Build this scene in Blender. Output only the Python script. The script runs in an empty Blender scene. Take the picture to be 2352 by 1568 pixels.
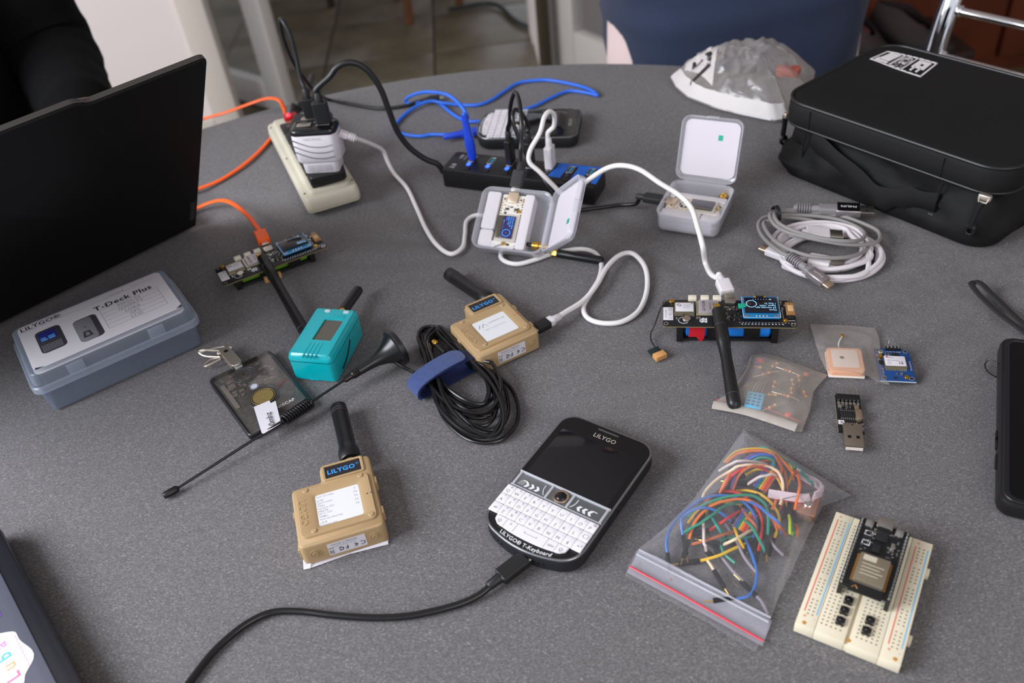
import bpy, math, random
from mathutils import Matrix, Vector, noise as mnoise
random.seed(7)
SC = bpy.context.scene
COL = SC.collection
R = math.radians
# ------------------------------------------------------------------ camera
F_PX, PITCH, ROLL, CAM_H = 1986.0, R(39.84), R(-7.18), 0.451
FW = Vector((0, math.cos(PITCH), -math.sin(PITCH)))
_rt = Vector((1, 0, 0)); _up = _rt.cross(FW)
RT = math.cos(ROLL) * _rt + math.sin(ROLL) * _up
UP = -math.sin(ROLL) * _rt + math.cos(ROLL) * _up
cam = bpy.data.cameras.new('camera')
cam.sensor_width = 36.0; cam.sensor_fit = 'HORIZONTAL'
cam.lens = F_PX / 2352 * 36
cam.clip_start = 0.02; cam.clip_end = 60
cam.dof.use_dof = True; cam.dof.focus_distance = 0.63; cam.dof.aperture_fstop = 7.0
camo = bpy.data.objects.new('camera', cam); COL.objects.link(camo)
mw = Matrix((RT, UP, -FW)).transposed().to_4x4(); mw.translation = (0, 0, CAM_H)
camo.matrix_world = mw
SC.camera = camo
# ------------------------------------------------------------------ light
SC.view_settings.view_transform = 'Standard'
SC.view_settings.look = 'None'
SC.view_settings.gamma = 1.0
SC.view_settings.exposure = 0.0
SC.view_settings.use_curve_mapping = False
SC.cycles.max_bounces = 12
SC.cycles.transparent_max_bounces = 24
SC.cycles.use_denoising = True
w = bpy.data.worlds.new('daylight'); SC.world = w; w.use_nodes = True
bg = w.node_tree.nodes['Background']
bg.inputs[0].default_value = (0.86, 0.90, 1.0, 1); bg.inputs[1].default_value = 0.85

def area(name, loc, target, sx, sy, power, col):
    l = bpy.data.lights.new(name, 'AREA'); l.shape = 'RECTANGLE'; l.size = sx; l.size_y = sy
    l.energy = power; l.color = col
    o = bpy.data.objects.new(name, l); COL.objects.link(o); o.location = loc
    d = Vector(target) - Vector(loc); o.rotation_euler = d.to_track_quat('-Z', 'Y').to_euler()
    return o
area('window_daylight', (-1.3, 0.12, 0.85), (0.0, 0.5, 0.0), 0.9, 0.75, 36, (0.88, 0.92, 1.0))
area('warm_fill', (0.9, -1.6, 1.35), (0.1, 0.7, 0.0), 1.4, 1.1, 13, (1.0, 0.93, 0.88))  # warm fill light added behind the viewer, not a real doorway

area('wall_fill', (-2.9, 1.0, 1.0), (-1.3, 2.6, -0.1), 1.2, 1.2, 40, (1.0, 0.94, 0.92))  # added lamp that brightens the white back wall, no window behind it

# ------------------------------------------------------------------ pixel rays onto real planes (all lengths in millimetres)
def ray(px, py):
    return FW * F_PX + RT * (px - 1176) - UP * (py - 784)
def at(px, py, z=0.0):
    d = ray(px, py); k = (z / 1000 - CAM_H) / d.z
    return Vector((d.x * k * 1000, d.y * k * 1000, z))
def aty(px, py, Y):
    d = ray(px, py); k = Y / d.y
    return Vector((d.x * k, Y, CAM_H * 1000 + d.z * k))
def W(p):
    if isinstance(p, Vector): return p
    return at(*p) if len(p) == 3 else aty(p[0], p[1], p[3])

# ------------------------------------------------------------------ materials
def lin(c):
    return tuple(((v / 255) / 12.92 if v <= 10 else ((v / 255 + 0.055) / 1.055) ** 2.4) for v in c)
MC = {}
def M(name, rgb, rough=0.5, metal=0.0, spec=0.5, alpha=1.0, trans=0.0, emit=0.0, noise=None, bump=None, sheen=0.0, coat=0.0):
    if name in MC: return MC[name]
    m = bpy.data.materials.new(name); m.use_nodes = True
    nt = m.node_tree; b = nt.nodes['Principled BSDF']; c = lin(rgb) + (1,)
    b.inputs['Base Color'].default_value = c
    b.inputs['Roughness'].default_value = rough; b.inputs['Metallic'].default_value = metal
    b.inputs['Specular IOR Level'].default_value = spec; b.inputs['Alpha'].default_value = alpha
    b.inputs['Transmission Weight'].default_value = trans
    b.inputs['Sheen Weight'].default_value = sheen; b.inputs['Coat Weight'].default_value = coat
    if emit:
        b.inputs['Emission Color'].default_value = c; b.inputs['Emission Strength'].default_value = emit
    if noise or bump:
        tc = nt.nodes.new('ShaderNodeTexCoord')
    if noise:
        n = nt.nodes.new('ShaderNodeTexNoise'); n.inputs['Scale'].default_value = noise[0]; n.inputs['Detail'].default_value = 5
        nt.links.new(tc.outputs['Object'], n.inputs['Vector'])
        r = nt.nodes.new('ShaderNodeMapRange'); r.inputs[1].default_value = .3; r.inputs[2].default_value = .7
        r.inputs[3].default_value = 1 - noise[1]; r.inputs[4].default_value = 1 + noise[1]
        nt.links.new(n.outputs[0], r.inputs[0])
        x = nt.nodes.new('ShaderNodeMix'); x.data_type = 'RGBA'; x.blend_type = 'MULTIPLY'; x.inputs[0].default_value = 1
        x.inputs[6].default_value = c; nt.links.new(r.outputs[0], x.inputs[7]); nt.links.new(x.outputs[2], b.inputs['Base Color'])
    if bump:
        n2 = nt.nodes.new('ShaderNodeTexNoise'); n2.inputs['Scale'].default_value = bump[0]; n2.inputs['Detail'].default_value = 3
        nt.links.new(tc.outputs['Object'], n2.inputs['Vector'])
        bp = nt.nodes.new('ShaderNodeBump'); bp.inputs['Strength'].default_value = bump[1]; bp.inputs['Distance'].default_value = bump[2] / 1000
        nt.links.new(n2.outputs[0], bp.inputs['Height']); nt.links.new(bp.outputs[0], b.inputs['Normal'])
    MC[name] = m
    return m
def film(name, rgb, body, edge, rough=0.2, crinkle=(90, .6, 1.5)):
    """clear or milky plastic sheet: a transparent sheet under a thin glossy skin, denser at grazing angles"""
    if name in MC: return MC[name]
    m = bpy.data.materials.new(name); m.use_nodes = True
    nt = m.node_tree; b = nt.nodes['Principled BSDF']; out = nt.nodes['Material Output']
    b.inputs['Base Color'].default_value = lin(rgb) + (1,); b.inputs['Roughness'].default_value = rough
    t = nt.nodes.new('ShaderNodeBsdfTransparent'); mx = nt.nodes.new('ShaderNodeMixShader')
    lw = nt.nodes.new('ShaderNodeLayerWeight'); lw.inputs[0].default_value = .35
    r = nt.nodes.new('ShaderNodeMapRange'); r.inputs[3].default_value = body; r.inputs[4].default_value = edge
    nt.links.new(lw.outputs['Facing'], r.inputs[0]); nt.links.new(r.outputs[0], mx.inputs[0])
    gl = nt.nodes.new('ShaderNodeBsdfGlossy'); gl.inputs['Roughness'].default_value = rough * .7; fr = nt.nodes.new('ShaderNodeLayerWeight'); fr.inputs[0].default_value = .5; pw_ = nt.nodes.new('ShaderNodeMath'); pw_.operation = 'POWER'; pw_.inputs[1].default_value = 4.0; nt.links.new(fr.outputs['Facing'], pw_.inputs[0]); sc_ = nt.nodes.new('ShaderNodeMapRange'); sc_.inputs[3].default_value = .05; sc_.inputs[4].default_value = .9; nt.links.new(pw_.outputs[0], sc_.inputs[0])
    m1 = nt.nodes.new('ShaderNodeMixShader'); nt.links.new(sc_.outputs[0], m1.inputs[0]); nt.links.new(t.outputs[0], m1.inputs[1]); nt.links.new(gl.outputs[0], m1.inputs[2])
    nt.links.new(m1.outputs[0], mx.inputs[1]); nt.links.new(b.outputs[0], mx.inputs[2]); nt.links.new(mx.outputs[0], out.inputs[0])
    if crinkle:
        tc = nt.nodes.new('ShaderNodeTexCoord'); n2 = nt.nodes.new('ShaderNodeTexNoise'); n2.inputs['Scale'].default_value = crinkle[0]
        n2.inputs['Detail'].default_value = 2; n2.inputs['Distortion'].default_value = .6
        nt.links.new(tc.outputs['Object'], n2.inputs['Vector'])
        bp = nt.nodes.new('ShaderNodeBump'); bp.inputs['Strength'].default_value = crinkle[1]; bp.inputs['Distance'].default_value = crinkle[2] / 1000
        nt.links.new(n2.outputs[0], bp.inputs['Height']); nt.links.new(bp.outputs[0], b.inputs['Normal'])
        nt.links.new(bp.outputs[0], lw.inputs['Normal']); nt.links.new(bp.outputs[0], gl.inputs['Normal']); nt.links.new(bp.outputs[0], fr.inputs['Normal'])
    MC[name] = m
    return m

# ------------------------------------------------------------------ mesh builder (millimetres)
_TXT = {}
def _text_mesh(body, bold, ext=0.0):
    k = (body, bold, ext)
    if k not in _TXT:
        cu = bpy.data.curves.new('t', 'FONT'); cu.body = body; cu.size = 1.0; cu.resolution_u = 2
        cu.offset = bold; cu.fill_mode = 'BOTH' if ext else 'FRONT'; cu.extrude = ext; cu.space_character = 1 + 3.2 * bold
        o = bpy.data.objects.new('t', cu); me = bpy.data.meshes.new_from_object(o)
        vs = [v.co.copy() for v in me.vertices]; fs = [tuple(p.vertices) for p in me.polygons]
        bpy.data.objects.remove(o); bpy.data.curves.remove(cu); bpy.data.meshes.remove(me)
        _TXT[k] = (vs, fs)
    return _TXT[k]
class MB:
    def __init__(s, T=None):
        s.v = []; s.f = []; s.m = []; s.T = T; s.mi = 0
    def add(s, vs, fs, T=None):
        o = len(s.v)
        for p in vs:
            p = Vector(p)
            if T is not None: p = T @ p
            if s.T is not None: p = s.T @ p
            s.v.append(p)
        for f in fs:
            s.f.append([i + o for i in f]); s.m.append(s.mi)
        return s
    def prism(s, out, prof, T=None, capb=True, capt=True):
        n = len(out); vs = []; fs = []
        nr = normals(out)
        for ins, z in prof:
            for (x, y), (nx, ny) in zip(out, nr): vs.append((x - nx * ins, y - ny * ins, z))
        for k in range(len(prof) - 1):
            for i in range(n):
                j = (i + 1) % n; fs.append((k * n + i, k * n + j, (k + 1) * n + j, (k + 1) * n + i))
        if capb: fs.append(tuple(range(n - 1, -1, -1)))
        if capt: b = (len(prof) - 1) * n; fs.append(tuple(range(b, b + n)))
        return s.add(vs, fs, T)
    def box(s, x0, y0, z0, x1, y1, z1, b=0.0, T=None):
        if b <= 0:
            vs = [(x0, y0, z0), (x1, y0, z0), (x1, y1, z0), (x0, y1, z0), (x0, y0, z1), (x1, y0, z1), (x1, y1, z1), (x0, y1, z1)]
            return s.add(vs, [(3, 2, 1, 0), (4, 5, 6, 7), (0, 1, 5, 4), (1, 2, 6, 5), (2, 3, 7, 6), (3, 0, 4, 7)], T)
        o = rr(x1 - x0, y1 - y0, b * 1.01, 2, (x0 + x1) / 2, (y0 + y1) / 2)
        return s.prism(o, [(b, z0), (b * .3, z0 + b * .3), (0, z0 + b), (0, z1 - b), (b * .3, z1 - b * .3), (b, z1)], T)
    def rbox(s, x0, y0, z0, x1, y1, z1, r, b=0.5, T=None, n=5):
        o = rr(x1 - x0, y1 - y0, r, n, (x0 + x1) / 2, (y0 + y1) / 2)
        return s.prism(o, [(b, z0), (b * .3, z0 + b * .3), (0, z0 + b), (0, z1 - b), (b * .3, z1 - b * .3), (b, z1)], T)
    def ring(s, out, inn, z0, z1, b=0.4, T=None):
        n = len(out); no = normals(out); ni = normals(inn); vs = []; fs = []
        def loop(o, nr, ins, z): vs.extend([(x - a * ins, y - c * ins, z) for (x, y), (a, c) in zip(o, nr)])
        loop(out, no, 0, z0); loop(out, no, 0, z1 - b); loop(out, no, b, z1)
        loop(inn, ni, -b, z1); loop(inn, ni, 0, z1 - b); loop(inn, ni, 0, z0)
        for k in range(6):
            q = (k + 1) % 6
            for i in range(n):
                j = (i + 1) % n; fs.append((k * n + i, k * n + j, q * n + j, q * n + i))
        return s.add(vs, fs, T)
    def cyl(s, x, y, z0, z1, r, n=16, b=0.0, r1=None, T=None):
        r1 = r if r1 is None else r1
        p = [(r, z0), (r1, z1)] if b <= 0 else [(r - b, z0), (r, z0 + b), (r1, z1 - b), (r1 - b, z1)]
        return s.lathe(p, n, (T or Matrix()) @ Matrix.Translation((x, y, 0)))
    def lathe(s, prof, n=20, T=None, caps=True):
        vs = []; fs = []
        for r, z in prof:
            for i in range(n):
                a = 2 * math.pi * i / n; vs.append((r * math.cos(a), r * math.sin(a), z))
        for k in range(len(prof) - 1):
            for i in range(n):
                j = (i + 1) % n; fs.append((k * n + i, k * n + j, (k + 1) * n + j, (k + 1) * n + i))
        if caps:
            fs.append(tuple(range(n - 1, -1, -1))); b = (len(prof) - 1) * n; fs.append(tuple(range(b, b + n)))
        return s.add(vs, fs, T)
    def tube(s, pts, r, n=8, closed=False, T=None, flat=None):
        """round tube (or flat = (half width, half height) strip of oval section with level width)"""
        P = [Vector(p) for p in pts]; L = len(P); vs = []; fs = []
        prev = None
        for i, p in enumerate(P):
            if closed: t = P[(i + 1) % L] - P[i - 1]
            else: t = P[min(i + 1, L - 1)] - P[max(i - 1, 0)]
            if t.length < 1e-9: t = Vector((0, 0, 1))
            t.normalize()
            if flat:
                a = Vector((0, 0, 1)).cross(t)
                if a.length < .15 and prev is not None: a = prev - t * prev.dot(t)
                if a.length < 1e-6: a = Vector((1, 0, 0))
            elif prev is None:
                a = t.cross(Vector((0, 0, 1)))
                if a.length < .1: a = t.cross(Vector((1, 0, 0)))
            else:
                a = prev - t * prev.dot(t)
                if a.length < 1e-6: a = t.cross(Vector((0, 0, 1)))
            a.normalize(); prev = a; b = t.cross(a)
            rr_ = r[i] if isinstance(r, (list, tuple)) else r
            for k in range(n):
                an = 2 * math.pi * k / n
                if flat: q = p + a * (flat[0] * math.cos(an)) + b * (flat[1] * math.sin(an))
                else: q = p + (a * math.cos(an) + b * math.sin(an)) * rr_
                vs.append(q)
        m = L if closed else L - 1
        for i in range(m):
            i2 = (i + 1) % L
            for k in range(n):
                k2 = (k + 1) % n; fs.append((i * n + k, i * n + k2, i2 * n + k2, i2 * n + k))
        if not closed:
            fs.append(tuple(range(n - 1, -1, -1))); b0 = (L - 1) * n; fs.append(tuple(range(b0, b0 + n)))
        return s.add(vs, fs, T)
    def text(s, body, size, T, bold=0.0, align='C', ext=0.0):
        vs, fs = _text_mesh(body, bold, ext)
        if not vs: return s
        xs = [v.x for v in vs]; ys = [v.y for v in vs]
        ox = (min(xs) + max(xs)) / 2 if align == 'C' else min(xs)
        oy = 0.35
        return s.add([((v.x - ox) * size, (v.y - oy) * size, v.z * size) for v in vs], fs, T)
    def quad(s, a, b, c, d, T=None):
        return s.add([a, b, c, d], [(0, 1, 2, 3)], T)
    def slab(s, pts, z0, z1, T=None):
        return s.prism(pts, [(0, z0), (0, z1)], T)
    def grid(s, fn, nu, nv, T=None, closeu=False):
        vs = []; fs = []
        for j in range(nv + 1):
            for i in range(nu + (0 if closeu else 1)): vs.append(fn(i / nu, j / nv))
        w_ = nu if closeu else nu + 1
        for j in range(nv):
            for i in range(nu):
                i2 = (i + 1) % w_; fs.append((j * w_ + i, j * w_ + i2, (j + 1) * w_ + i2, (j + 1) * w_ + i))
        return s.add(vs, fs, T)
    def mesh(s, name, mats, inv=None, sharp=38):
        me = bpy.data.meshes.new(name)
        if inv is not None: vs = [inv @ v for v in s.v]
        else: vs = s.v
        me.from_pydata([(v[0] / 1000, v[1] / 1000, v[2] / 1000) for v in vs], [], s.f)
        for m in (mats if isinstance(mats, (list, tuple)) else [mats]): me.materials.append(m)
        me.polygons.foreach_set('material_index', s.m)
        me.polygons.foreach_set('use_smooth', [True] * len(me.polygons))
        me.update()
        me.set_sharp_from_angle(angle=R(sharp))
        return me
    def build(s, name, mats, parent=None, world=False, sharp=38):
        inv = None
        if world and parent is not None: inv = INV[root_of(parent).name]
        o = bpy.data.objects.new(name, s.mesh(name, mats, inv, sharp)); COL.objects.link(o)
        if parent is not None: o.parent = parent
        return o
INV = {}
def root_of(o):
    while o.parent is not None: o = o.parent
    return o
def normals(out):
    n = len(out); res = []
    for i in range(n):
        x0, y0 = out[i - 1]; x1, y1 = out[i]; x2, y2 = out[(i + 1) % n]
        ax, ay = y1 - y0, -(x1 - x0); bx, by = y2 - y1, -(x2 - x1)
        la = math.hypot(ax, ay) or 1; lb = math.hypot(bx, by) or 1
        ax /= la; ay /= la; bx /= lb; by /= lb
        sx, sy = ax + bx, ay + by; l = math.hypot(sx, sy) or 1; sx /= l; sy /= l
        c = max(.35, sx * ax + sy * ay); res.append((sx / c, sy / c))
    return res
def rr(w, d, r, n=5, cx=0.0, cy=0.0):
    p = []
    for qx, qy, a0 in ((1, -1, -90), (1, 1, 0), (-1, 1, 90), (-1, -1, 180)):
        for k in range(n + 1):
            a = R(a0 + 90 * k / n); p.append((cx + qx * (w / 2 - r) + r * math.cos(a), cy + qy * (d / 2 - r) + r * math.sin(a)))
    return p
def fillet(pts, r, n=4):
    out = []; L = len(pts)
    for i in range(L):
        p = Vector(pts[i]); a = (Vector(pts[i - 1]) - p).normalized(); b = (Vector(pts[(i + 1) % L]) - p).normalized()
        rad = r[i] if isinstance(r, (list, tuple)) else r
        for k in range(n + 1):
            t = k / n; out.append(tuple((p + a * rad) * (1 - t) ** 2 + p * 2 * t * (1 - t) + (p + b * rad) * t * t))
    return out
def spline(pts, k=8, closed=False):
    P = [Vector(p) for p in pts]; L = len(P); out = []
    for i in range(L if closed else L - 1):
        if closed: a, b, c, d = P[i - 1], P[i], P[(i + 1) % L], P[(i + 2) % L]
        else: a, b, c, d = P[max(i - 1, 0)], P[i], P[i + 1], P[min(i + 2, L - 1)]
        for j in range(k):
            t = j / k
            out.append(.5 * ((2 * b) + (c - a) * t + (2 * a - 5 * b + 4 * c - d) * t * t + (3 * b - a - 3 * c + d) * t ** 3))
    if not closed: out.append(P[-1])
    return out
def TR(x=0, y=0, z=0, rz=0, rx=0, ry=0):
    return Matrix.Translation((x, y, z)) @ Matrix.Rotation(R(rz), 4, 'Z') @ Matrix.Rotation(R(ry), 4, 'Y') @ Matrix.Rotation(R(rx), 4, 'X')
def aim(p, d, up=(0, 0, 1)):
    """frame at p whose +z runs along d and whose +y leans to up"""
    z = Vector(d).normalized(); u = Vector(up); y = u - z * u.dot(z)
    if y.length < 1e-5: y = Vector((0, 1, 0)) - z * z.y
    y.normalize(); x = y.cross(z)
    m = Matrix((x, y, z)).transposed().to_4x4(); m.translation = Vector(p); return m
def tag(o, label, cat, group=None):
    o['label'] = label; o['category'] = cat
    if group: o['group'] = group
    return o
K24 = [2 * math.pi * q / 24 for q in range(24)]; k24 = K24
def thing(name, label, cat, x=0, y=0, z=0, yaw=0, group=None, T=None):
    o = bpy.data.objects.new(name, None); o.empty_display_size = .02; COL.objects.link(o)
    m = T if T is not None else TR(x, y, z, yaw)
    mm = m.copy(); mm.translation = m.translation / 1000
    o.matrix_world = mm; INV[o.name] = m.inverted()
    return tag(o, label, cat, group)
def struct(o):
    o['kind'] = 'structure'; return o
def copy_tree(o, parent=None):
    c = o.copy(); COL.objects.link(c)
    if parent is not None: c.parent = parent
    for ch in o.children: copy_tree(ch, c)
    return c
def piece(name, me, parent, x, y, z, rz=0):
    o = bpy.data.objects.new(name, me); COL.objects.link(o); o.parent = parent
    o.location = (x / 1000, y / 1000, z / 1000); o.rotation_euler = (0, 0, R(rz)); return o
def cable(name, label, cat, pts, r, m, k=8, group=None, n=8, flat=None):
    P = spline([W(p) for p in pts], k); b = MB(); b.tube(P, r, n, flat=flat)
    o = thing(name, label, cat, P[0].x, P[0].y, 0, 0, group)
    b.build('cord', m, o, world=True)
    return o

# ------------------------------------------------------------------ palette
BLK = M('black_plastic', (22, 22, 23), .45)
BLKM = M('black_matte', (17, 17, 18), .62, bump=(900, .15, .2))
BLKG = M('black_gloss', (10, 10, 12), .12)
RUB = M('black_rubber', (20, 20, 21), .38)
WHT = M('white_plastic', (216, 211, 213), .42)
WCAB = M('white_cable_skin', (232, 228, 226), .45)
STEEL = M('plated_steel', (200, 196, 188), .28, metal=1)
DSTEEL = M('dull_tin', (176, 168, 152), .42, metal=1)
GOLD = M('gold_plate', (222, 178, 84), .25, metal=1)
CHROME = M('chrome', (235, 235, 238), .06, metal=1)
PAPER = M('white_label', (216, 213, 219), .6)
INK = M('black_ink', (25, 25, 28), .6)
GREYINK = M('grey_ink', (138, 136, 142), .6)
PCBK = M('black_circuit_board', (18, 19, 22), .42)
PCBE = M('board_edge', (120, 105, 70), .6)
SOLD = M('solder', (205, 205, 200), .3, metal=1)
SILK = M('white_silkscreen', (215, 215, 220), .6)
CHIP = M('chip_epoxy', (26, 26, 28), .5)
WINK = M('white_ink', (225, 225, 228), .5)
BLUINK = M('blue_ink', (52, 150, 232), .5)
BRASSP = M('pin_header_plastic', (15, 15, 16), .5)
# ================================================================== the room
FLOOR_Z = -740
SLATE = M('slate_floor_tile', (104, 94, 74), .34, noise=(9, .28), bump=(40, .25, 1.2))
GROUT = M('dark_grout', (62, 56, 46), .8)
WALLW = M('white_wall_plaster', (226, 216, 214), .85, bump=(260, .3, .8))
CEILM = M('ceiling_paint', (225, 222, 218), .9)
FRAMEW = M('cream_painted_wood', (214, 205, 196), .5)
LEAFW = M('white_painted_door', (206, 202, 198), .42)
BROWN = M('red_brown_wood', (98, 44, 20), .55, noise=(7, .25))
b = MB(); b.box(-3200, -2600, FLOOR_Z - 60, 3200, 6400, FLOOR_Z - 5)
floor = struct(b.build('floor', GROUT))
tb = MB(); tb.box(-196, -196, -6, 196, 196, 0, 1.6)
tile = tb.mesh('tile', SLATE)
for i in range(-7, 8):
    for j in range(-1, 15):
        o = bpy.data.objects.new('tile', tile); COL.objects.link(o); o.parent = floor
        o.location = (i * .4 + .05, j * .4 + .12, (FLOOR_Z + random.uniform(-.8, .8)) / 1000)
def wall(name, a, m=WALLW):
    b = MB(); b.box(*a); return struct(b.build(name, m))
wall('wall_back', (-3200, 2600, FLOOR_Z, -800, 2720, 1900))
wall('wall_back_right', (208, 3080, FLOOR_Z, 3200, 3200, 1900))
wall('wall_pier', (212, 2605, FLOOR_Z, 300, 3100, 1900))
wall('wall_back_lintel', (-800, 2600, 1330, 212, 2720, 1900))
wall('wall_right', (3200, -2600, FLOOR_Z, 3300, 3200, 1900))
wall('wall_patio', (-3200, 6200, FLOOR_Z, 150, 6400, 1900), M('patio_wall', (92, 92, 84), .8))
wall('ceiling', (-3300, -1400, 1900, 3300, 3200, 1990), CEILM)
b = MB(); b.box(-3300, 3200, 1700, 3300, 4100, 1790); struct(b.build('ceiling_patio', M('porch_roof', (70, 66, 60), .8)))
b = MB(); b.box(-838, 2585, FLOOR_Z, -757, 2640, 1335, 4); struct(b.build('trim_1', FRAMEW))
b = MB(); b.box(200, 2560, FLOOR_Z, 228, 2700, 1335, 3); struct(b.build('trim_2', M('dark_olive_jamb', (62, 56, 38), .6)))
b = MB(); b.box(-757, 2560, 1250, 200, 2740, 1335, 4); struct(b.build('trim_3', FRAMEW))
b = MB(); b.box(-3200, 2584, FLOOR_Z, -838, 2602, FLOOR_Z + 80, 3); struct(b.build('baseboard_back', FRAMEW))
GLASS = film('window_glass', (235, 242, 240), .015, .12, .03, None)
def leaf(name, hx, hy, ang, wd, rail=102):
    """an open glazed door leaf, hinged at hx, hy"""
    T = TR(hx, hy, FLOOR_Z, ang)
    o = thing(name, 'x', 'x', T=T); del o['label'], o['category']
    struct(o)
    b = MB()
    for x0, x1 in ((0, 95), (wd - 95, wd)): b.box(x0, -20, 12, x1, 20, 2000, 3)
    for z0, z1 in ((10, rail), (1000, 1090), (1905, 2000)): b.box(95, -19, z0, wd - 95, 19, z1, 3)
    b.build('leaf_frame', LEAFW, o)
    for z0, z1 in ((rail, 1000), (1090, 1905)):
        b = MB(); b.box(90, -3, z0 - 5, wd - 90, 3, z1 + 5); b.build('pane', GLASS, o)
    b = MB(); b.box(wd - 70, -60, 1020, wd - 40, -20, 1050, 3); b.box(wd - 160, -64, 1026, wd - 40, -50, 1044, 4); b.build('door_handle', STEEL, o)
    return o
leaf('door_1', -1000, 3068, -42.5, 520)
leaf('door_2', 262, 2612, -60.5, 600, 236)
# ---- the brown cupboard behind the chair, two shoes on the floor before it
o = thing('cupboard', 'red-brown wooden cupboard standing behind the chrome chair', 'cupboard', 1830, 2560, FLOOR_Z, 0)
b = MB(); b.box(-900, -150, 0, 900, 150, 1500, 4); b.build('body', BROWN, o)
dm = MB(); dm.box(-292, -12, 20, 292, 10, 1440, 5); dmesh = dm.mesh('door', BROWN)
hm = MB(); hm.tube([(0, -12, 640), (0, -36, 650), (0, -36, 770), (0, -12, 780)], 5, 8); hmesh = hm.mesh('handle', DSTEEL)
for i in range(3):
    d = piece('door', dmesh, o, -600 + 600 * i, -158, 30); piece('handle', hmesh, d, 250 if i < 2 else -250, 0, 0)
SHOE = M('dark_shoe_cloth', (46, 34, 36), .8); SHOEL = M('rose_shoe_lining', (126, 78, 82), .8); SOLE = M('shoe_sole', (30, 26, 24), .7)
def shoe(name, label, x, y, yaw, z=FLOOR_Z):
    o = thing(name, label, 'shoe', x, y, z, yaw, 'shoes before the cupboard')
    ol = []
    for k in range(28):
        a = 2 * math.pi * k / 28; yy = math.sin(a); ol.append((math.cos(a) * (44 - 6 * (yy < 0)), yy * 135 - 6 * 0))
    b = MB(); b.prism(ol, [(2, 0), (0, 5), (0, 20), (3, 26)]); b.build('sole', SOLE, o)
    def up(u, v):
        a = 2 * math.pi * u; c, s_ = math.cos(a), math.sin(a); h = 30 + v * (62 - 40 * max(0, s_)); k = 1 - .45 * v ** 1.4
        return (c * 40 * k, s_ * (128 - v * 34) * (1 if s_ > 0 else 1 - .12 * v) - v * 22, h - 6)
    b = MB(); b.grid(up, 28, 6, closeu=True); b.build('upper', SHOE, o)
    b = MB(); b.prism([(x_ * .62, y_ * .55 - 26) for x_, y_ in ol], [(0, 40), (0, 44)]); b.build('lining', SHOEL, o)
o = thing('shoe_bench', 'low dark bench with two shoes on it, beside the red-brown cupboard', 'bench', 1080, 2200, FLOOR_Z, 0)
b = MB(); b.rbox(-190, -130, 205, 190, 130, 228, 8, 3); b.build('top', M('dark_bench_wood', (44, 26, 18), .6), o)
for sx in (-1, 1):
    for sy in (-1, 1): b = MB(); b.box(sx * 165 - 16, sy * 105 - 16, 0, sx * 165 + 16, sy * 105 + 16, 206, 3); b.build('leg', M('dark_bench_wood', (0, 0, 0)), o)
shoe('shoe', 'dark shoe with rose lining on the bench, nearer the chrome chair', 1135, 2180, -150, FLOOR_Z + 228)
shoe('shoe', 'dark shoe on the bench, half hidden behind the navy shirt', 1005, 2205, -165, FLOOR_Z + 228)
# ---- patio: a wooden stool whose legs show through the doorway, a dark hose
WOOD = M('brown_stool_wood', (112, 68, 36), .5, noise=(14, .2)); DWOOD = M('dark_stool_wood', (56, 46, 34), .5)
def stool(label, pts, m, wx, wy):
    cx = sum(p[0] for p in pts) / len(pts); cy = sum(p[1] for p in pts) / len(pts)
    o = thing('stool', label, 'stool', cx, cy, FLOOR_Z, 0)
    for x, y in pts:
        b = MB(); b.tube([(x - cx, y - cy, 0), ((x - cx) * .86, (y - cy) * .86, 440)], [17, 23], 10); b.build('leg', m, o)
    b = MB(); b.rbox(-wx, -wy, 436, wx, wy, 470, 40, 6); b.build('seat', m, o)
stool('brown wooden stool on the patio tiles beyond the doorway', [(-242, 3440), (-40, 3600), (-300, 3760), (-100, 3900)], WOOD, 240, 260)
stool('dark wooden stool on the patio, left of the brown stool', [(-578, 3770), (-900, 3800), (-560, 4080), (-880, 4100)], DWOOD, 210, 210)
cable('hose', 'dark hose lying across the patio tiles beyond the doorway', 'hose',
      [(1030, 22, -728), (1070, 15, -728), (1116, 8, -728), (1150, 16, -728), (1182, 46, -728), (1215, 62, -728), (1246, 68, -728), (1300, 90, -728)], 9, M('hose_rubber', (46, 48, 46), .5))
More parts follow.
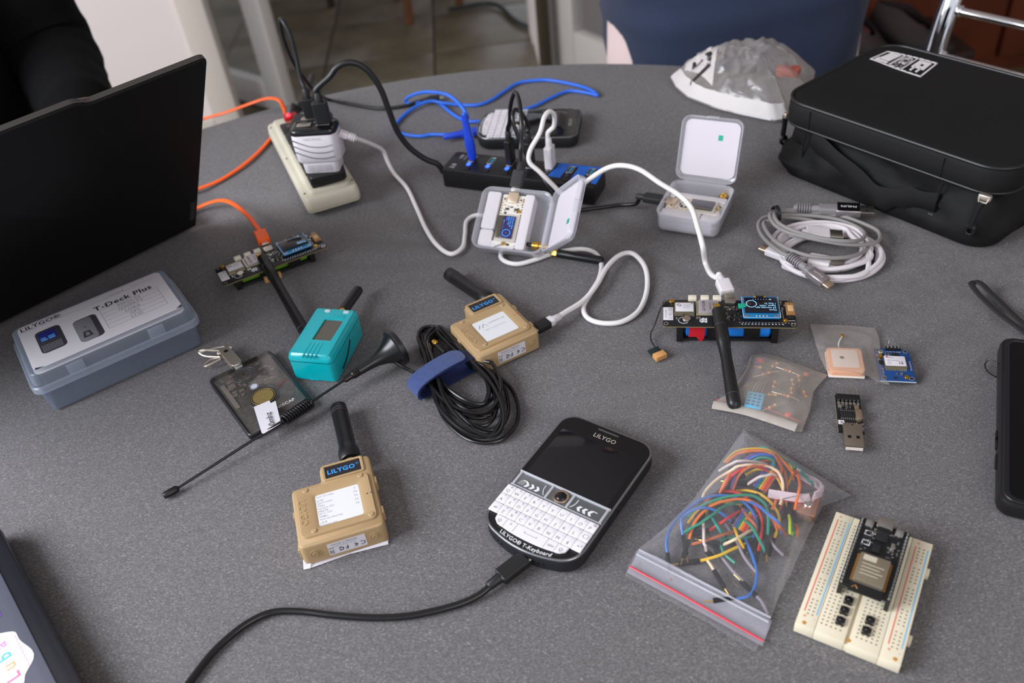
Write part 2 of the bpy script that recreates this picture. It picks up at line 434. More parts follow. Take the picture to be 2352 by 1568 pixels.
# ---- table and cloth
EA, EB, EX, EY = 785.0, 928.0, -40.0, 174.0
WOODT = M('table_wood', (120, 88, 58), .5)
t = thing('dining_table', 'oval wooden table hidden under the dark grey tablecloth', 'table', EX, EY, FLOOR_Z)
def ell(k, n=64): return [(EA * k * math.cos(2 * math.pi * i / n), EB * k * math.sin(2 * math.pi * i / n)) for i in range(n)]
b = MB(); b.prism(ell(.985), [(4, 708), (0, 712), (0, 728), (4, 732)]); b.build('tabletop', WOODT, t)
for sx in (-1, 1):
    for sy in (-1, 1):
        b = MB(); b.tube([(sx * 430, sy * 520, 0), (sx * 400, sy * 480, 708)], [24, 34], 12); b.build('leg', WOODT, t)
CLOTH = bpy.data.materials.new('grey_jersey_cloth'); CLOTH.use_nodes = True
def _cloth(m):
    nt = m.node_tree; N = nt.nodes; Lk = nt.links; b = N['Principled BSDF']
    tc = N.new('ShaderNodeTexCoord')
    mp = N.new('ShaderNodeMapping'); mp.inputs['Rotation'].default_value = (0, 0, R(38)); mp.inputs['Scale'].default_value = (1, 1.7, 1)
    Lk.new(tc.outputs['Object'], mp.inputs['Vector'])
    n1 = N.new('ShaderNodeTexNoise'); n1.inputs['Scale'].default_value = 760; n1.inputs['Detail'].default_value = 3
    Lk.new(mp.outputs[0], n1.inputs['Vector'])
    n2 = N.new('ShaderNodeTexNoise'); n2.inputs['Scale'].default_value = 3.5; n2.inputs['Detail'].default_value = 4
    Lk.new(tc.outputs['Object'], n2.inputs['Vector'])
    cr = N.new('ShaderNodeValToRGB'); e = cr.color_ramp.elements
    e[0].position = .3; e[0].color = lin((88, 86, 87)) + (1,); e[1].position = .62; e[1].color = lin((117, 114, 115)) + (1,)
    x = e.new(.8); x.color = lin((172, 168, 169)) + (1,)
    Lk.new(n1.outputs[0], cr.inputs[0])
    r = N.new('ShaderNodeMapRange'); r.inputs[3].default_value = .9; r.inputs[4].default_value = 1.1; Lk.new(n2.outputs[0], r.inputs[0])
    mx = N.new('ShaderNodeMix'); mx.data_type = 'RGBA'; mx.blend_type = 'MULTIPLY'; mx.inputs[0].default_value = 1
    Lk.new(cr.outputs[0], mx.inputs[6]); Lk.new(r.outputs[0], mx.inputs[7]); Lk.new(mx.outputs[2], b.inputs['Base Color'])
    bp = N.new('ShaderNodeBump'); bp.inputs['Strength'].default_value = .55; bp.inputs['Distance'].default_value = .0006
    Lk.new(n1.outputs[0], bp.inputs['Height']); Lk.new(bp.outputs[0], b.inputs['Normal'])
    b.inputs['Roughness'].default_value = .95; b.inputs['Sheen Weight'].default_value = .12; b.inputs['Specular IOR Level'].default_value = .1
_cloth(CLOTH)
# soft creases, each a groove or fold that only ever dips below the level the things stand on
def fold(px0, py0, px1, py1, wdt, dep):
    a = at(px0, py0); c = at(px1, py1); d = (c - a); L = d.length; d /= L
    return (a.x, a.y, d.x, d.y, L, wdt, dep)
FOLDS = [fold(2352, 640, 1990, 740, 7, 3.0), fold(2352, 600, 2080, 700, 5, 2.6), fold(2230, 610, 2000, 668, 5, 2.2), fold(2352, 720, 2150, 790, 6, 2.4), fold(2352, 560, 2130, 640, 6, 2.6),
         fold(2180, 700, 1900, 760, 5, 1.8), fold(2300, 760, 2120, 850, 7, 1.8), fold(640, 520, 1000, 560, 9, 2.0), fold(480, 505, 760, 520, 12, 2.0), fold(760, 600, 1080, 590, 7, 1.3),
         fold(1500, 800, 2050, 690, 5, 1.3), fold(1480, 860, 1700, 790, 6, 1.3), fold(860, 420, 1020, 560, 10, 1.6), fold(1380, 480, 1700, 560, 10, 1.6),
         fold(1350, 520, 1560, 610, 8, 1.4), fold(1180, 940, 1560, 900, 9, 1.0), fold(2060, 1040, 2250, 960, 14, 1.4), fold(480, 440, 600, 460, 12, 1.8), fold(1000, 640, 1300, 680, 8, 1.0),
         fold(1880, 920, 2130, 840, 7, 1.2), fold(1430, 1090, 1600, 1020, 10, .8)]
def dip(x, y):
    z = 0.0
    for ax, ay, dx, dy, L, wd, dep in FOLDS:
        u = (x - ax) * dx + (y - ay) * dy; v = -(x - ax) * dy + (y - ay) * dx + 5 * math.sin(u * .03)
        e = max(0, -u, u - L)
        if abs(v) < 4 * wd and e < 60: z -= 1.9 * dep * math.exp(-(v / wd) ** 2) * math.exp(-(e / 25) ** 2)
    z -= .35 * (1 + mnoise.noise(Vector((x * .012, y * .02, 0))))
    return max(z, -5.5)
def clothfn(u, v):
    a = 2 * math.pi * u
    if v < .8:
        k = (v / .8) ** .8; x = EX + EA * k * math.cos(a); y = EY + EB * k * math.sin(a)
        return (x, y, dip(x, y) - .3)
    t_ = (v - .8) / .2; fo = math.sin(a * 17) * 26 * t_ + math.sin(a * 7 + 1) * 14 * t_
    drop = 135 * t_; k = 5 * math.sin(min(1, t_ * 8) * math.pi / 2)
    return (EX + (EA + k + fo) * math.cos(a), EY + (EB + k + fo) * math.sin(a), -.8 - drop - (4 if t_ > 0 else 0))
b = MB(); b.grid(clothfn, 560, 200, closeu=True)
cl = b.build('tablecloth', CLOTH, sharp=180); tag(cl, 'dark grey jersey tablecloth spread over the oval table', 'tablecloth')
# ================================================================== shared plugs
def plug(parent, p, d, up=(0, 0, 1), w=11, t=6, L=18, neck=9, nr=2.6, m=BLK, mw=8.3, mt=2.6, ml=6, r=1.6, shell=STEEL, ribs=0, name='plug'):
    T = aim(p, d, up); b = MB(T)
    b.prism(rr(w, t, min(r, t * .45, w * .45), 4), [(.8, 0), (0, .8), (0, L - .6), (.5, L)])
    if neck:
        b.lathe([(nr * .75, -neck), (nr, -neck + 1), (nr * 1.15, 0.2)], 12)
        for i in range(ribs): b.lathe([(nr * 1.0, -neck + 2 + i * 2.2), (nr * 1.5, -neck + 2.4 + i * 2.2), (nr * 1.5, -neck + 3.2 + i * 2.2), (nr * 1.0, -neck + 3.6 + i * 2.2)], 12)
    o = b.build(name, m, parent, world=True)
    if ml:
        s = MB(T); s.prism(rr(mw, mt, min(.9, mt * .45), 3), [(0, L - .5), (0, L + ml - .3), (.3, L + ml)]); s.build(name + '_shell', shell, o, world=True)
    return o
def along(p, q): return (Vector(q) - Vector(p)).normalized()

# ================================================================== big black laptop
LE = Vector((math.cos(R(-139.5)), math.sin(R(-139.5)), 0)); LN = Vector((-LE.y, LE.x, 0)); LN = LN if LN.y < 0 else -LN
LB = at(451, 518, 5)
LU = (math.cos(R(37)) * Vector((0, 0, 1)) + math.sin(R(37)) * LN).normalized()
LID = M('black_laptop_shell', (13, 13, 14), .5, spec=.25, bump=(1500, .1, .1)); LEDGE = M('laptop_edge', (66, 62, 60), .38)
lap = thing('laptop', 'large black laptop seen from behind, lid leaning back over the table', 'laptop', LB.x, LB.y, 0, 0)
# lid frame: x along the hinge (away from the visible corner), y up the lid, z out of the back of the lid
TL = Matrix((LE, LU, LE.cross(LU))).transposed().to_4x4(); TL.translation = LB
if TL.col[2].xyz.dot(LN) < 0: TL = Matrix((LE, LU, LU.cross(LE))).transposed().to_4x4(); TL.translation = LB
LW, LH = 362, 264
b = MB(TL)
# the middle of the lid's top edge stands a little proud to hold the webcam
pts = [(0, 0), (LW, 0), (LW, LH), (LW - 96, LH), (LW - 104, LH + 6), (104, LH + 6), (96, LH), (0, LH)]
ol = fillet(pts, [1.5, 1.5, 6, 5, 5, 5, 5, 6], 4)
b.prism(ol, [(.8, -6.5), (0, -5.5), (0, -1), (1, 0)])
lid = b.build('lid', LID, lap, world=True)
b = MB(TL); b.prism([(x, y) for x, y in ol], [(-.25, -5.6), (-.25, -1.6)], capb=False, capt=False); b.build('lid_edge', LEDGE, lid, world=True)
b = MB(TL); b.rbox(4, 4, -7.2, LW - 4, LH - 4, -6.4, 4, .2); b.build('screen', M('dark_screen', (8, 9, 12), .15), lid, world=True)
b = MB(TL); b.rbox(3, 18, -.1, 9, 52, .5, 1, .2); b.build('badge', M('laptop_badge', (40, 40, 42), .4), lid, world=True)
b = MB(TL); b.rbox(170, LH + 4, -4.6, 192, LH + 7.2, -2, 1, .3); b.build('webcam', BLKG, lid, world=True)
TBs = Matrix((LE, -LN, Vector((0, 0, 1)))).transposed().to_4x4(); TBs.translation = Vector((LB.x, LB.y, 0)) - LN * 7
b = MB(TBs); b.rbox(2, 0, 2, LW - 2, 236, 17, 8, 2.5)
base = b.build('base', LID, lap, world=True)
b = MB(TBs)
for x in (30, LW - 30):
    for y in (22, 214): b.cyl(x, y, 0.1, 2.4, 7, 14, .5)
b.build('foot', RUB, base, world=True)
b = MB(TBs); b.rbox(LW / 2 - 60, 140, 17, LW / 2 + 60, 222, 17.4, 3, .2); b.build('trackpad', M('trackpad', (30, 30, 32), .3), base, world=True)
kb = MB(TBs)
for j in range(6):
    for i in range(15): kb.box(24 + i * 21, 30 + j * 17, 16.8, 24 + i * 21 + 18, 30 + j * 17 + 14.5, 18.4, .7)
kb.build('keyboard', BLKM, base, world=True)
b = MB(TL); b.tube([(20, 1, -5), (LW - 20, 1, -5)], 4.4, 12); b.build('hinge', BLK, lap, world=True)

# ================================================================== laptop in the near left corner, lid closed
c0 = at(0, 1213, 18); c1 = at(190, 1568, 18); e = along(c0, c1); ang = math.degrees(math.atan2(e.y, e.x))
SLV = M('grey_laptop_lid', (112, 114, 128), .34, metal=.35)
lp2 = thing('laptop', 'closed grey laptop with dark rim and stickers in the near left corner', 'laptop', c0.x, c0.y, 0, ang)
# local: x along the visible edge, -y away to the left
b = MB(); b.rbox(-14, -222, 2, 300, -1, 10.6, 10, 2.5); b.build('base', M('dark_laptop_base', (30, 30, 34), .4), lp2)
b = MB(); b.rbox(-12, -224, 11, 300, 0, 18, 12, 2.4); lid2 = b.build('lid', M('dark_lid_rim', (36, 37, 42), .35), lp2)
b = MB(); b.rbox(-2, -214, 17.6, 290, -11, 18.7, 12, .7); b.build('lid_panel', SLV, lid2)
b = MB()
for x in (10, 280):
    for y in (-205, -18): b.cyl(x, y, .1, 2.4, 6, 12, .4)
b.build('foot', RUB, lp2)
STK = M('sticker_vinyl', (240, 238, 242), .5)
s0 = at(38, 1500, 19); iv = INV[lp2.name]; q = iv @ s0; q.y -= 4.5
b = MB(); ol = []
for k in range(48):
    a = 2 * math.pi * k / 48; ol.append((q.x + 25 * math.cos(a) + 1.2 * math.cos(5 * a), q.y - 6 + 17 * math.sin(a) + 1.6 * math.sin(6 * a)))
b.prism(ol, [(0, 18.6), (0, 18.95)]); stk = b.build('sticker', STK, lid2)
for ch, dx, mcol in (('L', 14, (236, 120, 160)), ('u', 6, (238, 176, 130)), ('b', -3, (96, 190, 220)), ('a', -12, (206, 150, 214))):
    b = MB(); b.text(ch, 11, TR(q.x + dx, q.y - 2, 19.05, 180), .02)
    b.build('lettering', M('sticker_ink_' + ch, mcol, .5), stk)
b = MB(); b.text('~~~~~~~~', 6, TR(q.x, q.y + 7, 19.05, 180)); b.build('lettering', M('sticker_ink_a', (206, 150, 214)), stk)
for (px, py, cc) in ((-4, 1408, (150, 110, 220)), (62, 1584, (92, 70, 190))):
    k = iv @ at(px, py, 19); b = MB(); b.rbox(k.x - 7, k.y - 12, 18.6, k.x + 4, k.y + 1, 18.95, 3, .05); b.build('sticker', M('violet_sticker%d' % py, cc, .5), lid2)

# ================================================================== orange flat cable
ORG = M('orange_cable_skin', (255, 98, 22), .42)
tip = at(610, 562, 17)
oc = thing('usb_cable', 'flat orange cable running from behind the black laptop to the left circuit board', 'cable', tip.x, tip.y, 0)
pts = [(603, 545, 17.5), (592, 524, 18), (566, 492, 18), (534, 467, 16), (507, 460, 13), (478, 467, 8), (452, 478, 4), (415, 492, 3.2), (365, 486, 3.2), (370, 460, 3), (405, 449, 2.6), (457, 433, 2.6), (505, 414, 2.6), (550, 386, 2.6), (580, 362, 2.6), (600, 343, 2.2),
       (622, 318, 2.1), (640, 296, 2.1), (655, 276, 2.6), (652, 250, 16), (641, 230, 26), (615, 226, 26), (580, 236, 20), (520, 258, 12), (470, 272, 5), (425, 285, 3), (385, 296, 3)]
b = MB(); b.tube(spline([W(p) for p in pts], 8), 2, 10, flat=(2.5, 1.7)); b.build('cord', ORG, oc, world=True)
dd = along(at(590, 520, 17.5), at(612, 566, 17))
plug(oc, at(597, 534, 17.5), dd, (0, 0, 1), 12, 7.6, 19, 4, 2.9, ORG, 7.2, 2.4, 6.5)

# ================================================================== clear storage case with a printed card in its lid
FROST = film('frosted_polypropylene', (130, 144, 163), .2, .52, .4, None)
FROSTI = film('frosted_polypropylene_lid', (176, 188, 206), .22, .6, .36, None)
cs = thing('storage_case', 'frosted plastic storage case with a printed card under its lid', 'case', -370.5, 520.7, 0, 30.8)
def shell(b, x0, y0, x1, y1, r, zs, wall_):
    """open tray: outer wall up, over the rim, inner wall down to the floor; zs = list of (inset, z) outside, wall thickness"""
    o = rr(x1 - x0, y1 - y0, r, 5, (x0 + x1) / 2, (y0 + y1) / 2)
    inner = [(i + wall_, z) for i, z in reversed(zs)]; inner[-1] = (inner[-1][0], zs[0][1] + wall_)
    b.prism(o, zs + inner, capb=True, capt=True)
b = MB(); shell(b, 0, 0, 129, 77, 7, [(3.2, .3), (2, 1.5), (0, 26)], 1.3); b.build('tray', FROST, cs)
b = MB(); b.ring(rr(136, 83, 9, 5, 64.5, 38.5), rr(130, 77, 7, 5, 64.5, 38.5), 23.5, 29.5, .8); b.build('rim', FROSTI, cs)
b = MB(); b.prism(rr(131, 78, 8, 5, 64.5, 38.5), [(0, 29.5), (.8, 39), (1.6, 40.4), (3, 41)], capb=False)
ld = b.build('lid', FROSTI, cs)
for x in (26, 91):
    for y0, y1 in ((-1.4, .4), (76.6, 78.4)): b = MB(); b.box(x, y0, 28, x + 13, y1, 38, .5); b.build('latch', FROSTI, cs)
b = MB(); b.rbox(4, 5, 36.6, 125, 73, 37, 5, .1); card = b.build('card', PAPER, cs)
ZC = 41.12
b = MB(); b.rbox(4.5, 5.5, 40.9, 124.5, 73.5, ZC, 5, .05); sheet = b.build('printed_sheet', PAPER, cs)
b = MB(); b.text('LILYGO\u00ae', 7.6, TR(23, 68.3, ZC + .1), .012); b.text('T-Deck Plus', 9.2, TR(88, 54.6, ZC + .1), .022); b.build('lettering', INK, sheet)
b = MB(); 
for i, s_ in enumerate(('ESP32-S3', 'QWERTY', 'LORA', 'GPS', 'LCD')): b.text(s_, 5.2, TR(91, 46.6 - i * 6.1, ZC + .1))
b.text('Lib Part #', 3, TR(86, 66.4, ZC + .1))
for i in range(6): b.box(67, 49.4 - i * 6.1, ZC, 116, 49.65 - i * 6.1, ZC + .1)
for x in (67, 115.8): b.box(x, 18.9, ZC, x + .25, 49.6, ZC + .1)
b.box(6, 64.2, ZC, 116, 64.5, ZC + .1); b.box(98, 67, ZC, 118, 67.3, ZC + .1)
b.build('small_print', GREYINK, sheet)
pr = M('print_dark_grey', (62, 62, 68), .6); pg = M('print_mid_grey', (128, 128, 134), .6)
b = MB(); b.rbox(15, 22, ZC, 35, 56, ZC + .12, 4, .02); b.rbox(44, 14.5, ZC, 63, 49.5, ZC + .12, 4, .02); b.build('printed_picture', pr, sheet)
b = MB(); b.rbox(44.2, 14.8, ZC + .1, 58.5, 48.5, ZC + .2, 3, .02); b.build('printed_picture', pg, sheet)
b = MB(); b.add([(47, 20, ZC + .25), (55, 20, ZC + .25), (53.5, 29, ZC + .25), (48.5, 29, ZC + .25)], [(0, 1, 2, 3)]); b.text('\u00bb', 6, TR(51.5, 36, ZC + .25)); b.build('printed_picture', pr, sheet)
b = MB(); b.add([(49.2, 22, ZC + .3), (52.8, 22, ZC + .3), (52, 27, ZC + .3), (50, 27, ZC + .3)], [(0, 1, 2, 3)])
for j in range(4):
    for i in range(9): b.box(16.6 + i * 1.75, 24.5 + j * 2.5, ZC + .1, 17.9 + i * 1.75, 26 + j * 2.5, ZC + .2)
b.build('printed_picture', pg, sheet)
b = MB(); b.rbox(17.2, 39, ZC + .1, 30.5, 53, ZC + .2, .6, .02); b.build('printed_screen', M('print_blue', (44, 48, 130), .5), sheet)
b = MB(); b.box(18, 40, ZC + .2, 23, 42, ZC + .3); b.box(24, 40, ZC + .2, 29, 42, ZC + .3); b.box(18, 43, ZC + .2, 22, 44.6, ZC + .3); b.box(24, 43, ZC + .2, 29, 44.6, ZC + .3); b.build('printed_screen', M('print_sky', (96, 170, 236), .5), sheet)
b = MB(); b.add([(6, 5.5, ZC + .3), (13, 5.5, ZC + .3), (6, 8.5, ZC + .3)], [(0, 1, 2)]); b.add([(119, 6, ZC + .3), (124, 6, ZC + .3), (124, 9.5, ZC + .3)], [(0, 1, 2)]); b.build('printed_corner', pr, sheet)

# ================================================================== LoRa boards with battery holder underneath (two of them)
PCBB = M('blue_display_board', (16, 118, 172), .4); OLED = M('oled_glass', (20, 18, 30), .1); ALB = M('shield_can', (150, 142, 118), .4, metal=.85)
TAPEG = M('green_tab', (20, 160, 128), .5); CERB = M('antenna_ceramic', (206, 152, 92), .55)
OLT = M('oled_text', (150, 205, 240), .5, emit=.9)
def lora_board(label, x, y, yaw, batt, zb, ant_to, lines, tab):
    o = thing('circuit_board', label, 'circuit board', x, y, 0, yaw)
    z0 = zb - 1.6
    b = MB(); b.rbox(-50, -16.4, z0, 50, 16.4, z0 + .9, 2.5, .1); b.build('board_edge', PCBE, o)
    b = MB(); b.rbox(-49.9, -16.3, z0 + .8, 49.9, 16.3, zb, 2.5, .1); pcb = b.build('board', PCBK, o)
    # battery holder and cell
    b = MB(); zt = z0 - .2
    b.rbox(-39, -7, .3, 38, 7, 2.4, 1, .4)
    for x0 in (-39, 33): b.box(x0, -9.4, .3, x0 + 5, 9.4, zt, .5)
    for x0, x1 in ((-16, -4), (12, 24)):
        b.box(x0, -9.9, z0 * .25, x1, -8.2, zt, .3); b.box(x0, 8.2, z0 * .25, x1, 9.9, zt, .3)
    b.build('battery_holder', BLK, o)
    b = MB(); br_ = (z0 - 2.6) / 2; b.lathe([(br_ - 1.8, -32.5), (br_, -31.5), (br_, 31), (br_ - 1.8, 32.5)], 24, TR(0, 0, br_ + 1.6, 0, 0, 90)); b.build('battery', batt, o)
    # display
    b = MB(); b.rbox(10.4, -9, zb + 1.6, 38.6, 17.4, zb + 2.8, 1.6, .1); dsp = b.build('display_board', PCBB, o)
    b = MB()
    for x_ in (11.9, 14.3): pass
    for hx, hy in ((13.2, 14.9), (35.8, 14.9), (13.2, -6.4), (35.8, -6.4)): b.ring([(hx + 1.9 * math.cos(k), hy + 1.5 * math.sin(k)) for k in [2 * math.pi * q / 14 for q in range(14)]], [(hx + 1.0 * math.cos(k), hy + .8 * math.sin(k)) for k in [2 * math.pi * q / 14 for q in range(14)]], zb + 2.75, zb + 2.95, .05)
    for i in range(4): b.cyl(20.6 + i * 2.6, -6.4, zb + 2.7, zb + 3.3, .8, 10, r1=.5)
    for x0 in (12, 32): b.box(x0, -4.4, zb + 2.78, x0 + 5, -4.1, zb + 2.9)
    b.build('solder', SOLD, dsp)
    b = MB()
    for (x0, y0, x1, y1) in ((10.6, -8.8, 38.4, -8.5), (10.6, -8.8, 10.95, 17.2), (38.05, -8.8, 38.4, 17.2)): b.box(x0, y0, zb + 2.78, x1, y1, zb + 2.9)
    b.build('silkscreen', SILK, dsp)
    b = MB(); b.rbox(12.2, -3.4, zb + 2.8, 36.8, 14, zb + 4.6, .5, .15); scr = b.build('screen', OLED, dsp)
    b = MB(); b.box(20, 13.6, zb + 2.8, 29, 17.2, zb + 3.4, .1); b.build('ribbon', M('amber_ribbon', (196, 140, 30), .35), dsp)
    b = MB(); b.box(21.6, 13.4, zb + 3.3, 27.4, 17.4, zb + 3.8, .1); b.build('ribbon', BLK, dsp)
    b = MB(); zz = zb + 4.7
    for i, s_ in enumerate(lines): b.text(s_, 2.5, TR(35.4, -1.6 + i * 2.6, zz, 180), 0, 'L')
    for i in range(7): b.cyl(19 + i * 2, 11.6, zz - .05, zz, .28, 6)
    b.cyl(32, 11.6, zz - .05, zz, .6, 8)
    if tab: b.ring([(17.4 + 4 * math.cos(k), 6 + 4.4 * math.sin(k)) for k in [2 * math.pi * q / 24 for q in range(24)]], [(17.4 + 3.6 * math.cos(k), 6 + 4 * math.sin(k)) for k in [2 * math.pi * q / 24 for q in range(24)]], zz - .1, zz, .02)
    b.build('screen_text', OLT, scr)
    if tab:
        b = MB(); b.box(7.6, 1.6, zb + 2.9, 13.6, 5.6, zb + 4.9, .1, T=TR(0, 0, 0, 2)); b.build('pull_tab', TAPEG, dsp)
    # modules
    b = MB(); b.rbox(-41.2, -3.2, zb, -25.6, 11, zb + 2.2, .6, .2); g = b.build('gps_module', ALB, o)
    b = MB(); b.rbox(-40.2, -1.2, zb + 2.1, -26.4, 9.6, zb + 2.35, .3, .02); lb = b.build('module_label', PAPER, g)
    b = MB()
    for i in range(4):
        for j in range(4):
            if (i * 3 + j * 5) % 4: b.box(-39.2 + i * .9, 5 + j * .9, zb + 2.35, -38.4 + i * .9, 5.8 + j * .9, zb + 2.4)
    for i in range(4): b.box(-34.5, 3 + i * 1.4, zb + 2.35, -29.5 + (i % 2), 3.3 + i * 1.4, zb + 2.4)
    b.build('small_print', GREYINK, lb)
    b = MB(); b.cyl(-27.6, 8.6, zb + 2.3, zb + 2.42, .5, 10); b.build('small_print', INK, lb)
    b = MB(); b.rbox(-24.4, -3.4, zb, -7, 14.2, zb + .9, .4, .1); lo = b.build('radio_module', M('module_board', (150, 146, 118), .5), o)
    b = MB(); b.rbox(-22.4, -2, zb + .8, -9, 13.2, zb + 2.7, .8, .3); b.build('module_shield', M('light_shield', (196, 190, 196), .38, metal=.6), lo)
    b = MB(); b.text('LILYGO\u00ae', 3, TR(-18.6, 5.4, zb + 2.8, 90), .01)
    for i in range(2): b.text('868/915 MHz', 1.5, TR(-13.6 + i * 2.6, 5.4, zb + 2.8, 90))
    b.build('lettering', pr, lo)
    b = MB()
    for i in range(9):
        for x0 in (-24.5, -8.6): b.box(x0, -2.6 + i * 1.8, zb + .85, x0 + 1.7, -1.6 + i * 1.8, zb + 1.15)
    for i in range(14): 
        if i != 6: b.box(-40.8 + i * 1.1, -4.6, zb, -40.1 + i * 1.1, -3.2, zb + .4)
    b.build('solder', SOLD, lo)
    b = MB(); b.box(-49.6, -9.4, zb, -42, 6.6, zb + .2, .05); cl_ = b.build('board_label', PAPER, o)
    b = MB(); b.text('CE', 3.4, TR(-44.2, 3.6, zb + .3, 90)); b.text('FC', 3, TR(-44.2, -2, zb + .3, 90)); b.text('X', 2.2, TR(-44, -7, zb + .3, 90))
    b.text('FCC ID 2ASYE', 1.5, TR(-47.6, -1.4, zb + .3, 90)); b.build('small_print', GREYINK, cl_)
    # wire sockets on the far edge
    sm = MB(); sm.box(-3.2, -2.2, 0, 3.2, 2.2, 3.6, .4); sm.box(-2.2, 1.4, 1, 2.2, 2.6, 2.8); sme = sm.mesh('wire_socket', M('ivory_socket', (222, 214, 196), .5))
    for x_ in (-27, -17.4, -7.9): piece('wire_socket', sme, o, x_, 16.2, zb)
    b = MB(); b.rbox(-2.2, 9.6, zb, 6.2, 17.2, zb + 2.9, .8, .2); b.build('usb_socket', STEEL, o)
    b = MB(); b.cyl(-32, -9, zb, zb + 2, 3.2, 18, .3); b.build('coin_battery', STEEL, o)
    b = MB(); k20 = [2 * math.pi * q / 20 for q in range(20)]
    b.ring([(-34 + 4.2 * math.cos(k), -9.4 + 4 * math.sin(k)) for k in k20], [(-34 + 3.8 * math.cos(k), -9.4 + 3.6 * math.sin(k)) for k in k20], zb, zb + .12, .02)
    b.box(40.4, -9, zb, 49, -8.7, zb + .1); b.box(40.4, -9, zb, 40.7, 4, zb + .1)
    for i in range(13): b.box(9 + i * 2.5, -13.8, zb, 10.2 + i * 2.5 - (i % 3) * .2, -13.1, zb + .1)
    for i in range(6):
        for j in range(6):
            if (i * 5 + j * 7 + i * j) % 3: b.box(-22 + i * .95, -12 + j * .95, zb, -21.1 + i * .95, -11.1 + j * .95, zb + .1)
    b.build('silkscreen', SILK, pcb)
    b = MB()
    for hx, hy in ((-47.4, 13.9), (-47.4, -13.6), (47.2, 13.9), (47.2, -13.8)):
        b.ring([(hx + 1.9 * math.cos(k), hy + 1.9 * math.sin(k)) for k in k20], [(hx + 1.2 * math.cos(k), hy + 1.2 * math.sin(k)) for k in k20], zb - .05, zb + .1, .02)
    for i in range(18): b.cyl(8 + i * 2.4, -11.8, zb, zb + .3, .75, 8)
    rnd = random.Random(3)
    for i in range(46):
        x_ = rnd.uniform(-5, 9); y_ = rnd.uniform(-10, 7)
        b.box(x_, y_, zb, x_ + rnd.choice((.8, 1.4)), y_ + .7, zb + rnd.choice((.5, .8)))
    for x_, y_ in ((-24.6, -8), (-22.8, -8), (-40, -9), (40, 4), (42, 8), (39.6, 12)): b.box(x_, y_, zb, x_ + 1.4, y_ + 2.2, zb + .9)
    b.build('solder', SOLD, pcb)
    b = MB(); b.box(-.5, -3.6, zb, 6, 2, zb + 1.1, .1); b.box(1, -8, zb, 7.5, -5.2, zb + 1, .1); b.box(-4.4, 2.6, zb, -2.4, 5, zb + 1, .1); b.box(43.6, -6.8, zb, 48.2, -3, zb + 1, .1); b.build('chip', CHIP, pcb)
    b = MB(); b.box(43.2, -3, zb, 49.6, 12, zb + 1.6, .2); wa = b.build('chip_antenna', M('pcb_antenna', (150, 108, 66), .5), o)
    b = MB(); b.box(44.6, 1, zb + 1.55, 48.8, 8.4, zb + 1.8, .1); b.build('copper_patch', M('copper_patch', (206, 168, 120), .5), wa)
    b = MB(); b.box(40, -10.4, zb, 43.4, -7.4, zb + .6, .1); b.cyl(41.7, -8.9, zb + .4, zb + 1.4, 1.1, 12); b.cyl(-43, 14, zb, zb + 1.2, 2.2, 14, .2); b.build('coax_socket', GOLD, o)
    # antenna: gold connector, elbow, black whip down to the cloth
    p = Vector((-8.6, 3.2, zb)); q = INV[o.name] @ Vector(ant_to)
    ex = Vector((-7.8, -4.4, zb + 4.2)); d = along(ex, q); L = (q - ex).length
    b = MB(); b.lathe([(2.4, 0), (3.9, .2), (3.9, 4.6), (3.4, 5.2), (2, 5.6)], 6, aim(p + Vector((0, 3.4, 1.4)), d)); b.build('antenna_connector', GOLD, o)
    b = MB(); T = aim(ex, d)
    b.lathe([(3.4, -3), (4.9, -2), (5.0, 9), (4.8, 12), (4.85, 12.6), (5.1, 22), (5.15, 30), (4.7, 31), (4.2, 44), (4.55, L * .62), (5.0, L * .86), (5.0, L - 4.4), (4.2, L - 1.6), (2.2, L)], 20, T)
    an = b.build('antenna', RUB, o)
    b = MB()
    for zc, rc in ((13.2, 4.95), (L * .87, 5.02)): b.lathe([(rc + .02, zc), (rc + .12, zc + .15), (rc + .02, zc + .3)], 20, T, caps=False)
    b.build('antenna_ring', M('grey_ring', (70, 70, 72), .4), an)
    return o
BLUEB = M('blue_battery_wrap', (20, 126, 226), .38); GREENB = M('green_battery_wrap', (112, 164, 48), .45)
LXY = at(622.4, 591.4, 15.5)
brL = lora_board('circuit board with a green battery, plugged into the orange cable', LXY[0], LXY[1], 25.6, GREENB, 15.5, at(712, 782, 7), ['Message', 'received'], False)
brR = lora_board('circuit board with a blue battery and a red tab, right of the table centre', 169, 515, -12.3, BLUEB, 22.5, at(1688, 938, 6), ['Meck', '54 minutes ago', 'Signal: 100%', '1 hop 5s'], True)
b = MB(); b.prism([(-29, 0), (-17.5, 0), (-18, -13), (-21, -16.5), (-24, -12), (-30, -12)], [(0, 0), (0, .5)], T=TR(0, -10.8, 20.6, 0, 82)); b.build('red_tab', M('red_tape', (186, 16, 32), .5), brR)
b = MB(); b.box(-14, -15.5, .6, 2, -11.6, 6.4, .3); b.build('gps_antenna', CERB, brL)
# little gps antenna on a thin lead hanging off the right board
p0 = INV[brR.name]
lead = spline([TR(169, 515, 0, -12.3) @ Vector((-46, 12, 24)), TR(169, 515, 0, -12.3) @ Vector((-51, 8, 22)), W((1504, 745, 9)), W((1495, 765, 4)), W((1496, 782, 2)), W((1507, 800, 2.5))], 8)
b = MB(); b.tube(lead, .65, 6); b.build('antenna_lead', BLK, brR, world=True)
d = along(at(1500, 802, 2), at(1524, 826, 2)); T = aim(at(1499, 801, 2.4), d)
b = MB(T); b.box(-4.6, -1, 0, 4.6, 1, 7, .2); b.build('gps_antenna', M('green_black_board', (22, 40, 36), .4), brR, world=True)
b = MB(T); b.box(-4.8, -2, 7, 4.8, 2.4, 13, .3); b.build('gps_antenna', CERB, brR, world=True)
